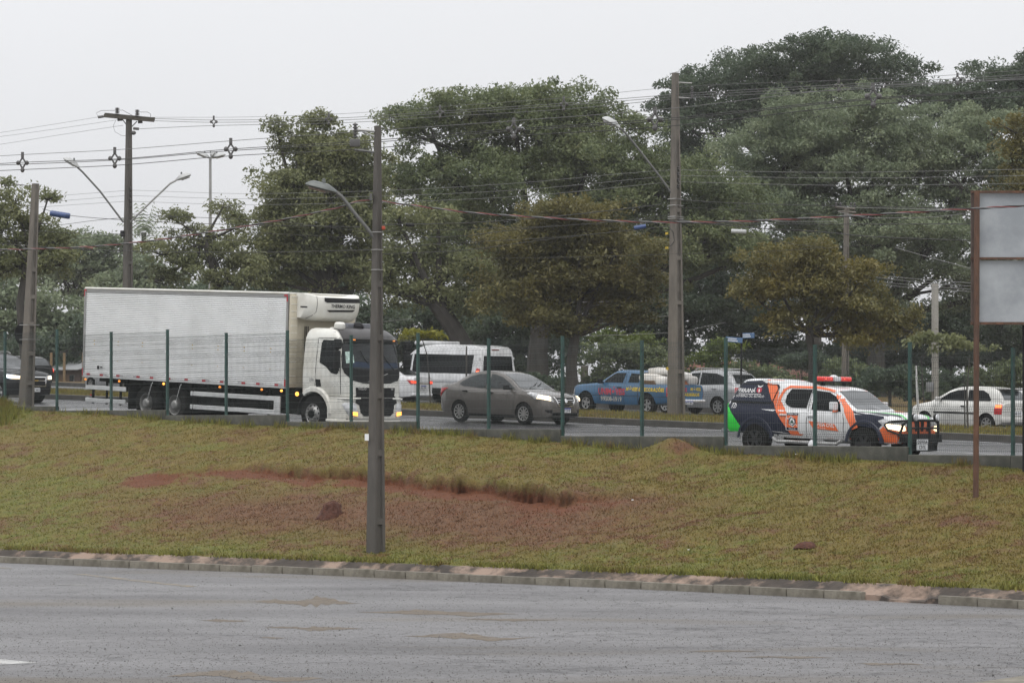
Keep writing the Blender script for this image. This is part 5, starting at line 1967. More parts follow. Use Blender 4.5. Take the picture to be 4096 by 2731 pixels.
def bundle(cx, cy, cz, rx, ry, rz, seed, label, m=M_sheet, cat='bundle'):
    mb = MB()
    mb.ell((0, 0, 0), (rx, ry, rz), m, seg=22, rings=14)
    for v in mb.bm.verts:
        q = v.co
        sgn = Vector((math.copysign(abs(q.x / rx) ** 0.6, q.x), math.copysign(abs(q.y / ry) ** 0.6, q.y), math.copysign(abs(q.z / rz) ** 0.62, q.z)))
        f = 1 + 0.14 * noise.noise(Vector((q.x * 3.2, q.y * 3.2, q.z * 4 + seed))) + 0.05 * noise.noise(Vector((q.x * 9, q.y * 9, seed)))
        v.co = Vector((sgn.x * rx, sgn.y * ry, sgn.z * rz)) * f * 0.86
    o = mb.build('bundle', None, angle=80)
    o.matrix_world = BLUE.root.matrix_world @ Matrix.Translation((cx, cy, cz))
    return tag(o, label, cat, 'load on the blue pickup')


bundle(-1.42, .25, 1.27, .62, .60, .22, 1, 'white wrapped bundle lying right behind the blue cab')
bundle(-1.62, .05, 1.52, .68, .55, .17, 2, 'white padded bundle on top of the load, partly behind the pole')
bundle(-1.90, .42, 1.20, .30, .42, .20, 3, 'small white sack at the side rail of the blue bed')
bundle(-2.26, .0, 1.36, .30, .62, .20, 4, 'white bundle at the tail end of the load', )
bundle(-2.38, -.42, 1.22, .20, .34, .20, 5, 'grey-white sack in the tailgate corner of the blue pickup', mat('grey_sheeting', (.38, .37, .35), .6, var=.2, bump=.4))
for (x, y, z, sx_, sy_, sz, m_, lab, nm) in ((-1.45, .66, 1.14, .82, .22, .14, M_wood, 'brown board stack along the side rail of the blue bed', 'board_stack'),
                                            (-2.40, .10, 1.16, .20, .85, .17, M_owood, 'orange wooden drawer lying on the tailgate of the blue pickup', 'wooden_drawer')):
    mb = MB()
    for k in range(3):
        mb.box((0.01 * k, 0, -sz / 2 + sz * (k + .5) / 3), (sx_ - .02 * k, sy_, sz / 3 - .008), m_, bevel=.006, seg=1)
    o = mb.build(nm, None)
    o.matrix_world = BLUE.root.matrix_world @ Matrix.Translation((x, y, z))
    tag(o, lab, 'boards' if 'board' in nm else 'drawer', 'load on the blue pickup')

# ---------------------------------------------------------------- white minibus
c = Car('minibus', 'white high-roofed minibus with dark side windows behind the brown saloon', place(1862, 79.2, 0.85, -1.75, False), False, cat='van')
mb = c.lower([(2.75, .50, .95, .60), (2.68, .40, 1.08, .80), (2.4, .38, 1.20, .92), (1.8, .36, 1.28, .97), (.8, .34, 1.26, .98), (-.5, .34, 1.26, .98), (-1.8, .36, 1.26, .98), (-2.5, .40, 1.26, .975), (-2.64, .42, 1.26, .96)],
             m=M_white, crown=.02)
c.cabin([(2.25, 1.26, .86), (1.9, 1.62, .84), (1.55, 1.98, .82), (1.2, 2.16, .80), (.7, 2.26, .80), (-.5, 2.30, .81), (-1.8, 2.29, .81), (-2.35, 2.26, .80), (-2.52, 2.20, .79), (-2.60, 2.08, .80), (-2.66, 1.26, .90)], mb, M_white,
        base_in=.965, bulge=.015)
c.finish_body(mb, arches=(1.75, -1.75), ar=.40, az=.36)
c.sidep('window', [(1.35, 1.17), (1.32, 1.90), (-2.20, 1.90), (-2.16, 1.17)], M_tint, eps=.010)
c.sidep('window', [(1.98, 1.32), (1.62, 1.82), (1.45, 1.90), (1.45, 1.32)], M_glass, eps=.010)
c.front('rear_window', [(-.80, 1.17), (-.74, 1.88), (.74, 1.88), (.80, 1.17)], M_tint, rear=True, eps=.012)
c.front('windscreen', [(-.76, 1.40), (-.68, 1.95), (.68, 1.95), (.76, 1.40)], M_glass, eps=.012)
c.front('brake_light', [(-.10, 2.14), (.30, 2.14), (.30, 2.09), (-.10, 2.09)], mat('dark_red_lens', (.12, .03, .02), .4), rear=True, eps=.014)
c.front('door_gap', [(-.012, .5), (-.012, 1.28), (.012, 1.28), (.012, .5)], M_seam, rear=True, eps=.004)
for s in (-1, 1):
    t = c.press('tail_lamp', [(-2.62, s * .90, 1.36), (-2.48, s * .96, 1.40), (-2.42, s * .97, 1.24), (-2.5, s * .97, 1.12), (-2.62, s * .92, 1.12)], (1, -s * 1.0, 0), M_redlens, eps=.016, bulge=.012, grid=.08)
    c.press('bulb', [(-2.60, s * .91, 1.28), (-2.47, s * .96, 1.28), (-2.47, s * .96, 1.19), (-2.60, s * .92, 1.19)], (1, -s * 1.0, 0), M_redglow, eps=.034, parent=t)
    c.press('side_reflector', [(-2.3, s, .66), (-2.12, s, .66), (-2.12, s, .62), (-2.3, s, .62)], (0, -s, 0), M_redlens, eps=.012)
    mb = MB()
    mb.box((-2.56, s * .88, 1.80), (.10, .06, .10), M_white, bevel=.015)
    mb.build('door_hinge', c.root)
c.sidep('side_moulding', [(1.3, .80), (1.3, .90), (-2.4, .90), (-2.4, .80)], mat('grey_moulding', (.42, .43, .45), .4), sides=(c.side,), eps=.012)
c.sidep('step_panel', [(1.15, .36), (1.15, .58), (-1.05, .58), (-1.05, .36)], M_plastic, sides=(c.side,), eps=.014)
mb = MB()
mb.box((-2.68, 0, .46), (.12, 1.86, .18), M_white, bevel=.03)
mb.build('rear_bumper', c.root)
mb = MB()
mb.box((.95, 0, 2.34), (1.5, 1.15, .16), M_white, bevel=.07, seg=3)
mb.build('roof_air_unit', c.root)
c.wheels(1.75, -1.75, 1.72, .35, w=.22, spokes=6, rr=.60, mats=(M_steel, M_dark))

# ---------------------------------------------------------------- white hatchback at right
def hatch(c, m, L0=1.95, glass=M_glass, tail=M_redlens, arch=True):
    mb = c.lower([(1.92, .36, .62, .46), (1.87, .24, .70, .64), (1.68, .20, .78, .76), (1.25, .19, .87, .81), (.8, .18, .93, .82), (.0, .18, .92, .82), (-.9, .18, .94, .82), (-1.45, .22, .95, .80), (-1.72, .28, .94, .76), (-1.80, .38, .90, .70)], m=m)
    c.cabin([(1.0, .93, .70), (.7, 1.10, .66), (.35, 1.29, .60), (.05, 1.38, .57), (-.5, 1.42, .56), (-1.1, 1.40, .56), (-1.42, 1.34, .57), (-1.62, 1.16, .62), (-1.76, .96, .68)], mb, m)
    c.finish_body(mb, arches=(1.22, -1.22), ar=.33, az=.29)
    c.sidep('window', [(.72, .97), (.35, 1.20), (.05, 1.29), (-.30, 1.31), (-.38, .97)], glass, eps=.009)
    c.sidep('window', [(-.46, .97), (-.38, 1.31), (-.95, 1.30), (-1.18, 1.20), (-1.32, 1.03), (-1.30, .98)], glass, eps=.009)
    c.front('rear_window', [(-.56, 1.02), (-.50, 1.30), (.50, 1.30), (.56, 1.02)], M_glass_l, rear=True, eps=.009)
    c.front('windscreen', [(-.62, 1.0), (-.50, 1.30), (.50, 1.30), (.62, 1.0)], M_glass_l, eps=.009)
    c.wheels(1.22, -1.22, 1.42, .285, w=.17, spokes=7, mats=(M_steel, M_dark))
    c.handle(-.32, .80, .825, M_plastic, L=.16)
    c.mirror(.60, 1.0, .78, m)
    c.seam([(.80, .9), (.80, .28)])
    c.seam([(-.43, 1.3), (-.46, .28)])


c = Car('hatchback_car', 'white three-door hatchback with glowing tail lamp behind the rusty post', place(3950, 74.6, 0.71, -1.22, False), False, cat='car')
hatch(c, M_white2, glass=M_tint)
c.sidep('rubbing_strip', [(.85, .56), (.85, .61), (-.85, .61), (-.85, .56)], M_plastic, eps=.010)
for s in (-1, 1):
    t = c.press('tail_lamp', [(-1.74, s * .68, .88), (-1.60, s * .78, .88), (-1.52, s * .80, .74), (-1.54, s * .80, .58), (-1.76, s * .72, .58)], (1, -s * .85, 0), M_redlens, eps=.014, bulge=.012, grid=.07)
    c.press('bulb', [(-1.73, s * .70, .86), (-1.60, s * .78, .86), (-1.58, s * .79, .78), (-1.74, s * .72, .78)], (1, -s * .85, 0), M_redglow, eps=.036, grid=.07, parent=t)
mb = MB()
mb.box((-1.50, 0, 1.37), (.34, 1.04, .035), M_white2, bevel=.012)
mb.box((-1.60, 0, 1.345), (.10, .9, .03), M_dark)
mb.build('roof_spoiler', c.root)
mb = MB()
mb.box((-1.80, 0, .42), (.10, 1.5, .16), M_white2, bevel=.03)
mb.build('rear_bumper', c.root)
c.plate(-1.83, .62, 'AJR 5527', rear=True, strip_=False)

# ---------------------------------------------------------------- silver estate behind the blue pickup
c = Car('estate_car', 'silver high-roofed estate car half hidden behind the blue pickup tail', place(2876, 79.0, 0.75, -1.30, False), False, cat='car')
mb = c.lower([(2.1, .40, .70, .48), (2.05, .28, .80, .68), (1.85, .25, .88, .80), (1.4, .24, .97, .86), (.9, .24, 1.03, .87), (0, .24, 1.04, .87), (-1.0, .24, 1.07, .87), (-1.7, .28, 1.08, .85), (-2.0, .34, 1.05, .79), (-2.08, .45, 1.0, .74)], m=M_silver)
c.cabin([(1.15, 1.03, .74), (.8, 1.24, .70), (.4, 1.48, .64), (.1, 1.58, .61), (-.6, 1.63, .60), (-1.2, 1.60, .60), (-1.6, 1.50, .61), (-1.88, 1.24, .66), (-2.0, 1.07, .71)], mb, M_silver)
c.finish_body(mb, arches=(1.30, -1.30), ar=.37, az=.33)
c.sidep('window', [(.85, 1.08), (.45, 1.36), (.1, 1.48), (-.25, 1.50), (-.28, 1.08)], M_glass, eps=.009)
c.sidep('window', [(-.35, 1.08), (-.33, 1.51), (-1.05, 1.49), (-1.45, 1.38), (-1.62, 1.22), (-1.55, 1.12)], M_glass, eps=.009)
c.front('rear_window', [(-.58, 1.14), (-.50, 1.46), (.50, 1.46), (.58, 1.14)], M_glass, rear=True, eps=.009)
c.front('windscreen', [(-.66, 1.10), (-.52, 1.48), (.52, 1.48), (.66, 1.10)], M_glass, eps=.009)
for s in (-1, 1):
    mb = MB()
    mb.tube([(.1, s * .56, 1.60), (-.1, s * .57, 1.665), (-1.15, s * .565, 1.66), (-1.4, s * .56, 1.57)], .022, M_alloy, seg=6)
    mb.build('roof_rail', c.root)
    c.press('tail_lamp', [(-2.04, s * .56, 1.0), (-2.0, s * .74, 1.0), (-2.0, s * .76, .82), (-2.05, s * .58, .82)], (1, 0, 0), M_redlens, eps=.014, grid=.08)
c.wheels(1.30, -1.30, 1.50, .33, w=.20, spokes=7)
c.handle(-.15, .92, .875, M_silver)
c.handle(-1.12, .95, .87, M_silver)

# ---------------------------------------------------------------- white saloon tail beside the truck cab
c = Car('saloon_car', 'white saloon car seen from behind between truck cab and minibus', place(1566, 75.2, 0.72, -1.28, False, math.radians(17)), False, yaw=math.radians(17), cat='car')
M_w3 = M_white
mb = c.lower([(2.15, .36, .62, .45), (2.05, .24, .74, .68), (1.7, .20, .84, .80), (1.1, .19, .95, .845), (0, .18, .95, .845), (-1.2, .20, .99, .84), (-1.8, .24, 1.03, .80), (-2.12, .28, 1.03, .75), (-2.22, .34, .99, .68)], m=M_w3)
c.cabin([(1.1, .95, .72), (.45, 1.33, .60), (.05, 1.44, .57), (-.5, 1.48, .56), (-1.1, 1.40, .57), (-1.6, 1.14, .62), (-1.85, 1.03, .66)], mb, M_w3)
c.finish_body(mb, arches=(1.28, -1.28), ar=.34, az=.30)
c.front('rear_window', [(-.56, 1.08), (-.46, 1.36), (.46, 1.36), (.56, 1.08)], M_glass, rear=True, eps=.010)
c.sidep('window', [(.75, 1.0), (.3, 1.3), (-.2, 1.38), (-.9, 1.34), (-1.35, 1.1), (-1.2, 1.02)], M_glass, eps=.009)
for s in (-1, 1):
    t = c.press('tail_lamp', [(-2.2, s * .38, .88), (-2.2, s * .40, .76), (-2.1, s * .74, .74), (-2.0, s * .78, .90)], (1, -s * .5, 0), M_redlens, eps=.012, bulge=.01, grid=.08)
    c.press('bulb', [(-2.2, s * .46, .86), (-2.2, s * .46, .78), (-2.1, s * .70, .78), (-2.08, s * .72, .87)], (1, -s * .5, 0), M_redlit, eps=.03, grid=.08, parent=t)
c.front('chrome_bar', [(-.40, .80), (.40, .80), (.40, .76), (-.40, .76)], M_chrome, rear=True, eps=.014)
c.plate(-2.245, .64, 'BCX 7A52', rear=True)
mb = MB()
mb.box((-2.20, 0, .36), (.10, 1.40, .10), M_white, bevel=.03)
mb.build('rear_bumper', c.root)
c.wheels(1.28, -1.28, 1.46, .31, w=.19, spokes=7)

# ---------------------------------------------------------------- cars at the left edge
c = Car('suv_car', 'black sport utility car with bright headlamps behind the leaning pole', place(3, 57.9, 0.76, 1.32, True, YAWN), True, yaw=YAWN, cat='car')
mb = c.lower([(2.22, .40, .78, .50), (2.17, .30, .90, .70), (2.0, .27, 1.0, .83), (1.5, .26, 1.07, .91), (1.0, .26, 1.11, .92), (0, .26, 1.10, .92), (-1.2, .27, 1.13, .92), (-2.0, .32, 1.12, .88), (-2.3, .42, 1.06, .80)], m=M_blackp)
c.cabin([(1.15, 1.10, .78), (.8, 1.30, .73), (.4, 1.54, .67), (.05, 1.66, .64), (-.7, 1.72, .63), (-1.5, 1.66, .63), (-1.95, 1.45, .66), (-2.2, 1.12, .74)], mb, M_blackp)
c.finish_body(mb, arches=(1.32, -1.32), ar=.40, az=.36)
c.sidep('window', [(.88, 1.16), (.45, 1.44), (.05, 1.56), (-.25, 1.58), (-.28, 1.16)], M_glass, eps=.010)
c.sidep('window', [(-.36, 1.16), (-.34, 1.58), (-1.2, 1.56), (-1.65, 1.42), (-1.72, 1.20)], M_glass, eps=.010)
c.front('windscreen', [(-.70, 1.16), (-.56, 1.58), (0, 1.61), (.56, 1.58), (.70, 1.16), (0, 1.14)], M_glass_l, eps=.010)
for s in (-1, 1):
    h = c.press('headlamp', [(2.18, s * .44, .80), (2.16, s * .50, .92), (1.70, s * .86, 1.00), (1.62, s * .90, .92), (1.95, s * .84, .80)], (-1, -s * .9, -.05), M_lens, eps=.014, bulge=.02, grid=.08)
    c.press('bulb', [(2.16, s * .50, .82), (2.14, s * .54, .90), (1.96, s * .74, .93), (1.96, s * .78, .83)], (-1, -s * .9, -.05), M_headlit, eps=.040, grid=.08, parent=h)
    c.press('bulb', [(1.94, s * .76, .84), (1.94, s * .74, .94), (1.78, s * .85, .95), (1.80, s * .87, .86)], (-1, -s * .9, -.05), M_xenon, eps=.044, grid=.08, parent=h)
    mb = MB()
    mb.tube([(.0, s * .60, 1.68), (-.2, s * .61, 1.74), (-1.4, s * .60, 1.72)], .022, M_alloy, seg=6)
    mb.build('roof_rail', c.root)
c.front('grille', [(-.46, .88), (.46, .88), (.44, .70), (-.44, .70)], M_plastic, eps=.012)
for (za, zb_, w_) in ((.905, .875, .47), (.79, .765, .46), (.60, .572, .44)):
    c.front('chrome_bar', [(-w_, za), (w_, za), (w_, zb_), (-w_, zb_)], M_chrome, eps=.022)
for s in (-1, 1):
    c.front('chrome_edge', [(s * .47, .90), (s * .44, .90), (s * .42, .57), (s * .45, .57)], M_chrome, eps=.022)
c.front('lower_grille', [(-.43, .75), (.43, .75), (.40, .60), (-.40, .60)], M_plastic, eps=.014)
c.front('gold_badge', [(-.12, .80), (.12, .80), (.12, .755), (-.12, .755)], mat('gold_badge', (.42, .27, .05), .3, metal=.5), eps=.032)
c.plate(2.25, .46, 'AZQ 4410', strip_=False)
c.wheels(1.32, -1.32, 1.54, .36, w=.23, spokes=5)
c.mirror(.78, 1.2, .88, M_blackp)

c = Car('hatchback_car', 'black hatchback seen from behind beside the leaning pole', place(66, 74.0, 0.71, -1.22, False), False, cat='car', yaw=math.radians(4))
hatch(c, M_blackp)
for s in (-1, 1):
    t = c.press('tail_lamp', [(-1.76, s * .62, .92), (-1.60, s * .77, .94), (-1.58, s * .79, .72), (-1.77, s * .66, .70)], (1, -s * .7, 0), M_redlens, eps=.014, bulge=.012, grid=.07)
    c.press('bulb', [(-1.76, s * .64, .90), (-1.64, s * .75, .90), (-1.64, s * .76, .76), (-1.77, s * .66, .76)], (1, -s * .7, 0), M_redlit, eps=.034, grid=.07, parent=t)
c.front('bumper_panel', [(-.6, .5), (.6, .5), (.6, .36), (-.6, .36)], M_silver, rear=True, eps=.012)

c = Car('hatchback_car', 'silver car with round wheel arch glimpsed under the rear of the truck box', place(369, 75.6, 0.71, 1.22, False), False, cat='car')
hatch(c, M_silver)
for s in (-1, 1):
    h = c.press('headlamp', [(1.86, s * .46, .58), (1.84, s * .50, .70), (1.55, s * .76, .76), (1.66, s * .76, .62)], (-1, -s * .8, 0), M_lens, eps=.012, grid=.08)
    c.press('bulb', [(1.86, s * .50, .60), (1.84, s * .52, .67), (1.70, s * .66, .68), (1.74, s * .68, .61)], (-1, -s * .8, 0), M_headlit, eps=.03, grid=.08, parent=h)
# ---------------------------------------------------------------- refrigerated box truck
M_twhite = mat('truck_white', (0.64, 0.64, 0.60), 0.38, var=0.05, scale=3, dirt=(0.34, 0.29, 0.20), dscale=1.0, damt=0.35, coat=0.25)
M_tbox = mat('aluminium_box_white', (0.74, 0.75, 0.75), 0.5, var=0.05, scale=2, dirt=(0.58, 0.59, 0.58), dscale=0.9, damt=0.4)
M_tan = mat('bulkhead_cream', (0.50, 0.46, 0.36), 0.55, var=0.06, dirt=(0.36, 0.31, 0.22), damt=0.5)
M_rail = mat('anodised_rail', (0.30, 0.30, 0.29), 0.45, metal=0.4, var=0.1, dirt=(0.1, 0.1, 0.1), dscale=3, damt=0.4)
M_guard = mat('guard_aluminium', (0.52, 0.53, 0.53), 0.45, metal=0.2, var=0.08)
M_ref = mat('red_reflector', (0.36, 0.02, 0.03), 0.35, var=0.1)
M_refw = mat('white_reflector', (0.42, 0.42, 0.43), 0.35, var=0.1)
M_visor = mat('visor_plastic', (0.022, 0.020, 0.020), 0.3, var=0.15, spec=0.4)
M_glass_t = mat('truck_windscreen', (0.016, 0.018, 0.020), 0.10, var=0.5, scale=2.5, spec=0.3)
M_blue = mat('blue_dash_cloth', (0.006, 0.018, 0.045), 0.7, var=0.2)
M_yel = mat('yellow_tag', (0.50, 0.33, 0.03), 0.5)

c = Car('box_truck', 'white refrigerated box truck with cab at right on the near lane', place(1261, 53.0, 1.05, 0.0, True, YAWN), True, yaw=YAWN, cat='truck', pitch=-0.047)
T = c
R_ = c.root
# x = 0 at the front axle, forward positive
# --- box
bx0, bx1, bz0, bz1, bw = -10.12, -1.02, 1.17, 3.80, 1.28
mb = MB()
mb.box(((bx0 + bx1) / 2, 0, (bz0 + bz1) / 2), (bx1 - bx0 - .02, 2 * bw - .07, bz1 - bz0 - .02), M_tbox)
box = mb.build('cargo_box', R_, smooth=False)
# ribbed side skins: real corrugation
for s in (-1, 1):
    prof = []
    n = 46
    z0, z1 = bz0 + .05, bz1 - .11
    for k in range(n):
        za = z0 + (z1 - z0) * k / n
        dz = (z1 - z0) / n
        prof += [(0.0, za), (0.0, za + dz * .42), (.026, za + dz * .56), (.026, za + dz * .74)]
    prof.append((0.0, z1))
    mb = MB()
    xs_ = np.linspace(bx0 + .06, bx1 - .07, 12)
    for a, b in zip(xs_[:-1], xs_[1:]):
        pass
    rows = [[(x, s * (bw - .03 + d), z) for d, z in prof] for x in (bx0 + .05, bx1 - .06)]
    mb.grid(rows, M_tbox)
    sk = mb.build('ribbed_side', R_, smooth=False)
    mb = MB()
    for x in xs_[1:-1]:
        mb.box((x, s * (bw - .010), (z0 + z1) / 2), (.012, .004, z1 - z0), M_tbox)
    mb.build('panel_seam', sk, smooth=False)
mb = MB()
for s in (-1, 1):
    mb.box(((bx0 + bx1) / 2, s * (bw - .008), bz1 - .075), (bx1 - bx0, .03, .07), M_rail)
    mb.box(((bx0 + bx1) / 2, s * (bw - .005), bz0 + .02), (bx1 - bx0, .03, .06), M_guard)
for x in (bx0 + .02, bx1 - .03):
    for s in (-1, 1):
        mb.box((x, s * (bw - .01), (bz0 + bz1) / 2), (.07, .045, bz1 - bz0), M_rail)
mb.build('box_rail', R_, smooth=False)
mb = MB()
mb.box(((bx0 + bx1) / 2, 0, bz1 + .005), (bx1 - bx0 + .01, 2 * bw + .01, .05), M_twhite, bevel=.02)
for s in (-1, 1):
    mb.tube([(bx0, s * (bw - .02), bz1 + .0), (bx1, s * (bw - .02), bz1 + .0)], .035, M_twhite, seg=8)
mb.build('box_roof', R_)
# front bulkhead with ribbed corner panel
mb = MB()
mb.box((bx1 + .012, 0, (bz0 + bz1) / 2), (.03, 2 * bw - .09, bz1 - bz0 - .04), M_tan)
mb.build('bulkhead', R_, smooth=False)
cp = None
mb = MB()
mb.box((bx1 + .05, -bw + .16, (bz0 + bz1) / 2 - .02), (.05, .28, bz1 - bz0 - .08), M_tan, bevel=.01)
for k in range(13):
    mb.box((bx1 + .078, -bw + .16, bz0 + .14 + k * .20), (.012, .24, .015), M_twhite)
mb.build('corner_panel', R_)
mb = MB()
for y in (-.72, -.66, -.60):
    mb.tube([(bx1 + .10, y, 2.9), (bx1 + .09, y + .02, 2.2), (bx1 + .12, y, 1.5)], .014, M_plastic, seg=6)
mb.build('hose', R_)['kind'] = 'stuff'
mb = MB()
mb.tube([(bx1 + .15, .62, 3.1), (bx1 + .15, .62, 2.5)], .05, M_plastic, seg=8)
mb.build('pipe', R_)
# reflectors and marker lamps along the lower edge
for s in (-1, 1):
    for k in range(12):
        x = bx0 + .12 + k * (bx1 - bx0 - .5) / 11
        if 4 <= k <= 6:
            segs = [(x, M_ref)]
        else:
            segs = [(x, M_ref), (x + .16, M_refw)] if k % 3 else [(x, M_refw), (x + .16, M_ref)]
        for (xx, m_) in segs:
            mb = MB()
            mb.box((xx, s * (bw + .012), bz0 + .075), (.15, .006, .06), m_)
            mb.build('reflector', R_, smooth=False)
    for (x, z, dx, dz) in ((bx0 + .035, bz1 - .06, .10, .05), (bx0 + .0, bz1 - .15, .03, .16), (bx0 + .0, bz0 + .14, .03, .24), (bx1 - .09, bz1 - .06, .14, .05), (bx1 - .035, bz1 - .15, .05, .16), (bx1 - .035, bz0 + .14, .05, .20)):
        mb = MB()
        mb.box((x, s * (bw + .016), z), (dx, .008, dz), M_ref)
        mb.build('reflector', R_, smooth=False)
    for i, x in enumerate((-10.0, -8.4, -6.35, -3.85, -2.05, -1.22)):
        mb = MB()
        mb.ell((x, s * (bw - .02), bz0 - .08), (.035, .04, .035), M_amberlit if i in (2, 5) else M_amberdim)
        mb.build('marker_lamp', R_)
for k in range(8):
    for z in (2.95 - .0 * k, 2.35, 1.78):
        mb = MB()
        mb.box((bx0 + .5 + k * 1.13, -(bw - .008), z - .7 * (z > 2.9) - .1), (.045, .006, .025), M_yel)
        mb.build('tag', R_, smooth=False)
mb = MB()
mb.box((-9.4, -(bw - .005), 1.46), (.07, .03, .10), M_plastic)
mb.box((-9.25, -(bw - .005), 1.47), (.09, .03, .03), M_plastic)
mb.build('socket', R_)
# --- chassis
mb = MB()
for y in (-.42, .42):
    mb.box((-4.1, y, .92), (10.0, .09, .26), M_dark)
mb.box((-5.5, 0, 1.10), (8.2, 2.1, .10), M_dark)
for x in np.arange(-9.0, -1.0, .75):
    mb.box((x, 0, 1.08), (.10, 2.3, .14), M_dark)
mb.box((-3.0, -.80, .72), (1.3, .55, .56), M_dark, bevel=.06)
mb.box((-4.6, -.75, .78), (1.0, .5, .5), M_plastic, bevel=.08)
mb.box((-3.2, .80, .72), (1.7, .55, .56), M_dark, bevel=.06)
mb.box((-1.35, -.2, .80), (1.0, 1.6, .7), M_dark)
mb.box((-6.5, 0, .55), (.3, 1.2, .3), M_dark, bevel=.08)
mb.box((-5.0, -.7, 1.0), (.5, .4, .3), M_dark)
mb.box((-8.6, -.55, .95), (.4, .4, .34), M_dark)
mb.build('chassis', R_, smooth=False)
# side guards
for s in (-1, 1):
    for (xa, xb) in ((-10.0, -8.1), (-5.15, -1.50)):
        mb = MB()
        for z in (.86, .48):
            mb.box(((xa + xb) / 2, s * 1.24, z), (xb - xa, .04, .13), M_guard, bevel=.012, seg=1)
        for x in np.linspace(xa + .3, xb - .3, 3):
            mb.box((x, s * 1.19, .74), (.06, .05, .72), M_dark)
        if xb > -3:
            mb.box((-1.42, s * 1.22, .67), (.26, .05, .52), M_guard, bevel=.02)
        mb.build('side_guard', R_)
    for x in (-7.95, -5.02):
        mb = MB()
        mb.box((x, s * .98, .62), (.03, .56, .66), M_plastic)
        mb.build('mud_flap', R_, smooth=False)
mb = MB()
mb.box((-10.03, 0, .50), (.10, 2.3, .14), M_rail, bevel=.02)
mb.build('rear_bumper', R_)
for y in (-.95, .95):
    mb = MB()
    mb.box((-10.08, y, .62), (.05, .10, .05), M_redlens)
    mb.build('tail_lamp', R_, smooth=False)
# --- wheels
def truck_wheel(dual):
    r, w = .50, .29
    mb = MB()
    for off in ((0, .33) if dual else (0,)):
        mb.lathe([(r * .56, -w * .46 + off), (r * .84, -w * .5 + off), (r * .96, -w * .46 + off), (r, -w * .36 + off), (r, w * .36 + off), (r * .96, w * .46 + off), (r * .84, w * .5 + off), (r * .56, w * .46 + off)],
                 (0, 0, 0), M_rubber, seg=32)
    t = mb.build('wheel', R_)
    mb = MB()
    sgn = 1 if dual else -1
    if dual:
        mb.lathe([(r * .58, -w * .47), (r * .54, -w * .44), (r * .50, -w * .1), (r * .42, .06), (.001, .06)], (0, 0, 0), M_steel, seg=28)
        mb.lathe([(.001, -.19), (.10, -.18), (.14, -.14), (.15, .06)], (0, 0, 0), M_steel, seg=18)
    else:
        mb.lathe([(r * .58, -w * .47), (r * .54, -w * .45), (r * .50, -w * .36), (r * .40, -w * .46), (r * .30, -w * .62), (r * .26, -w * .62), (.001, -w * .60)], (0, 0, 0), M_steel, seg=28)
        mb.lathe([(.001, -w * .80), (.10, -w * .78), (.115, -w * .6)], (0, 0, 0), M_dark, seg=18)
    for k in range(10):
        a = 2 * math.pi * k / 10
        rr_ = .165 if dual else .165
        yy_ = -w * .66 if not dual else .03
        mb.lathe([(.001, yy_ - .03), (.018, yy_ - .03), (.018, yy_ + .03)], (rr_ * math.cos(a), 0, rr_ * math.sin(a)), M_alloy, seg=6)
        if not dual:
            mb.lathe([(.001, -w * .43), (.028, -w * .43)], (.235 * math.cos(a), -.004, .235 * math.sin(a)), M_dark, seg=8)
    mb.build('rim', t)
    return t


wf_ = truck_wheel(False)
wd_ = truck_wheel(True)
for x, proto in ((0, wf_), (-5.86, wd_), (-7.16, wd_)):
    for s in (-1, 1):
        if proto is not None and not proto.get('_p'):
            t = proto
            proto['_p'] = 1
        else:
            t = copy_tree(proto, R_)
        t.location = (x, s * (1.03 if proto is wf_ else 1.10), .50)
        t.rotation_euler = (0, RNG.uniform(0, 6), 0 if s < 0 else math.pi)
for w_ in (wf_, wd_):
    pass
for o in list(bpy.data.objects):
    if o.get('_p') is not None:
        del o['_p']
for x in (-5.86, -7.16):
    for s in (-1, 1):
        mb = MB()
        mb.tube([(x + .05, s * 1.26, .50), (x + .30, s * 1.30, 1.05), (x + .34, s * 1.28, 1.12)], .012, M_guard, seg=5)
        mb.build('inflation_hose', R_)
# --- cab: stacked rounded outlines
def ring(xf, xr, hw, rf, rr, z, lean=0.0, n=6, bow=0.06):
    pts = []
    for s in (-1, 1):
        seq = []
        if s < 0:
            cxr, cyr = xr + rr, -hw + rr
            for k in range(n + 1):
                a = math.pi + (math.pi / 2) * k / n
                seq.append((cxr + rr * math.cos(a), cyr + rr * math.sin(a)))
            cxf = xf - rf
            for k in range(n + 1):
                a = -math.pi / 2 + (math.pi / 2) * k / n
                seq.append((cxf + rf * math.cos(a), -hw + rf + rf * math.sin(a)))
            for yy_ in np.linspace(-hw + rf, hw - rf, 9)[1:-1]:
                seq.append((xf + bow * (1 - (yy_ / hw) ** 2), yy_))
        else:
            cxf = xf - rf
            for k in range(n + 1):
                a = 0 + (math.pi / 2) * k / n
                seq.append((cxf + rf * math.cos(a), hw - rf + rf * math.sin(a)))
            cxr = xr + rr
            for k in range(n + 1):
                a = math.pi / 2 + (math.pi / 2) * k / n
                seq.append((cxr + rr * math.cos(a), hw - rr + rr * math.sin(a)))
        pts += seq
    return [(x, y, z) for x, y in pts]


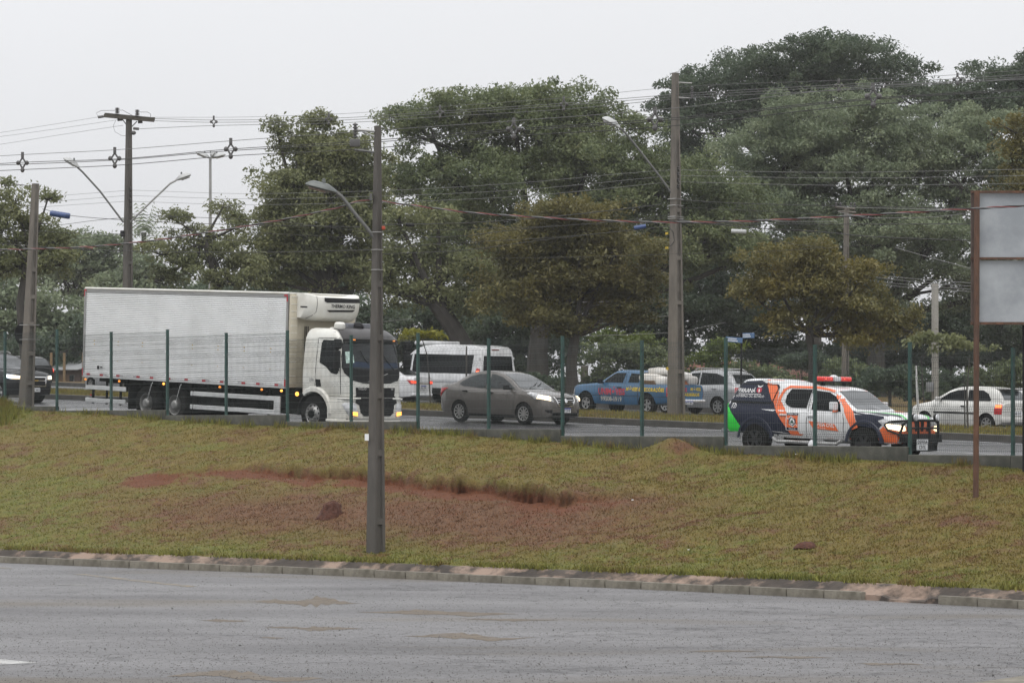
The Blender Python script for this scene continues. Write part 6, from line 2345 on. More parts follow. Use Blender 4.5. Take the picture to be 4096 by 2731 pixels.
mb = MB()
secs = [(1.22, -.52, 1.08, .27, .05, 1.02), (1.23, -.54, 1.11, .30, .06, 1.08), (1.22, -.55, 1.12, .32, .07, 1.40), (1.20, -.55, 1.12, .32, .07, 1.72), (1.12, -.55, 1.10, .30, .08, 2.08), (1.02, -.55, 1.07, .27, .08, 2.42),
        (.95, -.54, 1.055, .26, .09, 2.60), (.86, -.52, 1.03, .27, .12, 2.73), (.70, -.48, .98, .28, .16, 2.83), (.48, -.42, .88, .28, .18, 2.87)]
rows = [ring(xf, xr, hw, rf, rr, z) for (xf, xr, hw, rf, rr, z) in secs]
vs_, fs = mb.grid(rows, M_twhite, closed_u=True)
mb._fin([mb.bm.faces.new(list(reversed(vs_[0]))), mb.bm.faces.new(vs_[-1])], M_twhite)
c.finish_body(mb, 'cab', arches=(0.0,), ar=.60, az=.50, aw=3.0)
# bumper block
mb = MB()
rows = [ring(xf, xr, hw, rf, .04, z, bow=.05) for (xf, xr, hw, rf, z) in ((1.22, .62, 1.08, .26, .24), (1.29, .60, 1.13, .32, .30), (1.31, .58, 1.14, .34, .55), (1.27, .56, 1.13, .32, 1.005))]
vs_, fs = mb.grid(rows, M_twhite, closed_u=True)
mb._fin([mb.bm.faces.new(list(reversed(vs_[0]))), mb.bm.faces.new(vs_[-1])], M_twhite)
bmesh.ops.recalc_face_normals(mb.bm, faces=mb.bm.faces[:])
cabbvh = c.bvh
bmp_bvh = BVHTree.FromBMesh(mb.bm)
bumper = mb.build('bumper', R_)
# wheel arches of the cab
for s in (-1, 1):
    mb = MB()
    prof_ = [(.60, -.05), (.62, -.10), (.72, -.10), (.76, -.05), (.76, .42)]
    mb.lathe([(r, t if s < 0 else -t) for r, t in prof_], (0, s * 1.08, .50), M_twhite, seg=22, a0=math.radians(2), a1=math.radians(128))
    mb.build('wheel_arch', R_)
    mb = MB()
    mb.lathe([(r, t if s < 0 else -t) for r, t in ((.60, -.04), (.615, -.08), (.66, -.08), (.67, .42))], (0, s * 1.08, .50), M_plastic, seg=14, a0=math.radians(128), a1=math.radians(185))
    mb.build('mudguard', R_)
    mb = MB()
    mb.box((.74, s * 1.12, .62), (.38, .06, .58), M_twhite, bevel=.03)
    mb.box((.75, s * 1.14, .36), (.42, .08, .07), M_twhite, bevel=.02)
    mb.build('step_panel', R_)
    mb = MB()
    mb.ell((-.72, s * 1.12, 1.02), (.06, .05, .06), M_amberlit)
    mb.build('marker_lamp', R_)
# windscreen, side glass, visor
c.bvh = cabbvh
lowblk = c.front('windscreen_panel', [(-1.00, 2.48), (-1.075, 1.82), (-1.04, 1.66), (-.88, 1.48), (-.52, 1.40), (0, 1.385), (.52, 1.40), (.88, 1.48), (1.04, 1.66), (1.075, 1.82), (1.00, 2.48), (.5, 2.54), (-.5, 2.54)], M_plastic, eps=.010, grid=.07)
c.front('windscreen', [(-.98, 2.46), (-1.045, 1.80), (-.5, 1.76), (.5, 1.76), (1.045, 1.80), (.98, 2.46), (.5, 2.50), (-.5, 2.50)], M_glass_t, eps=.022, grid=.07)
c.front('dash_cloth', [(-.84, 1.99), (-.90, 1.83), (0, 1.79), (.90, 1.83), (.86, 1.97), (0, 1.94)], M_blue, eps=.026, grid=.07)
c.front('sticker', [(-.97, 2.24), (-.76, 2.26), (-.76, 1.95), (-.99, 1.93)], mat('pale_sticker', (.42, .55, .50), .5, var=.3, scale=20), eps=.030)
c.front('emblem_line', [(-.36, 1.42), (-.34, 1.44), (.42, 1.68), (.44, 1.66)], M_alloy, eps=.018)
c.sidep('window', [(.16, 1.92), (.18, 2.46), (.24, 2.55), (.78, 2.55), (.86, 2.42), (.93, 1.66), (.87, 1.62), (.66, 1.65), (.42, 1.82)], M_tint, eps=.010, grid=.08)
c.seam([(.03, 2.60), (.0, 1.16)], w=.018)
c.seam([(.94, 2.58), (1.03, 1.08)], w=.016)
c.seam([(.03, 2.60), (.92, 2.62)], w=.014)
c.seam([(-.50, 1.10), (.0, 1.12)], w=.014)
c.sidep('door_handle', [(.03, 1.46), (.22, 1.46), (.26, 1.27), (.05, 1.25)], M_plastic, eps=.012)
c.text('power_print', '270', (-.14, 1.43), .13, M_alloy, bold=.003)
mb = MB()
rows = []
for (xo, z, hw_) in ((.94, 2.52, 1.01), (1.10, 2.54, 1.03), (1.12, 2.61, 1.03), (.98, 2.73, 1.0), (.78, 2.86, .93), (.50, 2.90, .87)):
    rows.append([(xo + .05 * (1 - (y / hw_) ** 2) - .22 * max(0, abs(y) / hw_ - .80) * 5 * .6, y, z - .02 * (y / hw_) ** 2) for y in np.linspace(-hw_, hw_, 17)])
mb.grid(rows, M_visor)
vz = mb.build('sun_visor', R_, angle=50)
for y in (-.75, .75):
    mb = MB()
    mb.box((1.13, y, 2.58), (.03, .09, .03), M_amberdim)
    mb.build('marker_lamp', R_)
mb = MB()
mb.box((.1, .15, 2.96), (.55, .9, .14), mat('grey_fairing', (.10, .105, .12), .4), bevel=.05, seg=3)
mb.build('roof_hatch', R_)
mb = MB()
mb.lathe([(.001, .20), (.11, .19), (.155, .14), (.16, .05), (.14, .0), (.001, 0)], (.50, -.72, 2.86), M_twhite, axis='z', seg=18)
mb.box((.32, -.72, 2.85), (.3, .16, .10), M_twhite, bevel=.03)
mb.build('roof_beacon', R_)
mb = MB()
mb.ell((.40, .05, 2.93), (.22, .14, .14), M_plastic)
mb.build('air_horn', R_)
mb = MB()
mb.box((.56, -.95, 2.77), (.12, .10, .05), M_chrome, bevel=.015)
mb.build('side_lamp', R_)
# grille
c.bvh = cabbvh
c.front('upper_grille', [(-.74, 1.28), (.74, 1.28), (.72, 1.02), (-.72, 1.02)], M_plastic, eps=.012)
c.text('grille_print', 'VOLVO', (-.52, 1.24), .085, M_alloy, face='front', eps=.02, bold=.003)
c.text('grille_print', 'VM', (.60, 1.24), .07, M_alloy, face='front', eps=.02, bold=.003)
c.bvh = bmp_bvh
mb = MB()
mb.box((1.235, 0, 1.015), (.10, 1.46, .07), M_plastic)
mb.build('grille_bridge', R_, smooth=False)
g = c.front('lower_grille', [(-.74, 1.0), (.74, 1.0), (.78, .86), (.66, .80), (.62, .60), (.50, .50), (-.50, .50), (-.62, .60), (-.66, .80), (-.78, .86)], M_plastic, eps=.012)
for z in (.58, .68, .78, .88):
    c.front('grille_bar', [(-.62, z), (.62, z), (.62, z + .02), (-.62, z + .02)], M_dark, eps=.018, parent=g)
c.front('bumper_groove', [(-1.03, .42), (1.03, .42), (1.03, .40), (-1.03, .40)], M_seam, eps=.006)
for s in (-1, 1):
    h = c.press('headlamp', [(1.3, s * .80, .84), (1.3, s * .76, .80), (1.3, s * .68, .52), (1.3, s * .73, .47), (1.2, s * .97, .53), (1.05, s * 1.08, .80), (1.1, s * 1.02, .86)], (-1, -s * .55, 0), M_lens, eps=.012, bulge=.02, grid=.07)
    c.press('bulb', [(1.3, s * .72, .50), (1.3, s * .72, .60), (1.2, s * .93, .62), (1.2, s * .91, .53)], (-1, -s * .55, 0), M_amberlit, eps=.04, grid=.07, parent=h)
    mb = MB()
    mb.tube([(1.30, s * .60, .98), (1.33, s * .86, .975), (1.20, s * 1.07, .97), (.95, s * 1.13, .97)], .025, M_twhite, seg=6)
    mb.build('bumper_trim', R_)
    # mirrors on arms
    mb = MB()
    mb.tube([(.90, s * 1.03, 2.56), (1.10, s * 1.26, 2.54), (1.08, s * 1.33, 2.1), (.95, s * 1.12, 1.72)], .018, M_plastic, seg=6)
    mb.box((1.08, s * 1.33, 2.03), (.12, .22, .50), M_plastic, bevel=.05, seg=3)
    mb.box((1.10, s * 1.33, 2.45), (.14, .24, .28), M_plastic, bevel=.06, seg=3)
    mb.build('mirror', R_)
for s in (-1, 1):
    mb = MB()
    mb.tube([(1.25, s * .4 + .3, 1.76), (1.22, s * .4, 2.05), (1.16, s * .4 - .15, 2.30)], .012, M_plastic, seg=5)
    mb.build('wiper', R_)
c.bvh = cabbvh
# --- cooling unit on the bulkhead
mb = MB()
ux = bx1 + .03
rows = []
hwu = 1.02
for y in np.concatenate([[-hwu, -hwu + .02, -hwu + .08], np.linspace(-hwu + .2, hwu - .2, 11), [hwu - .08, hwu - .02, hwu]]):
    e = max(0, abs(y) - (hwu - .30)) / .30
    d = .62 * (1 - .42 * e ** 2.2)
    lift = .20 * (1 - abs(y + .3) / 1.6) if False else 0
    bot = 3.06 + .08 * e
    prof_ = [(0, bot), (d * .52, bot), (d * .80, bot + .10), (d * .93, bot + .24), (d * .98, bot + .36), (d * 1.0, bot + .44), (d * .99, bot + .56), (d * .94, bot + .66), (d * .82, bot + .70 - .02 * e), (0, bot + .71 - .02 * e)]
    rows.append([(ux + a, y, z) for a, z in prof_])
vs_, fs = mb.grid(rows, M_twhite)
mb._fin([mb.bm.faces.new(vs_[0]), mb.bm.faces.new(list(reversed(vs_[-1])))], M_twhite)
bmesh.ops.recalc_face_normals(mb.bm, faces=mb.bm.faces[:])
c.bvh = BVHTree.FromBMesh(mb.bm)
unit = mb.build('cooling_unit', R_, angle=40)


def unitp(name, poly, m, **k):
    return c.press(name, [(4, y, z) for y, z in poly], (-1, 0, 0), m, parent=unit, **k)


unitp('air_grille', [(-.50, 3.71), (.86, 3.71), (.90, 3.68), (.88, 3.60), (-.42, 3.575), (-.52, 3.61)], M_plastic, eps=.012, grid=.08)
unitp('air_slot', [(-.42, 3.37), (.66, 3.40), (.58, 3.345), (-.30, 3.32)], M_plastic, eps=.012, grid=.08)
unitp('unit_seam', [(-.78, 3.74), (-.765, 3.74), (-.765, 3.30), (-.90, 3.12), (-.92, 3.12), (-.78, 3.30)], M_seam, eps=.005, grid=.08)
cu = c.text('unit_print', 'THERMO KING', (.18, 3.485), .135, M_ink, face='front', eps=.016, bold=.003, grid=.6)
cu.parent = unit
c.press('small_print', [(bx1 + .22, -2, 3.46), (bx1 + .45, -2, 3.46), (bx1 + .45, -2, 3.42), (bx1 + .22, -2, 3.42)], (0, 1, 0), M_ink, eps=.006, parent=unit)
# ================================================================ POLES, LAMPS, CABLES, SIGNS, HOUSES
M_pole = mat('pole_concrete', (0.140, 0.124, 0.104), 0.8, var=0.22, scale=3, dirt=(0.065, 0.060, 0.052), dscale=1.6, damt=0.75, bump=0.4, bscale=20, stretch=(1.6, 1.6, 0.35))
M_pole_shade = mat('pole_recess_shade', (0.105, 0.094, 0.080), 0.85, var=0.25, scale=3, dirt=(0.04, 0.037, 0.033), dscale=1.6, damt=0.7, bump=0.3)  # darker copy of the shaft concrete: shade of the recess put into its colour
M_polew = mat('wet_pole_concrete', (0.082, 0.074, 0.064), 0.75, var=0.3, scale=3, dirt=(0.042, 0.039, 0.035), dscale=1.6, damt=0.8, bump=0.4, bscale=20, stretch=(1.6, 1.6, 0.35))
M_galv = mat('galvanised_steel', (0.30, 0.30, 0.29), 0.5, metal=0.3, var=0.15, dirt=(0.12, 0.12, 0.11), dscale=3, damt=0.5)
M_lampgrey = mat('lamp_head_grey', (0.42, 0.43, 0.43), 0.45, var=0.12, scale=6, dirt=(0.2, 0.2, 0.19), dscale=3, damt=0.5)
M_lampdark = mat('lamp_head_dark', (0.10, 0.11, 0.105), 0.4, var=0.15)
M_diff = mat('lamp_diffuser', (0.36, 0.36, 0.35), 0.2, var=0.2)
M_arm = mat('lamp_arm', (0.085, 0.085, 0.080), 0.5, var=0.2)
M_insul = mat('insulator', (0.075, 0.072, 0.070), 0.4, var=0.15)
M_wire = mat('dark_cable', (0.028, 0.028, 0.028), 0.6, var=0.1)
M_wiref = mat('pale_wire', (0.105, 0.105, 0.105), 0.5, var=0.1)
M_wiregl = mat('aluminium_wire', (0.17, 0.17, 0.17), 0.5, var=0.1)
M_wirer = mat('red_cable', (0.20, 0.045, 0.04), 0.5, var=0.15)
M_ywarn = mat('yellow_band', (0.48, 0.34, 0.03), 0.5, var=0.1)
M_bluepl = mat('blue_plastic', (0.035, 0.065, 0.17), 0.4, var=0.12)
PP = 39.4            # line of the near pole and its cables
PM = 68.5            # line of the median poles


def hpole(name, label, base, top, Y, w0, w1, cat='utility pole', rungs=(), pm=None, yaw=-TH, d0=None, d1=None, twist=0.0):
    """tapered concrete pole of double-T section: flanges with a recessed web and open rungs"""
    b = at(base[0], base[1], Y)
    t = at(top[0], top[1], Y)
    root = empty(name, b, label, cat)
    axis = t - b
    d0 = d0 or w0
    d1 = d1 or w1
    Rz = Matrix.Rotation(yaw + twist, 3, 'Z')
    N = 26
    rows = []
    for i in range(N + 1):
        f = i / N
        c = axis * f
        w = w0 + (w1 - w0) * f
        d = d0 + (d1 - d0) * f
        a, g = w / 2, d / 2
        rec = 0.20 * w if f < 0.80 else 0.0
        # outline: x across (faces V), y depth; recess cut in the +x and -x faces
        h = .24 * d
        o = [(-a, -g), (a, -g), (a, -g + h), (a - rec, -g + h + .01), (a - rec, g - h - .01), (a, g - h), (a, g), (-a, g), (-a, g - h), (-a + rec, g - h - .01), (-a + rec, -g + h + .01), (-a, -g + h)]
        rows.append([c + Rz @ Vector((x, y, 0)) + Vector((0, 0, -0.4 if i == 0 else 0)) for x, y in o])
    mb = MB()
    pm, pd = (pm, pm) if pm else (M_pole, M_pole_shade)
    vs_, fs = mb.grid(rows, pm, closed_u=True)
    mb._fin([mb.bm.faces.new(list(reversed(vs_[0]))), mb.bm.faces.new(vs_[-1])], pm)
    k0, k1 = mb.mi(pm), mb.mi(pd)
    for k, f in enumerate(fs):
        if k % 12 in (2, 3, 4, 8, 9, 10):
            f.material_index = k1
    mb.build('shaft', root, smooth=False)
    for f in rungs:
        mb = MB()
        w = w0 + (w1 - w0) * f
        d = d0 + (d1 - d0) * f
        mb.box(axis * f, (w * .98, d * .56, .12), pm, R=Rz)
        mb.build('rung', root, smooth=False)
    return root, b, axis


def lamp_head(root, b, p0, p1, Y, m, w=0.30, under=None):
    """street lamp head between two photo points"""
    a, e = at(*p0, Y) - b, at(*p1, Y) - b
    ax = (e - a)
    L_ = ax.length
    ax.normalize()
    side = ax.cross(Vector((0, 0, 1))).normalized()
    up = side.cross(ax)
    R = Matrix((ax, side, up)).transposed()
    mb = MB()
    rows = []
    for t in np.linspace(0, 1, 11):
        ww = w * (0.30 + 0.70 * min(1, t / .35)) * (1 - max(0, t - .75) ** 2 * 9) * .5
        hh = w * .55 * (0.35 + .65 * min(1, t / .3)) * (1 - max(0, t - .7) ** 2 * 8)
        ring_ = []
        for k in range(12):
            an = 2 * math.pi * k / 12
            ring_.append(a + R @ Vector((t * L_, math.cos(an) * ww, (max(0, math.sin(an)) * hh * .8 + min(0, math.sin(an)) * hh * .25))))
        rows.append(ring_)
    vs_, fs = mb.grid(rows, m, closed_u=True)
    mb._fin([mb.bm.faces.new(list(reversed(vs_[0]))), mb.bm.faces.new(vs_[-1])], m)
    o = mb.build('lamp_head', root)
    mb = MB()
    mb.box(a + R @ Vector((L_ * .60, 0, -w * .15)), (L_ * .55, w * .62, .04), under or M_diff, R=R, bevel=.015)
    mb.build('diffuser', o)
    mb = MB()
    mb.lathe([(.001, .09), (.03, .085), (.035, .0)], a + R @ Vector((L_ * .45, 0, w * .42)), M_lampdark, axis='z', seg=8)
    mb.build('photocell', o)


def arm(root, b, pts, Y, r, m, dY=0.0):
    P = [at(q[0], q[1], Y + dY) - b for q in pts]
    mb = MB()
    mb.tube(P, r, m, seg=8)
    mb.build('lamp_arm', root)


def part_tube(root, name, pts, r, m, seg=6):
    mb = MB()
    mb.tube(pts, r, m, seg=seg)
    return mb.build(name, root)


def insul(root, p, n=4, r=.06, m=None, ax='z'):
    mb = MB()
    prof = []
    for k in range(n):
        prof += [(r * .45, k * .06), (r, k * .06 + .01), (r, k * .06 + .03), (r * .45, k * .06 + .045)]
    mb.lathe([(.001, 0)] + prof + [(.001, n * .06)], p, m or M_insul, axis=ax, seg=9)
    return mb.build('insulator', root)


# ---- near pole on the bank
Y3 = bank_point(1503, 2212).y
root, b, ax = hpole('concrete_pole', 'near concrete pole standing on the bank in front of the truck cab', (1503, 2212), (1511, 505), Y3, .25, .095, pm=M_polew,
                    rungs=(.075, .235, .37, .505, .63), d0=.29, d1=.10, twist=math.radians(4))
arm(root, b, [(1497, 952), (1470, 915), (1420, 855), (1365, 785), (1338, 764)], Y3, .036, M_arm)
lamp_head(root, b, (1345, 770), (1222, 738), Y3, M_lampdark, w=.28, under=mat('rusty_diffuser', (.16, .11, .085), .4, var=.4))
part_tube(root, 'bracket', [at(1500, 526, Y3) - b, at(1425, 520, Y3) - b], .026, M_galv)
part_tube(root, 'bracket_brace', [at(1498, 547, Y3) - b, at(1450, 527, Y3) - b], .018, M_galv)
part_tube(root, 'bracket', [at(1503, 610, Y3) - b, at(1417, 599, Y3) - b], .026, M_arm)
insul(root, at(1421, 552, Y3) - b, 5, .055)
mb = MB()
mb.box(at(1420, 572, Y3) - b, (.20, .10, .16), M_insul, bevel=.03)
mb.build('spacer_clamp', root)
mb = MB()
mb.box(at(1484, 790, Y3) - b + Vector((0, -.05, 0)), (.05, .1, .14), M_arm)
mb.build('cable_clamp', root)
mb = MB()
mb.box(at(1534, 912, Y3) - b, (.07, .10, .07), mat('orange_cap', (.34, .05, .02), .5), bevel=.015)
mb.build('orange_cap', root)
mb = MB()
mb.box(at(1492, 1748, Y3) - b - V * .16, (.105, .012, .13), M_wprint, R=Matrix.Rotation(-TH + .07, 3, 'Z'))
mb.build('white_tag', root, smooth=False)
for z in (930, 1000, 1080):
    mb = MB()
    mb.tube([at(1508, z, Y3) - b + Matrix.Rotation(-TH, 3, 'Z') @ Vector((math.cos(a) * .12, math.sin(a) * .12, 0)) for a in np.linspace(0, 6.28, 14)], .008, M_galv, seg=4, cap=False)
    mb.build('steel_band', root)

# ---- median pole behind the rescue pickup
Y4 = 95.0
root, b, ax = hpole('concrete_pole', 'tall grey concrete pole on the median beside the blue pickup load', (2705, 1664), (2701, 292), Y4, .40, .15,
                    rungs=(.13, .33, .46, .60), d0=.42, d1=.16)
arm(root, b, [(2686, 772), (2640, 708), (2560, 604), (2500, 530), (2470, 504)], Y4, .034, M_arm)
lamp_head(root, b, (2478, 512), (2408, 474), Y4, M_lampgrey, w=.34)
for y in (330, 390):
    part_tube(root, 'bracket', [at(2703, y, Y4) - b, at(2768, y + 4, Y4) - b], .022, M_galv)
insul(root, at(2768, 392, Y4) - b, 6, .05)
for y in (797, 823, 868, 876):
    mb = MB()
    mb.tube([at(2702, y, Y4) - b + Matrix.Rotation(-TH, 3, 'Z') @ Vector((sx_ * .165, sy_ * .175, 0)) for sx_, sy_ in ((-1, -1), (1, -1), (1, 1), (-1, 1), (-1, -1))], .018, M_galv, seg=4, cap=False)
    mb.build('steel_band', root)
for y in (935, 992):
    mb = MB()
    mb.box(at(2683, y, Y4) - b - V * .18, (.10, .03, .07), M_ywarn, R=Matrix.Rotation(-TH, 3, 'Z'))
    mb.build('yellow_tag', root, smooth=False)
mb = MB()
mb.lathe([(.001, -.01), (.05, -.01), (.05, .01)], at(2687, 1474, Y4) - b - V * .20, M_ywarn, axis='y', seg=12)
mb.build('yellow_disc', root)
part_tube(root, 'cable_loop', [at(2690, 905, Y4) - b - V * .2, at(2712, 930, Y4) - b - V * .22, at(2717, 965, Y4) - b - V * .22, at(2700, 985, Y4) - b - V * .2, at(2683, 992, Y4) - b - V * .2], .012, M_wire)
for y in (680, 703, 728, 752):
    insul(root, at(2716, y, Y4) - b - V * .05, 2, .05)

# ---- median pole with crossarm behind the truck
Y2 = 116.3
root, b, ax = hpole('crossarm_pole', 'tall concrete pole with wooden crossarm and two street lamps behind the truck', (507, 1640), (516, 462), Y2, .34, .16, pm=M_polew, rungs=(.2, .3, .4, .5), d0=.38, d1=.17)
M_xarm = mat('crossarm_wood', (0.052, 0.046, 0.036), 0.8, var=0.3, scale=5, stretch=(1, 1, 1))
ca = (at(417, 461, Y2), at(618, 480, Y2))
for off in (-.10, .10):
    mb = MB()
    d = (ca[1] - ca[0])
    dy = V * 0.9
    p0 = ca[0] - b + Vector((0, off, off * .35))
    p1 = ca[1] - b + Vector((0, off, off * .35))
    R = Matrix.Rotation(math.atan2(-(p1 - p0).z, (p1 - p0).x), 3, 'Y')
    mb.box((p0 + p1) / 2, ((p1 - p0).length, .10, .12), M_xarm, R=R)
    mb.build('crossarm', root, smooth=False)
for (p0, p1) in (((490, 478), (512, 508)), ((548, 486), (523, 512))):
    part_tube(root, 'brace', [at(*p0, Y2) - b, at(*p1, Y2) - b], .02, M_arm)
for q in ((469, 455), (549, 463)):
    insul(root, at(q[0], q[1], Y2) - b, 4, .09)
for (p0, p1) in (((392, 469), (414, 466)), ((470, 480), (490, 478)), ((552, 489), (570, 488)), ((533, 514), (556, 516))):
    part_tube(root, 'strain_insulator', [at(*p0, Y2) - b, at(*p1, Y2) - b], .055, M_insul, seg=7)
mb = MB()
mb.ell(at(534, 532, Y2) - b, (.10, .10, .08), M_insul)
mb.build('insulator_block', root)
part_tube(root, 'jumper_wire', [at(392, 469, Y2) - b, at(386, 452, Y2) - b, at(405, 443, Y2) - b, at(469, 442, Y2) - b, at(490, 441, Y2) - b, at(528, 462, Y2) - b], .009, M_wiref, seg=4)
part_tube(root, 'jumper_wire', [at(549, 449, Y2) - b, at(590, 449, Y2) - b, at(602, 456, Y2) - b, at(603, 474, Y2) - b], .009, M_wiref, seg=4)
part_tube(root, 'jumper_wire', [at(463, 482, Y2) - b, at(453, 505, Y2) - b, at(460, 528, Y2) - b, at(486, 543, Y2) - b, at(506, 544, Y2) - b], .008, M_wiref, seg=4)
arm(root, b, [(494, 890), (470, 858), (400, 765), (330, 688), (310, 670)], Y2, .036, M_arm)
lamp_head(root, b, (316, 672), (254, 634), Y2, M_lampgrey, w=.36)
arm(root, b, [(522, 888), (560, 850), (620, 792), (680, 735), (704, 722)], Y2, .036, M_galv)
lamp_head(root, b, (704, 722), (764, 700), Y2, M_lampgrey, w=.36)
for y in (760, 783, 806, 826):
    insul(root, at(527, y, Y2) - b - V * .05, 2, .06)
mb = MB()
mb.box(at(490, 935, Y2) - b, (.16, .2, .24), M_plastic, bevel=.03)
mb.build('junction_box', root)

# ---- leaning pole at the left edge with a round sign seen from behind
Y1_ = 87.7
root, b, ax = hpole('leaning_pole', 'weathered concrete pole leaning right at the left edge', (104, 1640), (142, 735), Y1_, .33, .15, rungs=(.12, .25, .38, .5, .62), d0=.33, d1=.16, twist=math.radians(180))
for y in (1300, 1358):
    mb = MB()
    mb.tube([at(118, y, Y1_) - b + Matrix.Rotation(-TH, 3, 'Z') @ Vector((sx_ * .20, sy_ * .21, 0)) for sx_, sy_ in ((-1, -1), (1, -1), (1, 1), (-1, 1), (-1, -1))], .012, M_galv, seg=4, cap=False)
    mb.build('steel_band', root)
sg = empty('round_sign', at(92, 1335, Y1_ + .35), 'round traffic sign seen from its dark back, strapped to the leaning pole', 'traffic sign')
mb = MB()
mb.lathe([(.001, -.012), (.32, -.012), (.33, 0), (.32, .012), (.001, .012)], (0, 0, 0), M_plastic, axis='x', seg=28)
o = mb.build('plate', sg)
o.rotation_euler = (0, 0, math.radians(-38))
mb = MB()
mb.box((.06, 0, .10), (.12, .04, .04), M_galv)
mb.build('clamp', sg, smooth=False)

# ---- farther poles and lamp post
Yp = 132
root, b, ax = hpole('concrete_pole', 'grey concrete pole with cross cables half hidden by the orange tree', (3380, 1600), (3386, 832), Yp, .25, .16, d0=.25, d1=.16, rungs=(.55, .68, .8))
for (p0, p1) in (((3340, 828), (3420, 836)), ((3352, 846), (3424, 850))):
    part_tube(root, 'crossarm', [at(*p0, Yp) - b, at(*p1, Yp) - b], .05, M_pole)
for x in (3345, 3362, 3404, 3418):
    insul(root, at(x, 826, Yp) - b, 3, .06)
Yp = 118
b = at(3740, 1625, Yp)
root = empty('square_post', b, 'pale square concrete post with grey meter box right of the rescue pickup', 'utility pole')
mb = MB()
mb.box((0, 0, (at(3740, 1135, Yp) - b).z / 2 - .2), (.20, .20, (at(3740, 1135, Yp) - b).z + .4), mat('pale_concrete', (.27, .26, .235), .8, var=.12, dirt=(.15, .145, .13), damt=.5), R=Matrix.Rotation(.5, 3, 'Z'), bevel=.012)
mb.build('shaft', root)
mb = MB()
mb.box(at(3717, 1548, Yp) - b + Vector((0, -.12, 0)), (.27, .16, .38), mat('meter_box_grey', (.16, .165, .17), .5), bevel=.02)
mb.build('meter_box', root)

Yp = 150
b = at(842, 1620, Yp)
root = empty('lamp_post', b, 'slender steel lamp post with three petal lamps behind the twiggy tree', 'street lamp')
part_tube(root, 'pole', [Vector((0, 0, -.3)), at(841, 1100, Yp) - b, at(841, 632, Yp) - b], [.11, .09, .065], M_galv, seg=8)
for p0, p1, w in (((838, 634), (784, 611), .40), ((845, 634), (902, 619), .40), ((846, 631), (862, 608), .40)):
    lamp_head(root, b, p0, p1, Yp, M_lampgrey, w=w)


# ---- overhead cables
def smooth_path(pts, n=7):
    xs_ = [p[0] for p in pts]
    xi = []
    for a, c_ in zip(xs_[:-1], xs_[1:]):
        xi += list(np.linspace(a, c_, n, endpoint=False))
    xi.append(xs_[-1])
    return list(zip(xi, pchip(xs_, [p[1] for p in pts], xi)))


def ext(pts):
    """carry a cable on past both frame edges"""
    pts = list(pts)
    if pts[0][0] <= 5:
        (x0, y0), (x1, y1) = pts[0], pts[1]
        pts.insert(0, (x0 - 500, y0 + (y0 - y1) / (x1 - x0) * 400))
    if pts[-1][0] >= 4090:
        (x0, y0), (x1, y1) = pts[-2], pts[-1]
        pts.append((x1 + 500, y1 + (y1 - y0) / (x1 - x0) * 520))
    return pts


def cable_bm(mb, pts, p, r, m, seg=4, off=0.0):
    P = [onp(x, y, p + off) for x, y in smooth_path(ext(pts))]
    mb.tube(P, r, m, seg=seg)
    return P


def cable(label, pts, p, r=.011, m=None, group=None, name='overhead_cable'):
    mb = MB()
    cable_bm(mb, pts, p, r, m or M_wire)
    o = mb.build(name, None, recalc=False)
    return tag(o, label, 'cable', group)


ORD = ['uppermost', 'second from the top', 'third from the top', 'fourth from the top', 'fifth from the top', 'sixth from the top', 'seventh from the top', 'eighth from the top', 'lowest']


def cable_set(what, items, p, m, group):
    items = sorted(items, key=lambda it: sum(q[1] for q in it[0]) / len(it[0]))
    for i, (pts, r) in enumerate(items):
        o_ = 'lowest' if i == len(items) - 1 else ORD[i]
        if len(items) == 3 and i == 1:
            o_ = 'middle'
        cable(o_ + ' of the ' + what, pts, p, r * 0.75, m, group)


def spacer(root, q, h, m=M_insul):
    """hanging diamond spacer that holds the three conductors"""
    mb = MB()
    mb.tube([q + Vector((0, 0, 0)), q + Vector((0, 0, -h * .30))], .035, m, seg=6)
    for sx_ in (-1, 1):
        mb.tube([q + Vector((0, 0, -h * .28)), q + U * sx_ * .0 + Vector((sx_ * .075, 0, -h * .55)), q + Vector((0, 0, -h * .86))], .022, m, seg=5)
        mb.ell(q + Vector((sx_ * .10, 0, -h * .56)), (.05, .05, .055), m, seg=8, rings=6)
    mb.ell(q + Vector((0, 0, -h * .93)), (.05, .05, .06), m, seg=8, rings=6)
    mb.build('spacer', root)


sc_root = empty('spacer_cable', onp(1430, 560, PP), 'four-wire spacer cable with hanging diamond spacers running past the near pole top', 'cable')
inv = -sc_root.location


def rel_cable(root, name, pts, p, r, m):
    mb = MB()
    P = cable_bm(mb, pts, p, r, m)
    o = mb.build(name, root, recalc=False)
    o.data.transform(Matrix.Translation(-root.location))
    return P


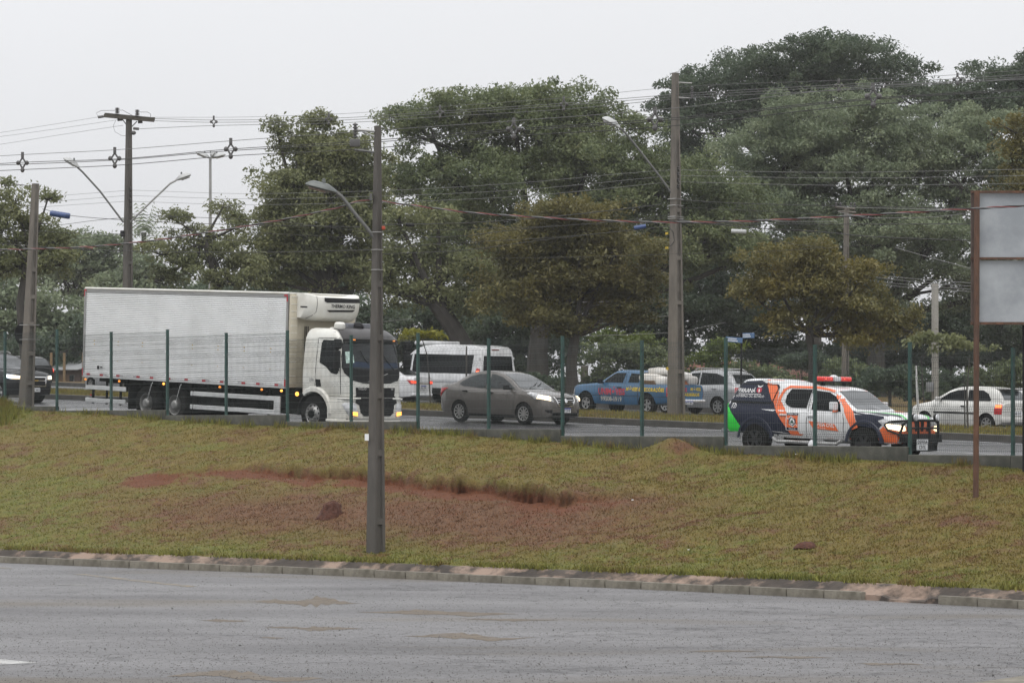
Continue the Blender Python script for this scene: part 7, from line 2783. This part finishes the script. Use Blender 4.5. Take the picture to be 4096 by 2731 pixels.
SA = [90, 459, 923, 1424, 2055, 2620, 3493, 4200]
mess = [(0, 624), (90, 619), (459, 600), (923, 564), (1424, 528), (2055, 484), (2620, 441), (3493, 347), (4096, 318)]
cond = [(0, 655), (90, 650), (459, 637), (923, 597), (1424, 567), (2055, 516), (2620, 478), (3493, 393), (4096, 357)]
lowc = [(0, 683), (90, 679), (459, 662), (923, 624), (1424, 598), (2055, 545), (2620, 510), (3493, 418), (4096, 387)]
rel_cable(sc_root, 'messenger_wire', mess, PP, .006, M_wiref)
rel_cable(sc_root, 'conductor', cond, PP, .0075, M_wire)
rel_cable(sc_root, 'conductor', [(x, y + 6 + 2 * math.sin(x * .01)) for x, y in cond], PP + .25, .0075, M_wire)
rel_cable(sc_root, 'conductor', lowc, PP + .12, .0075, M_wire)
for x in SA[:3] + SA[4:7]:
    q = onp(x, float(np.interp(x, [m_[0] for m_ in mess], [m_[1] for m_ in mess])), PP + .12)
    q2 = onp(x, float(np.interp(x, [m_[0] for m_ in lowc], [m_[1] for m_ in lowc])), PP + .12)
    spacer(sc_root, q - sc_root.location + Vector((0, 0, .06)), (q - q2).z + .1)

sb = empty('spacer_cable', onp(1700, 450, PM), 'thin high spacer cable running from the crossarm across the treetops', 'cable')
mess = [(600, 470), (855, 470), (1315, 458), (1760, 428), (2255, 392), (2768, 345), (3355, 322), (3830, 300), (4096, 282)]
cond = [(618, 475), (855, 481), (1315, 474), (1760, 446), (2255, 414), (2768, 374), (3355, 340), (3830, 316), (4096, 299)]
lowc = [(556, 516), (855, 503), (1315, 494), (1760, 468), (2255, 438), (2768, 392), (3355, 362), (3830, 333), (4096, 313)]
rel_cable(sb, 'messenger_wire', mess, PM, .006, M_wiref)
rel_cable(sb, 'conductor', cond, PM, .009, M_wiref)
rel_cable(sb, 'conductor', [(x, y + 9) for x, y in cond], PM + .25, .009, M_wiref)
rel_cable(sb, 'conductor', lowc, PM + .1, .009, M_wiref)
for x in (855, 1315, 1760, 2255, 3355, 3830):
    q = onp(x, float(np.interp(x, [m_[0] for m_ in mess], [m_[1] for m_ in mess])), PM + .12)
    q2 = onp(x, float(np.interp(x, [m_[0] for m_ in lowc], [m_[1] for m_ in lowc])), PM + .12)
    spacer(sb, q - sb.location + Vector((0, 0, .06)), (q - q2).z + .1)

G1 = 'bare wires leaving the crossarm to the left'
cable_set('thin bare wires from crossarm to left frame edge', [(q_, .008) for q_ in ([(0, 531), (200, 500), (392, 469)], [(0, 547), (220, 517), (470, 480)], [(0, 578), (240, 540), (492, 502)])], PM, M_wiref, G1)
G2 = 'low-voltage wires between the median poles'
cable_set('thin low-voltage wires left of the crossarm pole', [(q_, .008) for q_ in ([(225, 784), (380, 772), (503, 763)], [(225, 805), (380, 793), (503, 783)], [(100, 833), (300, 819), (503, 806)])], PM, M_wiref, 'low-voltage wires left of the crossarm pole')
cable_set('pale wires between crossarm pole and tall median pole', [(q_, .008) for q_ in ([(528, 761), (1000, 775), (1500, 764), (2000, 738), (2600, 686), (2690, 680)], [(528, 783), (1000, 796), (1550, 784), (2000, 765), (2690, 703)], [(528, 806), (1000, 819), (1500, 810), (2000, 791), (2690, 728)])], PM, M_wiregl, G2)
cable_set('pale wires leaving the tall median pole to the right', [(q_, .008) for q_ in ([(2716, 680), (3300, 690), (4096, 678)], [(2716, 703), (3400, 713), (4096, 703)], [(2716, 728), (3400, 742), (4096, 734)])], PM, M_wiregl, 'low-voltage wires right of the tall median pole')
# twisted red, grey and black service cable on the near poles
tw = empty('twisted_cable', onp(1484, 799, PP), 'twisted red and grey service cable sagging in front of everything', 'cable')
path = [(0, 999), (300, 990), (560, 968), (840, 928), (1110, 882), (1330, 836), (1484, 799), (1560, 810), (1700, 828), (1900, 852), (2150, 869), (2400, 882), (2650, 889), (2900, 887), (3250, 872), (3600, 852), (4096, 823)]
P = [onp(x, y, PP - .2) for x, y in smooth_path(ext(path), 40)]
for k, m_ in enumerate((M_wirer, M_wiregl, M_wire)):
    acc = 0.0
    pts = []
    for i, q in enumerate(P):
        if i:
            acc += (P[i] - P[i - 1]).length
        an = acc / 0.95 * 2 * math.pi + k * 2.094
        pts.append(q + V * math.cos(an) * .011 + Vector((0, 0, math.sin(an) * .011)) - tw.location)
    mb = MB()
    mb.tube(pts, .0085, m_, seg=5)
    mb.build('strand', tw, recalc=False)
G3 = 'dark telephone cables left of the near pole'
cable_set('dark telephone cables left of the near pole', (([(0, 974), (200, 990), (500, 1004), (1000, 1010), (1480, 1000)], .017), ([(170, 836), (280, 862), (500, 880), (840, 896), (1440, 908)], .014),
               ([(200, 905), (500, 872), (700, 868)], .012), ([(530, 857), (840, 872), (1020, 880), (1490, 930)], .012), ([(530, 905), (900, 925), (1490, 955)], .010),
               ([(300, 955), (500, 940), (900, 960), (1000, 962)], .012), ([(0, 915), (250, 930), (495, 936)], .011)), PM - 1.0, M_wire, G3)
G4 = 'dark cables between near pole and tall median pole'
cable_set('dark cables between near pole and tall median pole', (([(1520, 899), (1826, 893), (2163, 871), (2648, 818)], .018), ([(1525, 952), (1820, 946), (2061, 919), (2673, 873)], .014), ([(1525, 993), (1750, 976), (2214, 950), (2560, 918)], .012),
               ([(1525, 1016), (1800, 1005), (2214, 955), (2673, 905)], .014), ([(1525, 925), (1900, 916), (2300, 900), (2680, 860)], .010), ([(1830, 1035), (2200, 1030), (2670, 1018)], .008)), PM - 1.0, M_wire, G4)
G5 = 'dark telephone cables right of the tall median pole'
cable_set('dark telephone cables right of the tall median pole', (([(2716, 800), (2950, 813), (3365, 824), (3875, 834)], .014), ([(2716, 830), (3000, 842), (3300, 860)], .010), ([(2716, 893), (3300, 897), (4000, 895), (4096, 893)], .015),
               ([(2716, 880), (3000, 910), (3290, 928), (3480, 946), (3880, 962), (4096, 968)], .018), ([(2600, 1018), (2950, 1010), (3400, 985), (3500, 978)], .008), ([(2990, 943), (3160, 975), (3300, 990)], .008)), PM - 1.0, M_wire, G5)
G6 = 'pale service wires beside the billboard'
cable_set('pale service wires left of the billboard', [(q_, .013) for q_ in ([(3350, 828), (3500, 833), (3895, 838)], [(3352, 848), (3500, 873), (3700, 870), (3895, 850)], [(3440, 1090), (3600, 1110), (3895, 1133)], [(3440, 1100), (3600, 1121), (3895, 1146)], [(3430, 1115), (3600, 1136), (3895, 1158)],
            [(3420, 1126), (3600, 1146), (3895, 1168)], [(3580, 990), (3720, 1030), (3900, 1078)], [(3350, 828), (3200, 860), (3100, 885)], [(3352, 848), (3260, 872), (3180, 895)])], 88, M_wiregl, G6)
G7 = 'thin wires seen low between the trunks'
cable_set('faint pale wires seen low between the tree trunks', [(q_, .012) for q_ in ([(1060, 1190), (1400, 1180), (1560, 1165)], [(1850, 1195), (2100, 1212), (2680, 1200)], [(2200, 1310), (2450, 1290), (2680, 1262)], [(2300, 1345), (2680, 1330), (2900, 1290)], [(1500, 1290), (1650, 1275)], [(1840, 1235), (1930, 1245)])], 92, M_wiregl, G7)
# splice closures that hang on the cables
for (px, py, w, h, m_, lab) in ((240, 859, 80, 24, M_bluepl, 'blue splice closure hanging on the cable right of the leaning pole'), (2560, 909, 48, 18, M_bluepl, 'small blue splice closure just left of the tall median pole'),
                                (2955, 926, 60, 18, M_lampgrey, 'pale grey splice closure right of the tall median pole'), (1640, 900, 34, 14, M_plastic, 'dark splice closure right of the near pole'),
                                (355, 990, 36, 10, mat('tan_splice', (.20, .12, .08), .5), 'brown splice sleeve low between leaning pole and crossarm pole')):
    c0 = onp(px, py, PM - 1.1)
    sc = c0.y / F
    mb = MB()
    R = Matrix.Rotation(math.radians(9 if px < 1000 else -10 if px == 2560 else 2), 3, 'Y')
    mb.lathe([(.001, -w * sc / 2), (h * sc * .45, -w * sc / 2), (h * sc * .5, -w * sc * .40), (h * sc * .5, w * sc * .40), (h * sc * .45, w * sc / 2), (.001, w * sc / 2)], (0, 0, 0), m_, axis='x', seg=12)
    for k in range(6):
        x = (-.40 + k * .16) * w * sc
        mb.lathe([(h * sc * .5, x - .01), (h * sc * .54, x), (h * sc * .5, x + .01)], (0, 0, 0), m_, axis='x', seg=12)
    o = mb.build('splice_closure')
    o.matrix_world = Matrix.Translation(c0) @ R.to_4x4()
    tag(o, lab, 'cable box')
    if px == 2560:
        pass

# ---- rusty billboard frame
Yb = 57.4
b = bank_point(3737, 2008)
Yb = b.y
bb = empty('billboard', b, 'rusty billboard frame with blank grey panel at the right edge', 'billboard')
M_rust = mat('rusty_steel', (0.095, 0.043, 0.023), 0.75, var=0.35, scale=7, dirt=(0.055, 0.035, 0.026), dscale=2.2, damt=0.85, bump=0.4, bscale=25, stretch=(2, 2, .5))
M_rustd = mat('dark_rusty_steel', (0.062, 0.042, 0.034), 0.75, var=0.3, scale=6, dirt=(0.10, 0.075, 0.06), dscale=2, damt=0.6)
M_sheetm = mat('galvanised_panel', (0.245, 0.265, 0.285), 0.5, metal=0.25, var=0.10, scale=1.2, dirt=(0.40, 0.42, 0.44), dscale=0.8, damt=0.8, dlo=0.40, dhi=0.64)
top = at(3748 * 1.0 + 150, 765, Yb)
pt = at(3906, 766, Yb) - b
pt0 = Vector((at(3903, 2008, Yb).x - b.x, 0, 0))
b_shift = pt0
bb.location = b + b_shift
part_tube(bb, 'post', [Vector((0, 0, -.3)), Vector((0.01, 0, (1700 - 1300) * Yb / F)), Vector((.02, 0, pt.z))], .056, M_rust, seg=12)


def bp(px, py, dy=0.0):
    return at(px, py, Yb + dy) - bb.location


ang = math.radians(-1.5)
x0, x1, x2 = 3918, 4096, 4700
panL = bp(3890, 770, .30)
for (ya, yb_) in ((771, 1034), (1040, 1290)):
    a0, a1 = bp(3893, ya, .10), bp(3893, yb_, .10)
    mb = MB()
    mb.box(((a0.x + 7.0 * .5), a0.y + .02, (a0.z + a1.z) / 2), (7.0, .012, a0.z - a1.z - .02), M_sheetm)
    mb.build('panel', bb, smooth=False)
for y, m_, r in ((768, M_rust, .022), (1034, M_rust, .022), (1293, M_rust, .024)):
    q = bp(3888, y, .06)
    mb = MB()
    mb.box((q.x + 3.5, q.y, q.z), (7.05, .05, r * 2), m_)
    mb.build('frame_rail', bb, smooth=False)
q0, q1 = bp(3889, 768, .09), bp(3889, 1300, .09)
mb = MB()
mb.box((q0.x, q0.y, (q0.z + q1.z) / 2), (.05, .06, q0.z - q1.z), M_rustd)
mb.build('frame_rail', bb, smooth=False)
q0, q1 = bp(4128, 766, -.0), bp(4128, 1960, -.0)
for dx in (2.85, 5.7):
    part_tube(bb, 'post', [Vector((dx, 0.1, -2.0)), Vector((dx, .1, pt.z))], .056, M_rust, seg=12)
q = bp(4094, 1300, .4)
part_tube(bb, 'brace_post', [Vector((q.x, q.y, bp(4094, 1885, .4).z)), q], .022, M_plastic, seg=6)

# ---- street name plates
Ys = 92.0
b = onp(2963, 1668, 66.0)
Ys = b.y
st = empty('street_sign', b, 'pair of blue street name plates on a thin post above the rescue pickup tail', 'street sign')
part_tube(st, 'post', [Vector((0, 0, -.2)), at(2966, 1330, Ys) - b], .028, M_plastic, seg=8)
M_sblue = mat('sign_blue', (0.055, 0.115, 0.22), 0.4, var=0.1, dirt=(.16, .18, .2), damt=.3)


def print_on(parent, s, size, loc, rot, m, bold=0.0):
    cu = bpy.data.curves.new('print', 'FONT')
    cu.body = s
    cu.size = size
    cu.align_x = 'CENTER'
    cu.align_y = 'CENTER'
    cu.offset = bold
    cu.resolution_u = 2
    t = bpy.data.objects.new('print', cu)
    COL.objects.link(t)
    bpy.context.view_layer.update()
    me = bpy.data.meshes.new_from_object(t.evaluated_get(bpy.context.evaluated_depsgraph_get()))
    bpy.data.objects.remove(t)
    me.name = 'print'
    me.materials.clear()
    me.materials.append(m)
    o = bpy.data.objects.new('print', me)
    COL.objects.link(o)
    o.parent = parent
    o.location = loc
    o.rotation_euler = rot
    return o


for (x0_, x1_, yc, tl, tx1, tx2) in ((2902, 2970, 1359, 5.0, 'RUA SÃO MATEUS', 'ALTO DA GLÓRIA'), (2965, 3018, 1342, -1, 'AVENIDA', 'CENTRO CÍVICO')):
    c0 = at((x0_ + x1_) / 2, yc, Ys) - b
    w = (x1_ - x0_) * Ys / F
    mb = MB()
    mb.box((0, 0, 0), (w, .012, .155), M_sblue, bevel=.005, seg=1)
    pl_ = mb.build('name_plate', st, smooth=False)
    pl_.location = c0
    pl_.rotation_euler = (0, math.radians(tl), math.radians(-8))
    # the small lettering on these plates is a blur in the photograph: two pale lines of unreadable print
    for k, (l_, z_) in enumerate(((.55, .030), (.62, -.028))):
        mb = MB()
        n_ = 9
        for i in range(n_):
            mb.box((-w * .40 + w * l_ * (i + .5) / n_, -.0075, z_), (w * l_ / n_ * .62, .003, .030), M_wprint)
        pr = mb.build('print_line', pl_, smooth=False)
        pr['kind'] = 'stuff'

# ---- white plastic bag on the wall and litter on the bank
q = onp(3247, 1776, PF)
mb = MB()
mb.ell((0, 0, 0), (.085, .07, .10), mat('white_plastic_bag', (.55, .56, .58), .4, var=.1, bump=.5, bscale=12), seg=14, rings=10)
for v in mb.bm.verts:
    v.co.x *= 1 - .5 * max(0, v.co.z) / .1
    v.co += Vector((noise.noise(v.co * 18), noise.noise(v.co * 18 + Vector((5, 0, 0))), 0)) * .02
o = mb.build('plastic_bag', angle=80)
o.location = q
tag(o, 'white plastic bag caught at a fence post foot in front of the rescue pickup', 'plastic bag')
for (px, py, s_, lab) in ((2527, 2007, .028, 'small white scrap of paper on the ledge of the bank'), (2755, 2204, .018, 'tiny white scrap of paper low on the bank'), (3185, 1827, .04, 'pale pebble at the wall foot under the rescue pickup')):
    p_ = bank_point(px, py)
    mb = MB()
    mb.box((0, 0, .02), (s_ * 2, s_ * 1.3, s_ * .7), M_wprint, bevel=s_ * .25, R=Matrix.Rotation(RNG.uniform(0, 3), 3, 'Z'))
    o = mb.build('pebble' if 'pebble' in lab else 'paper_scrap')
    o.location = p_ + Vector((0, 0, .03))
    tag(o, lab, 'litter')
# termite mound and crumbly soil on the bank
M_mound = mat('mound_soil', (0.068, 0.026, 0.016), 0.95, var=0.3, scale=14, bump=1.0, bscale=22)
for (px, py, rx, rz, lab) in ((1318, 2066, .24, .34, 'reddish termite mound on the bank left of the near pole'), (3225, 2194, .17, .09, 'small dark clod of earth low on the bank at right')):
    p_ = bank_point(px, py)
    mb = MB()
    mb.ell((0, 0, 0), (rx, rx * .85, rz), M_mound, seg=44, rings=30)
    for v in mb.bm.verts:
        q_ = v.co.copy()
        w2 = 1 + .20 * noise.noise(q_ * 4 + Vector((rx * 9, 0, 0))) + .14 * noise.noise(q_ * 11) + .09 * noise.noise(q_ * 26) + .05 * noise.noise(q_ * 50)
        spread = 1 + .45 * max(0, -q_.z / rz + .25)
        v.co = Vector((q_.x * w2 * spread + .22 * q_.z, q_.y * w2 * spread, q_.z * w2))
    o = mb.build('termite_mound' if rz > .2 else 'earth_clod', angle=25)
    o.location = p_ + Vector((0, 0, .04))
    tag(o, lab, 'soil mound')

# ---- houses, walls and far fence
M_tile = mat('clay_roof_tile', (0.22, 0.095, 0.065), 0.8, var=0.3, scale=4, dirt=(.12, .07, .05), damt=.6)
M_plas = mat('pale_plaster', (0.17, 0.165, 0.155), 0.8, var=0.08, dirt=(.25, .24, .22), damt=.5)
M_salm = mat('salmon_plaster', (0.38, 0.16, 0.12), 0.8, var=0.1, dirt=(.25, .12, .1), damt=.5)
M_metalroof = mat('grey_metal_roof', (0.34, 0.35, 0.36), 0.5, var=.1)


def house(name, label, px, py, Y, w, d, h, rh, wall_m, roof_m, yaw, door_x=0.0, tiles=True):
    b = at(px, py, Y)
    root = empty(name, b, label, 'house')
    root.rotation_euler = (0, 0, yaw)
    mb = MB()
    mb.box((0, 0, h / 2 - .3), (w, d, h + .6), wall_m)
    mb.build('wall', root, smooth=False)
    for sgn in (-1, 1):
        mb = MB()
        L_ = math.hypot(d / 2 + .4, rh)
        n = max(6, int(w / .34)) if tiles else 2
        a = math.atan2(rh, d / 2 + .4)
        for k in range(n):
            x = -w / 2 - .3 + (w + .6) * (k + .5) / n
            R = Matrix.Rotation(-sgn * a, 3, 'X')
            c0 = Vector((x, sgn * (d / 4 + .2), h + rh / 2 - .02))
            if tiles:
                for q in range(7):
                    t = (q + .5) / 7 - .5
                    mb.box(c0 + R @ Vector((0, t * L_, .03 * (1 if k % 2 else 0) + .015 * (q % 2))), ((w + .6) / n * .96, L_ / 7 * 1.06, .05), roof_m, R=R)
            else:
                mb.box(c0, ((w + .6) / n, L_, .05), roof_m, R=R)
        o = mb.build('roof', root, smooth=False)
        o['kind'] = 'stuff'
    mb = MB()
    mb.prism([(-d / 2, h), (d / 2, h), (0, h + rh)], 'x', -w / 2, w / 2, wall_m)
    mb.build('gable', root, smooth=False)
    for x in (-w * .25, w * .25):
        mb = MB()
        mb.box((x, -d / 2 - .01, h * .55), (w * .16, .06, h * .36), M_plas)
        wi = mb.build('window', root, smooth=False)
        mb = MB()
        mb.box((x, -d / 2 - .045, h * .55), (w * .13, .03, h * .30), M_glass)
        mb.build('pane', wi, smooth=False)
    mb = MB()
    mb.box((door_x, -d / 2 - .02, h * .38), (.9, .07, h * .76), M_wood)
    mb.build('door', root, smooth=False)
    return root


house('tiled_house', 'low house with red clay tile roof behind the rescue pickup', 3130, 1622, 176, 11.0, 7.0, 1.45, 1.1, M_plas, M_tile, math.radians(-14))
house('salmon_house', 'salmon pink house glimpsed left of the truck box', 300, 1560, 178, 3.2, 4.0, 2.1, .9, M_salm, M_tile, math.radians(-20))
house('grey_shed', 'grey metal-roofed shed beside the salmon house', 345, 1556, 160, 2.3, 3.0, 1.0, .55, mat('shed_brown', (.11, .075, .065), .8, var=.15), M_metalroof, math.radians(-40), tiles=False)
bw_ = at(120, 1580, 172)
wl_ = empty('boundary_wall', bw_, 'grey boundary wall behind the black hatchback', 'wall')
mb = MB()
mb.box((0, 0, .8), (9.5, .2, 2.2), mat('boundary_grey', (.30, .30, .31), .8, var=.12, dirt=(.2, .2, .2), damt=.5), R=Matrix.Rotation(-.15, 3, 'Z'))
mb.build('panel', wl_, smooth=False)
for (px, lab, w) in ((2338, 'grey concrete gate pillar behind the brown saloon bonnet', .34), (2418, 'weathered plank leaf of a gate between saloon and blue pickup', 1.1)):
    b = at(px, 1600, 140)
    mb = MB()
    zt = (at(px, 1462 if w < .5 else 1480, 140) - b).z
    if w < .5:
        mb.box((0, 0, zt / 2), (w, .3, zt), M_pole, bevel=.02)
    else:
        for k in range(8):
            mb.box((-w / 2 + w * (k + .5) / 8, 0, zt / 2 - .1 + .08 * math.sin(k * 2.1)), (w / 8 * .9, .05, zt - .2), mat('plank_grey', (.13, .125, .11), .8, var=.3, scale=3))
    if w < .5:
        o = mb.build('gate_pillar', smooth=False)
        o.location = b
        tag(o, lab, 'pillar')
    else:
        g_ = empty('plank_gate', b, lab, 'gate')
        mb.bm.free()
        for k in range(8):
            mb = MB()
            mb.box((-w / 2 + w * (k + .5) / 8, 0, zt / 2 - .1 + .08 * math.sin(k * 2.1)), (w / 8 * .9, .05, zt - .2), mat('plank_grey', (.13, .125, .11), .8, var=.3, scale=3))
            mb.build('plank', g_, smooth=False)
for k, px in enumerate((205, 257, 333)):
    b = at(px, 1545, 158)
    mb = MB()
    mb.tube([(0, 0, -.3), (0, 0, (at(px, 1410, 158) - b).z)], .07, mat('timber_post', (.22, .15, .08), .8, var=.2), seg=7)
    o = mb.build('timber_post')
    o.location = b
    tag(o, ['thin timber post right behind the black hatchback tail', 'yellowish timber post between black hatchback and truck box', 'timber post touching the rear edge of the truck box'][k], 'post')

# ---- rainy air
hz = MB()
hz.box((0, 250, 9.5), (2900, 3000, 62.0), mat('haze_surface', (1, 1, 1)))
hazeo = hz.build('haze', smooth=False)
mh = bpy.data.materials.new('haze')
mh.use_nodes = True
mh.node_tree.nodes.clear()
ho = mh.node_tree.nodes.new('ShaderNodeOutputMaterial')
hv = mh.node_tree.nodes.new('ShaderNodeVolumePrincipled')
hv.inputs['Color'].default_value = (0.93, 0.94, 0.96, 1)
hv.inputs['Density'].default_value = HAZE
hv.inputs['Anisotropy'].default_value = 0.2
mh.node_tree.links.new(hv.outputs[0], ho.inputs['Volume'])
hazeo.data.materials.clear()
hazeo.data.materials.append(mh)
tag(hazeo, None, None, None, 'stuff')
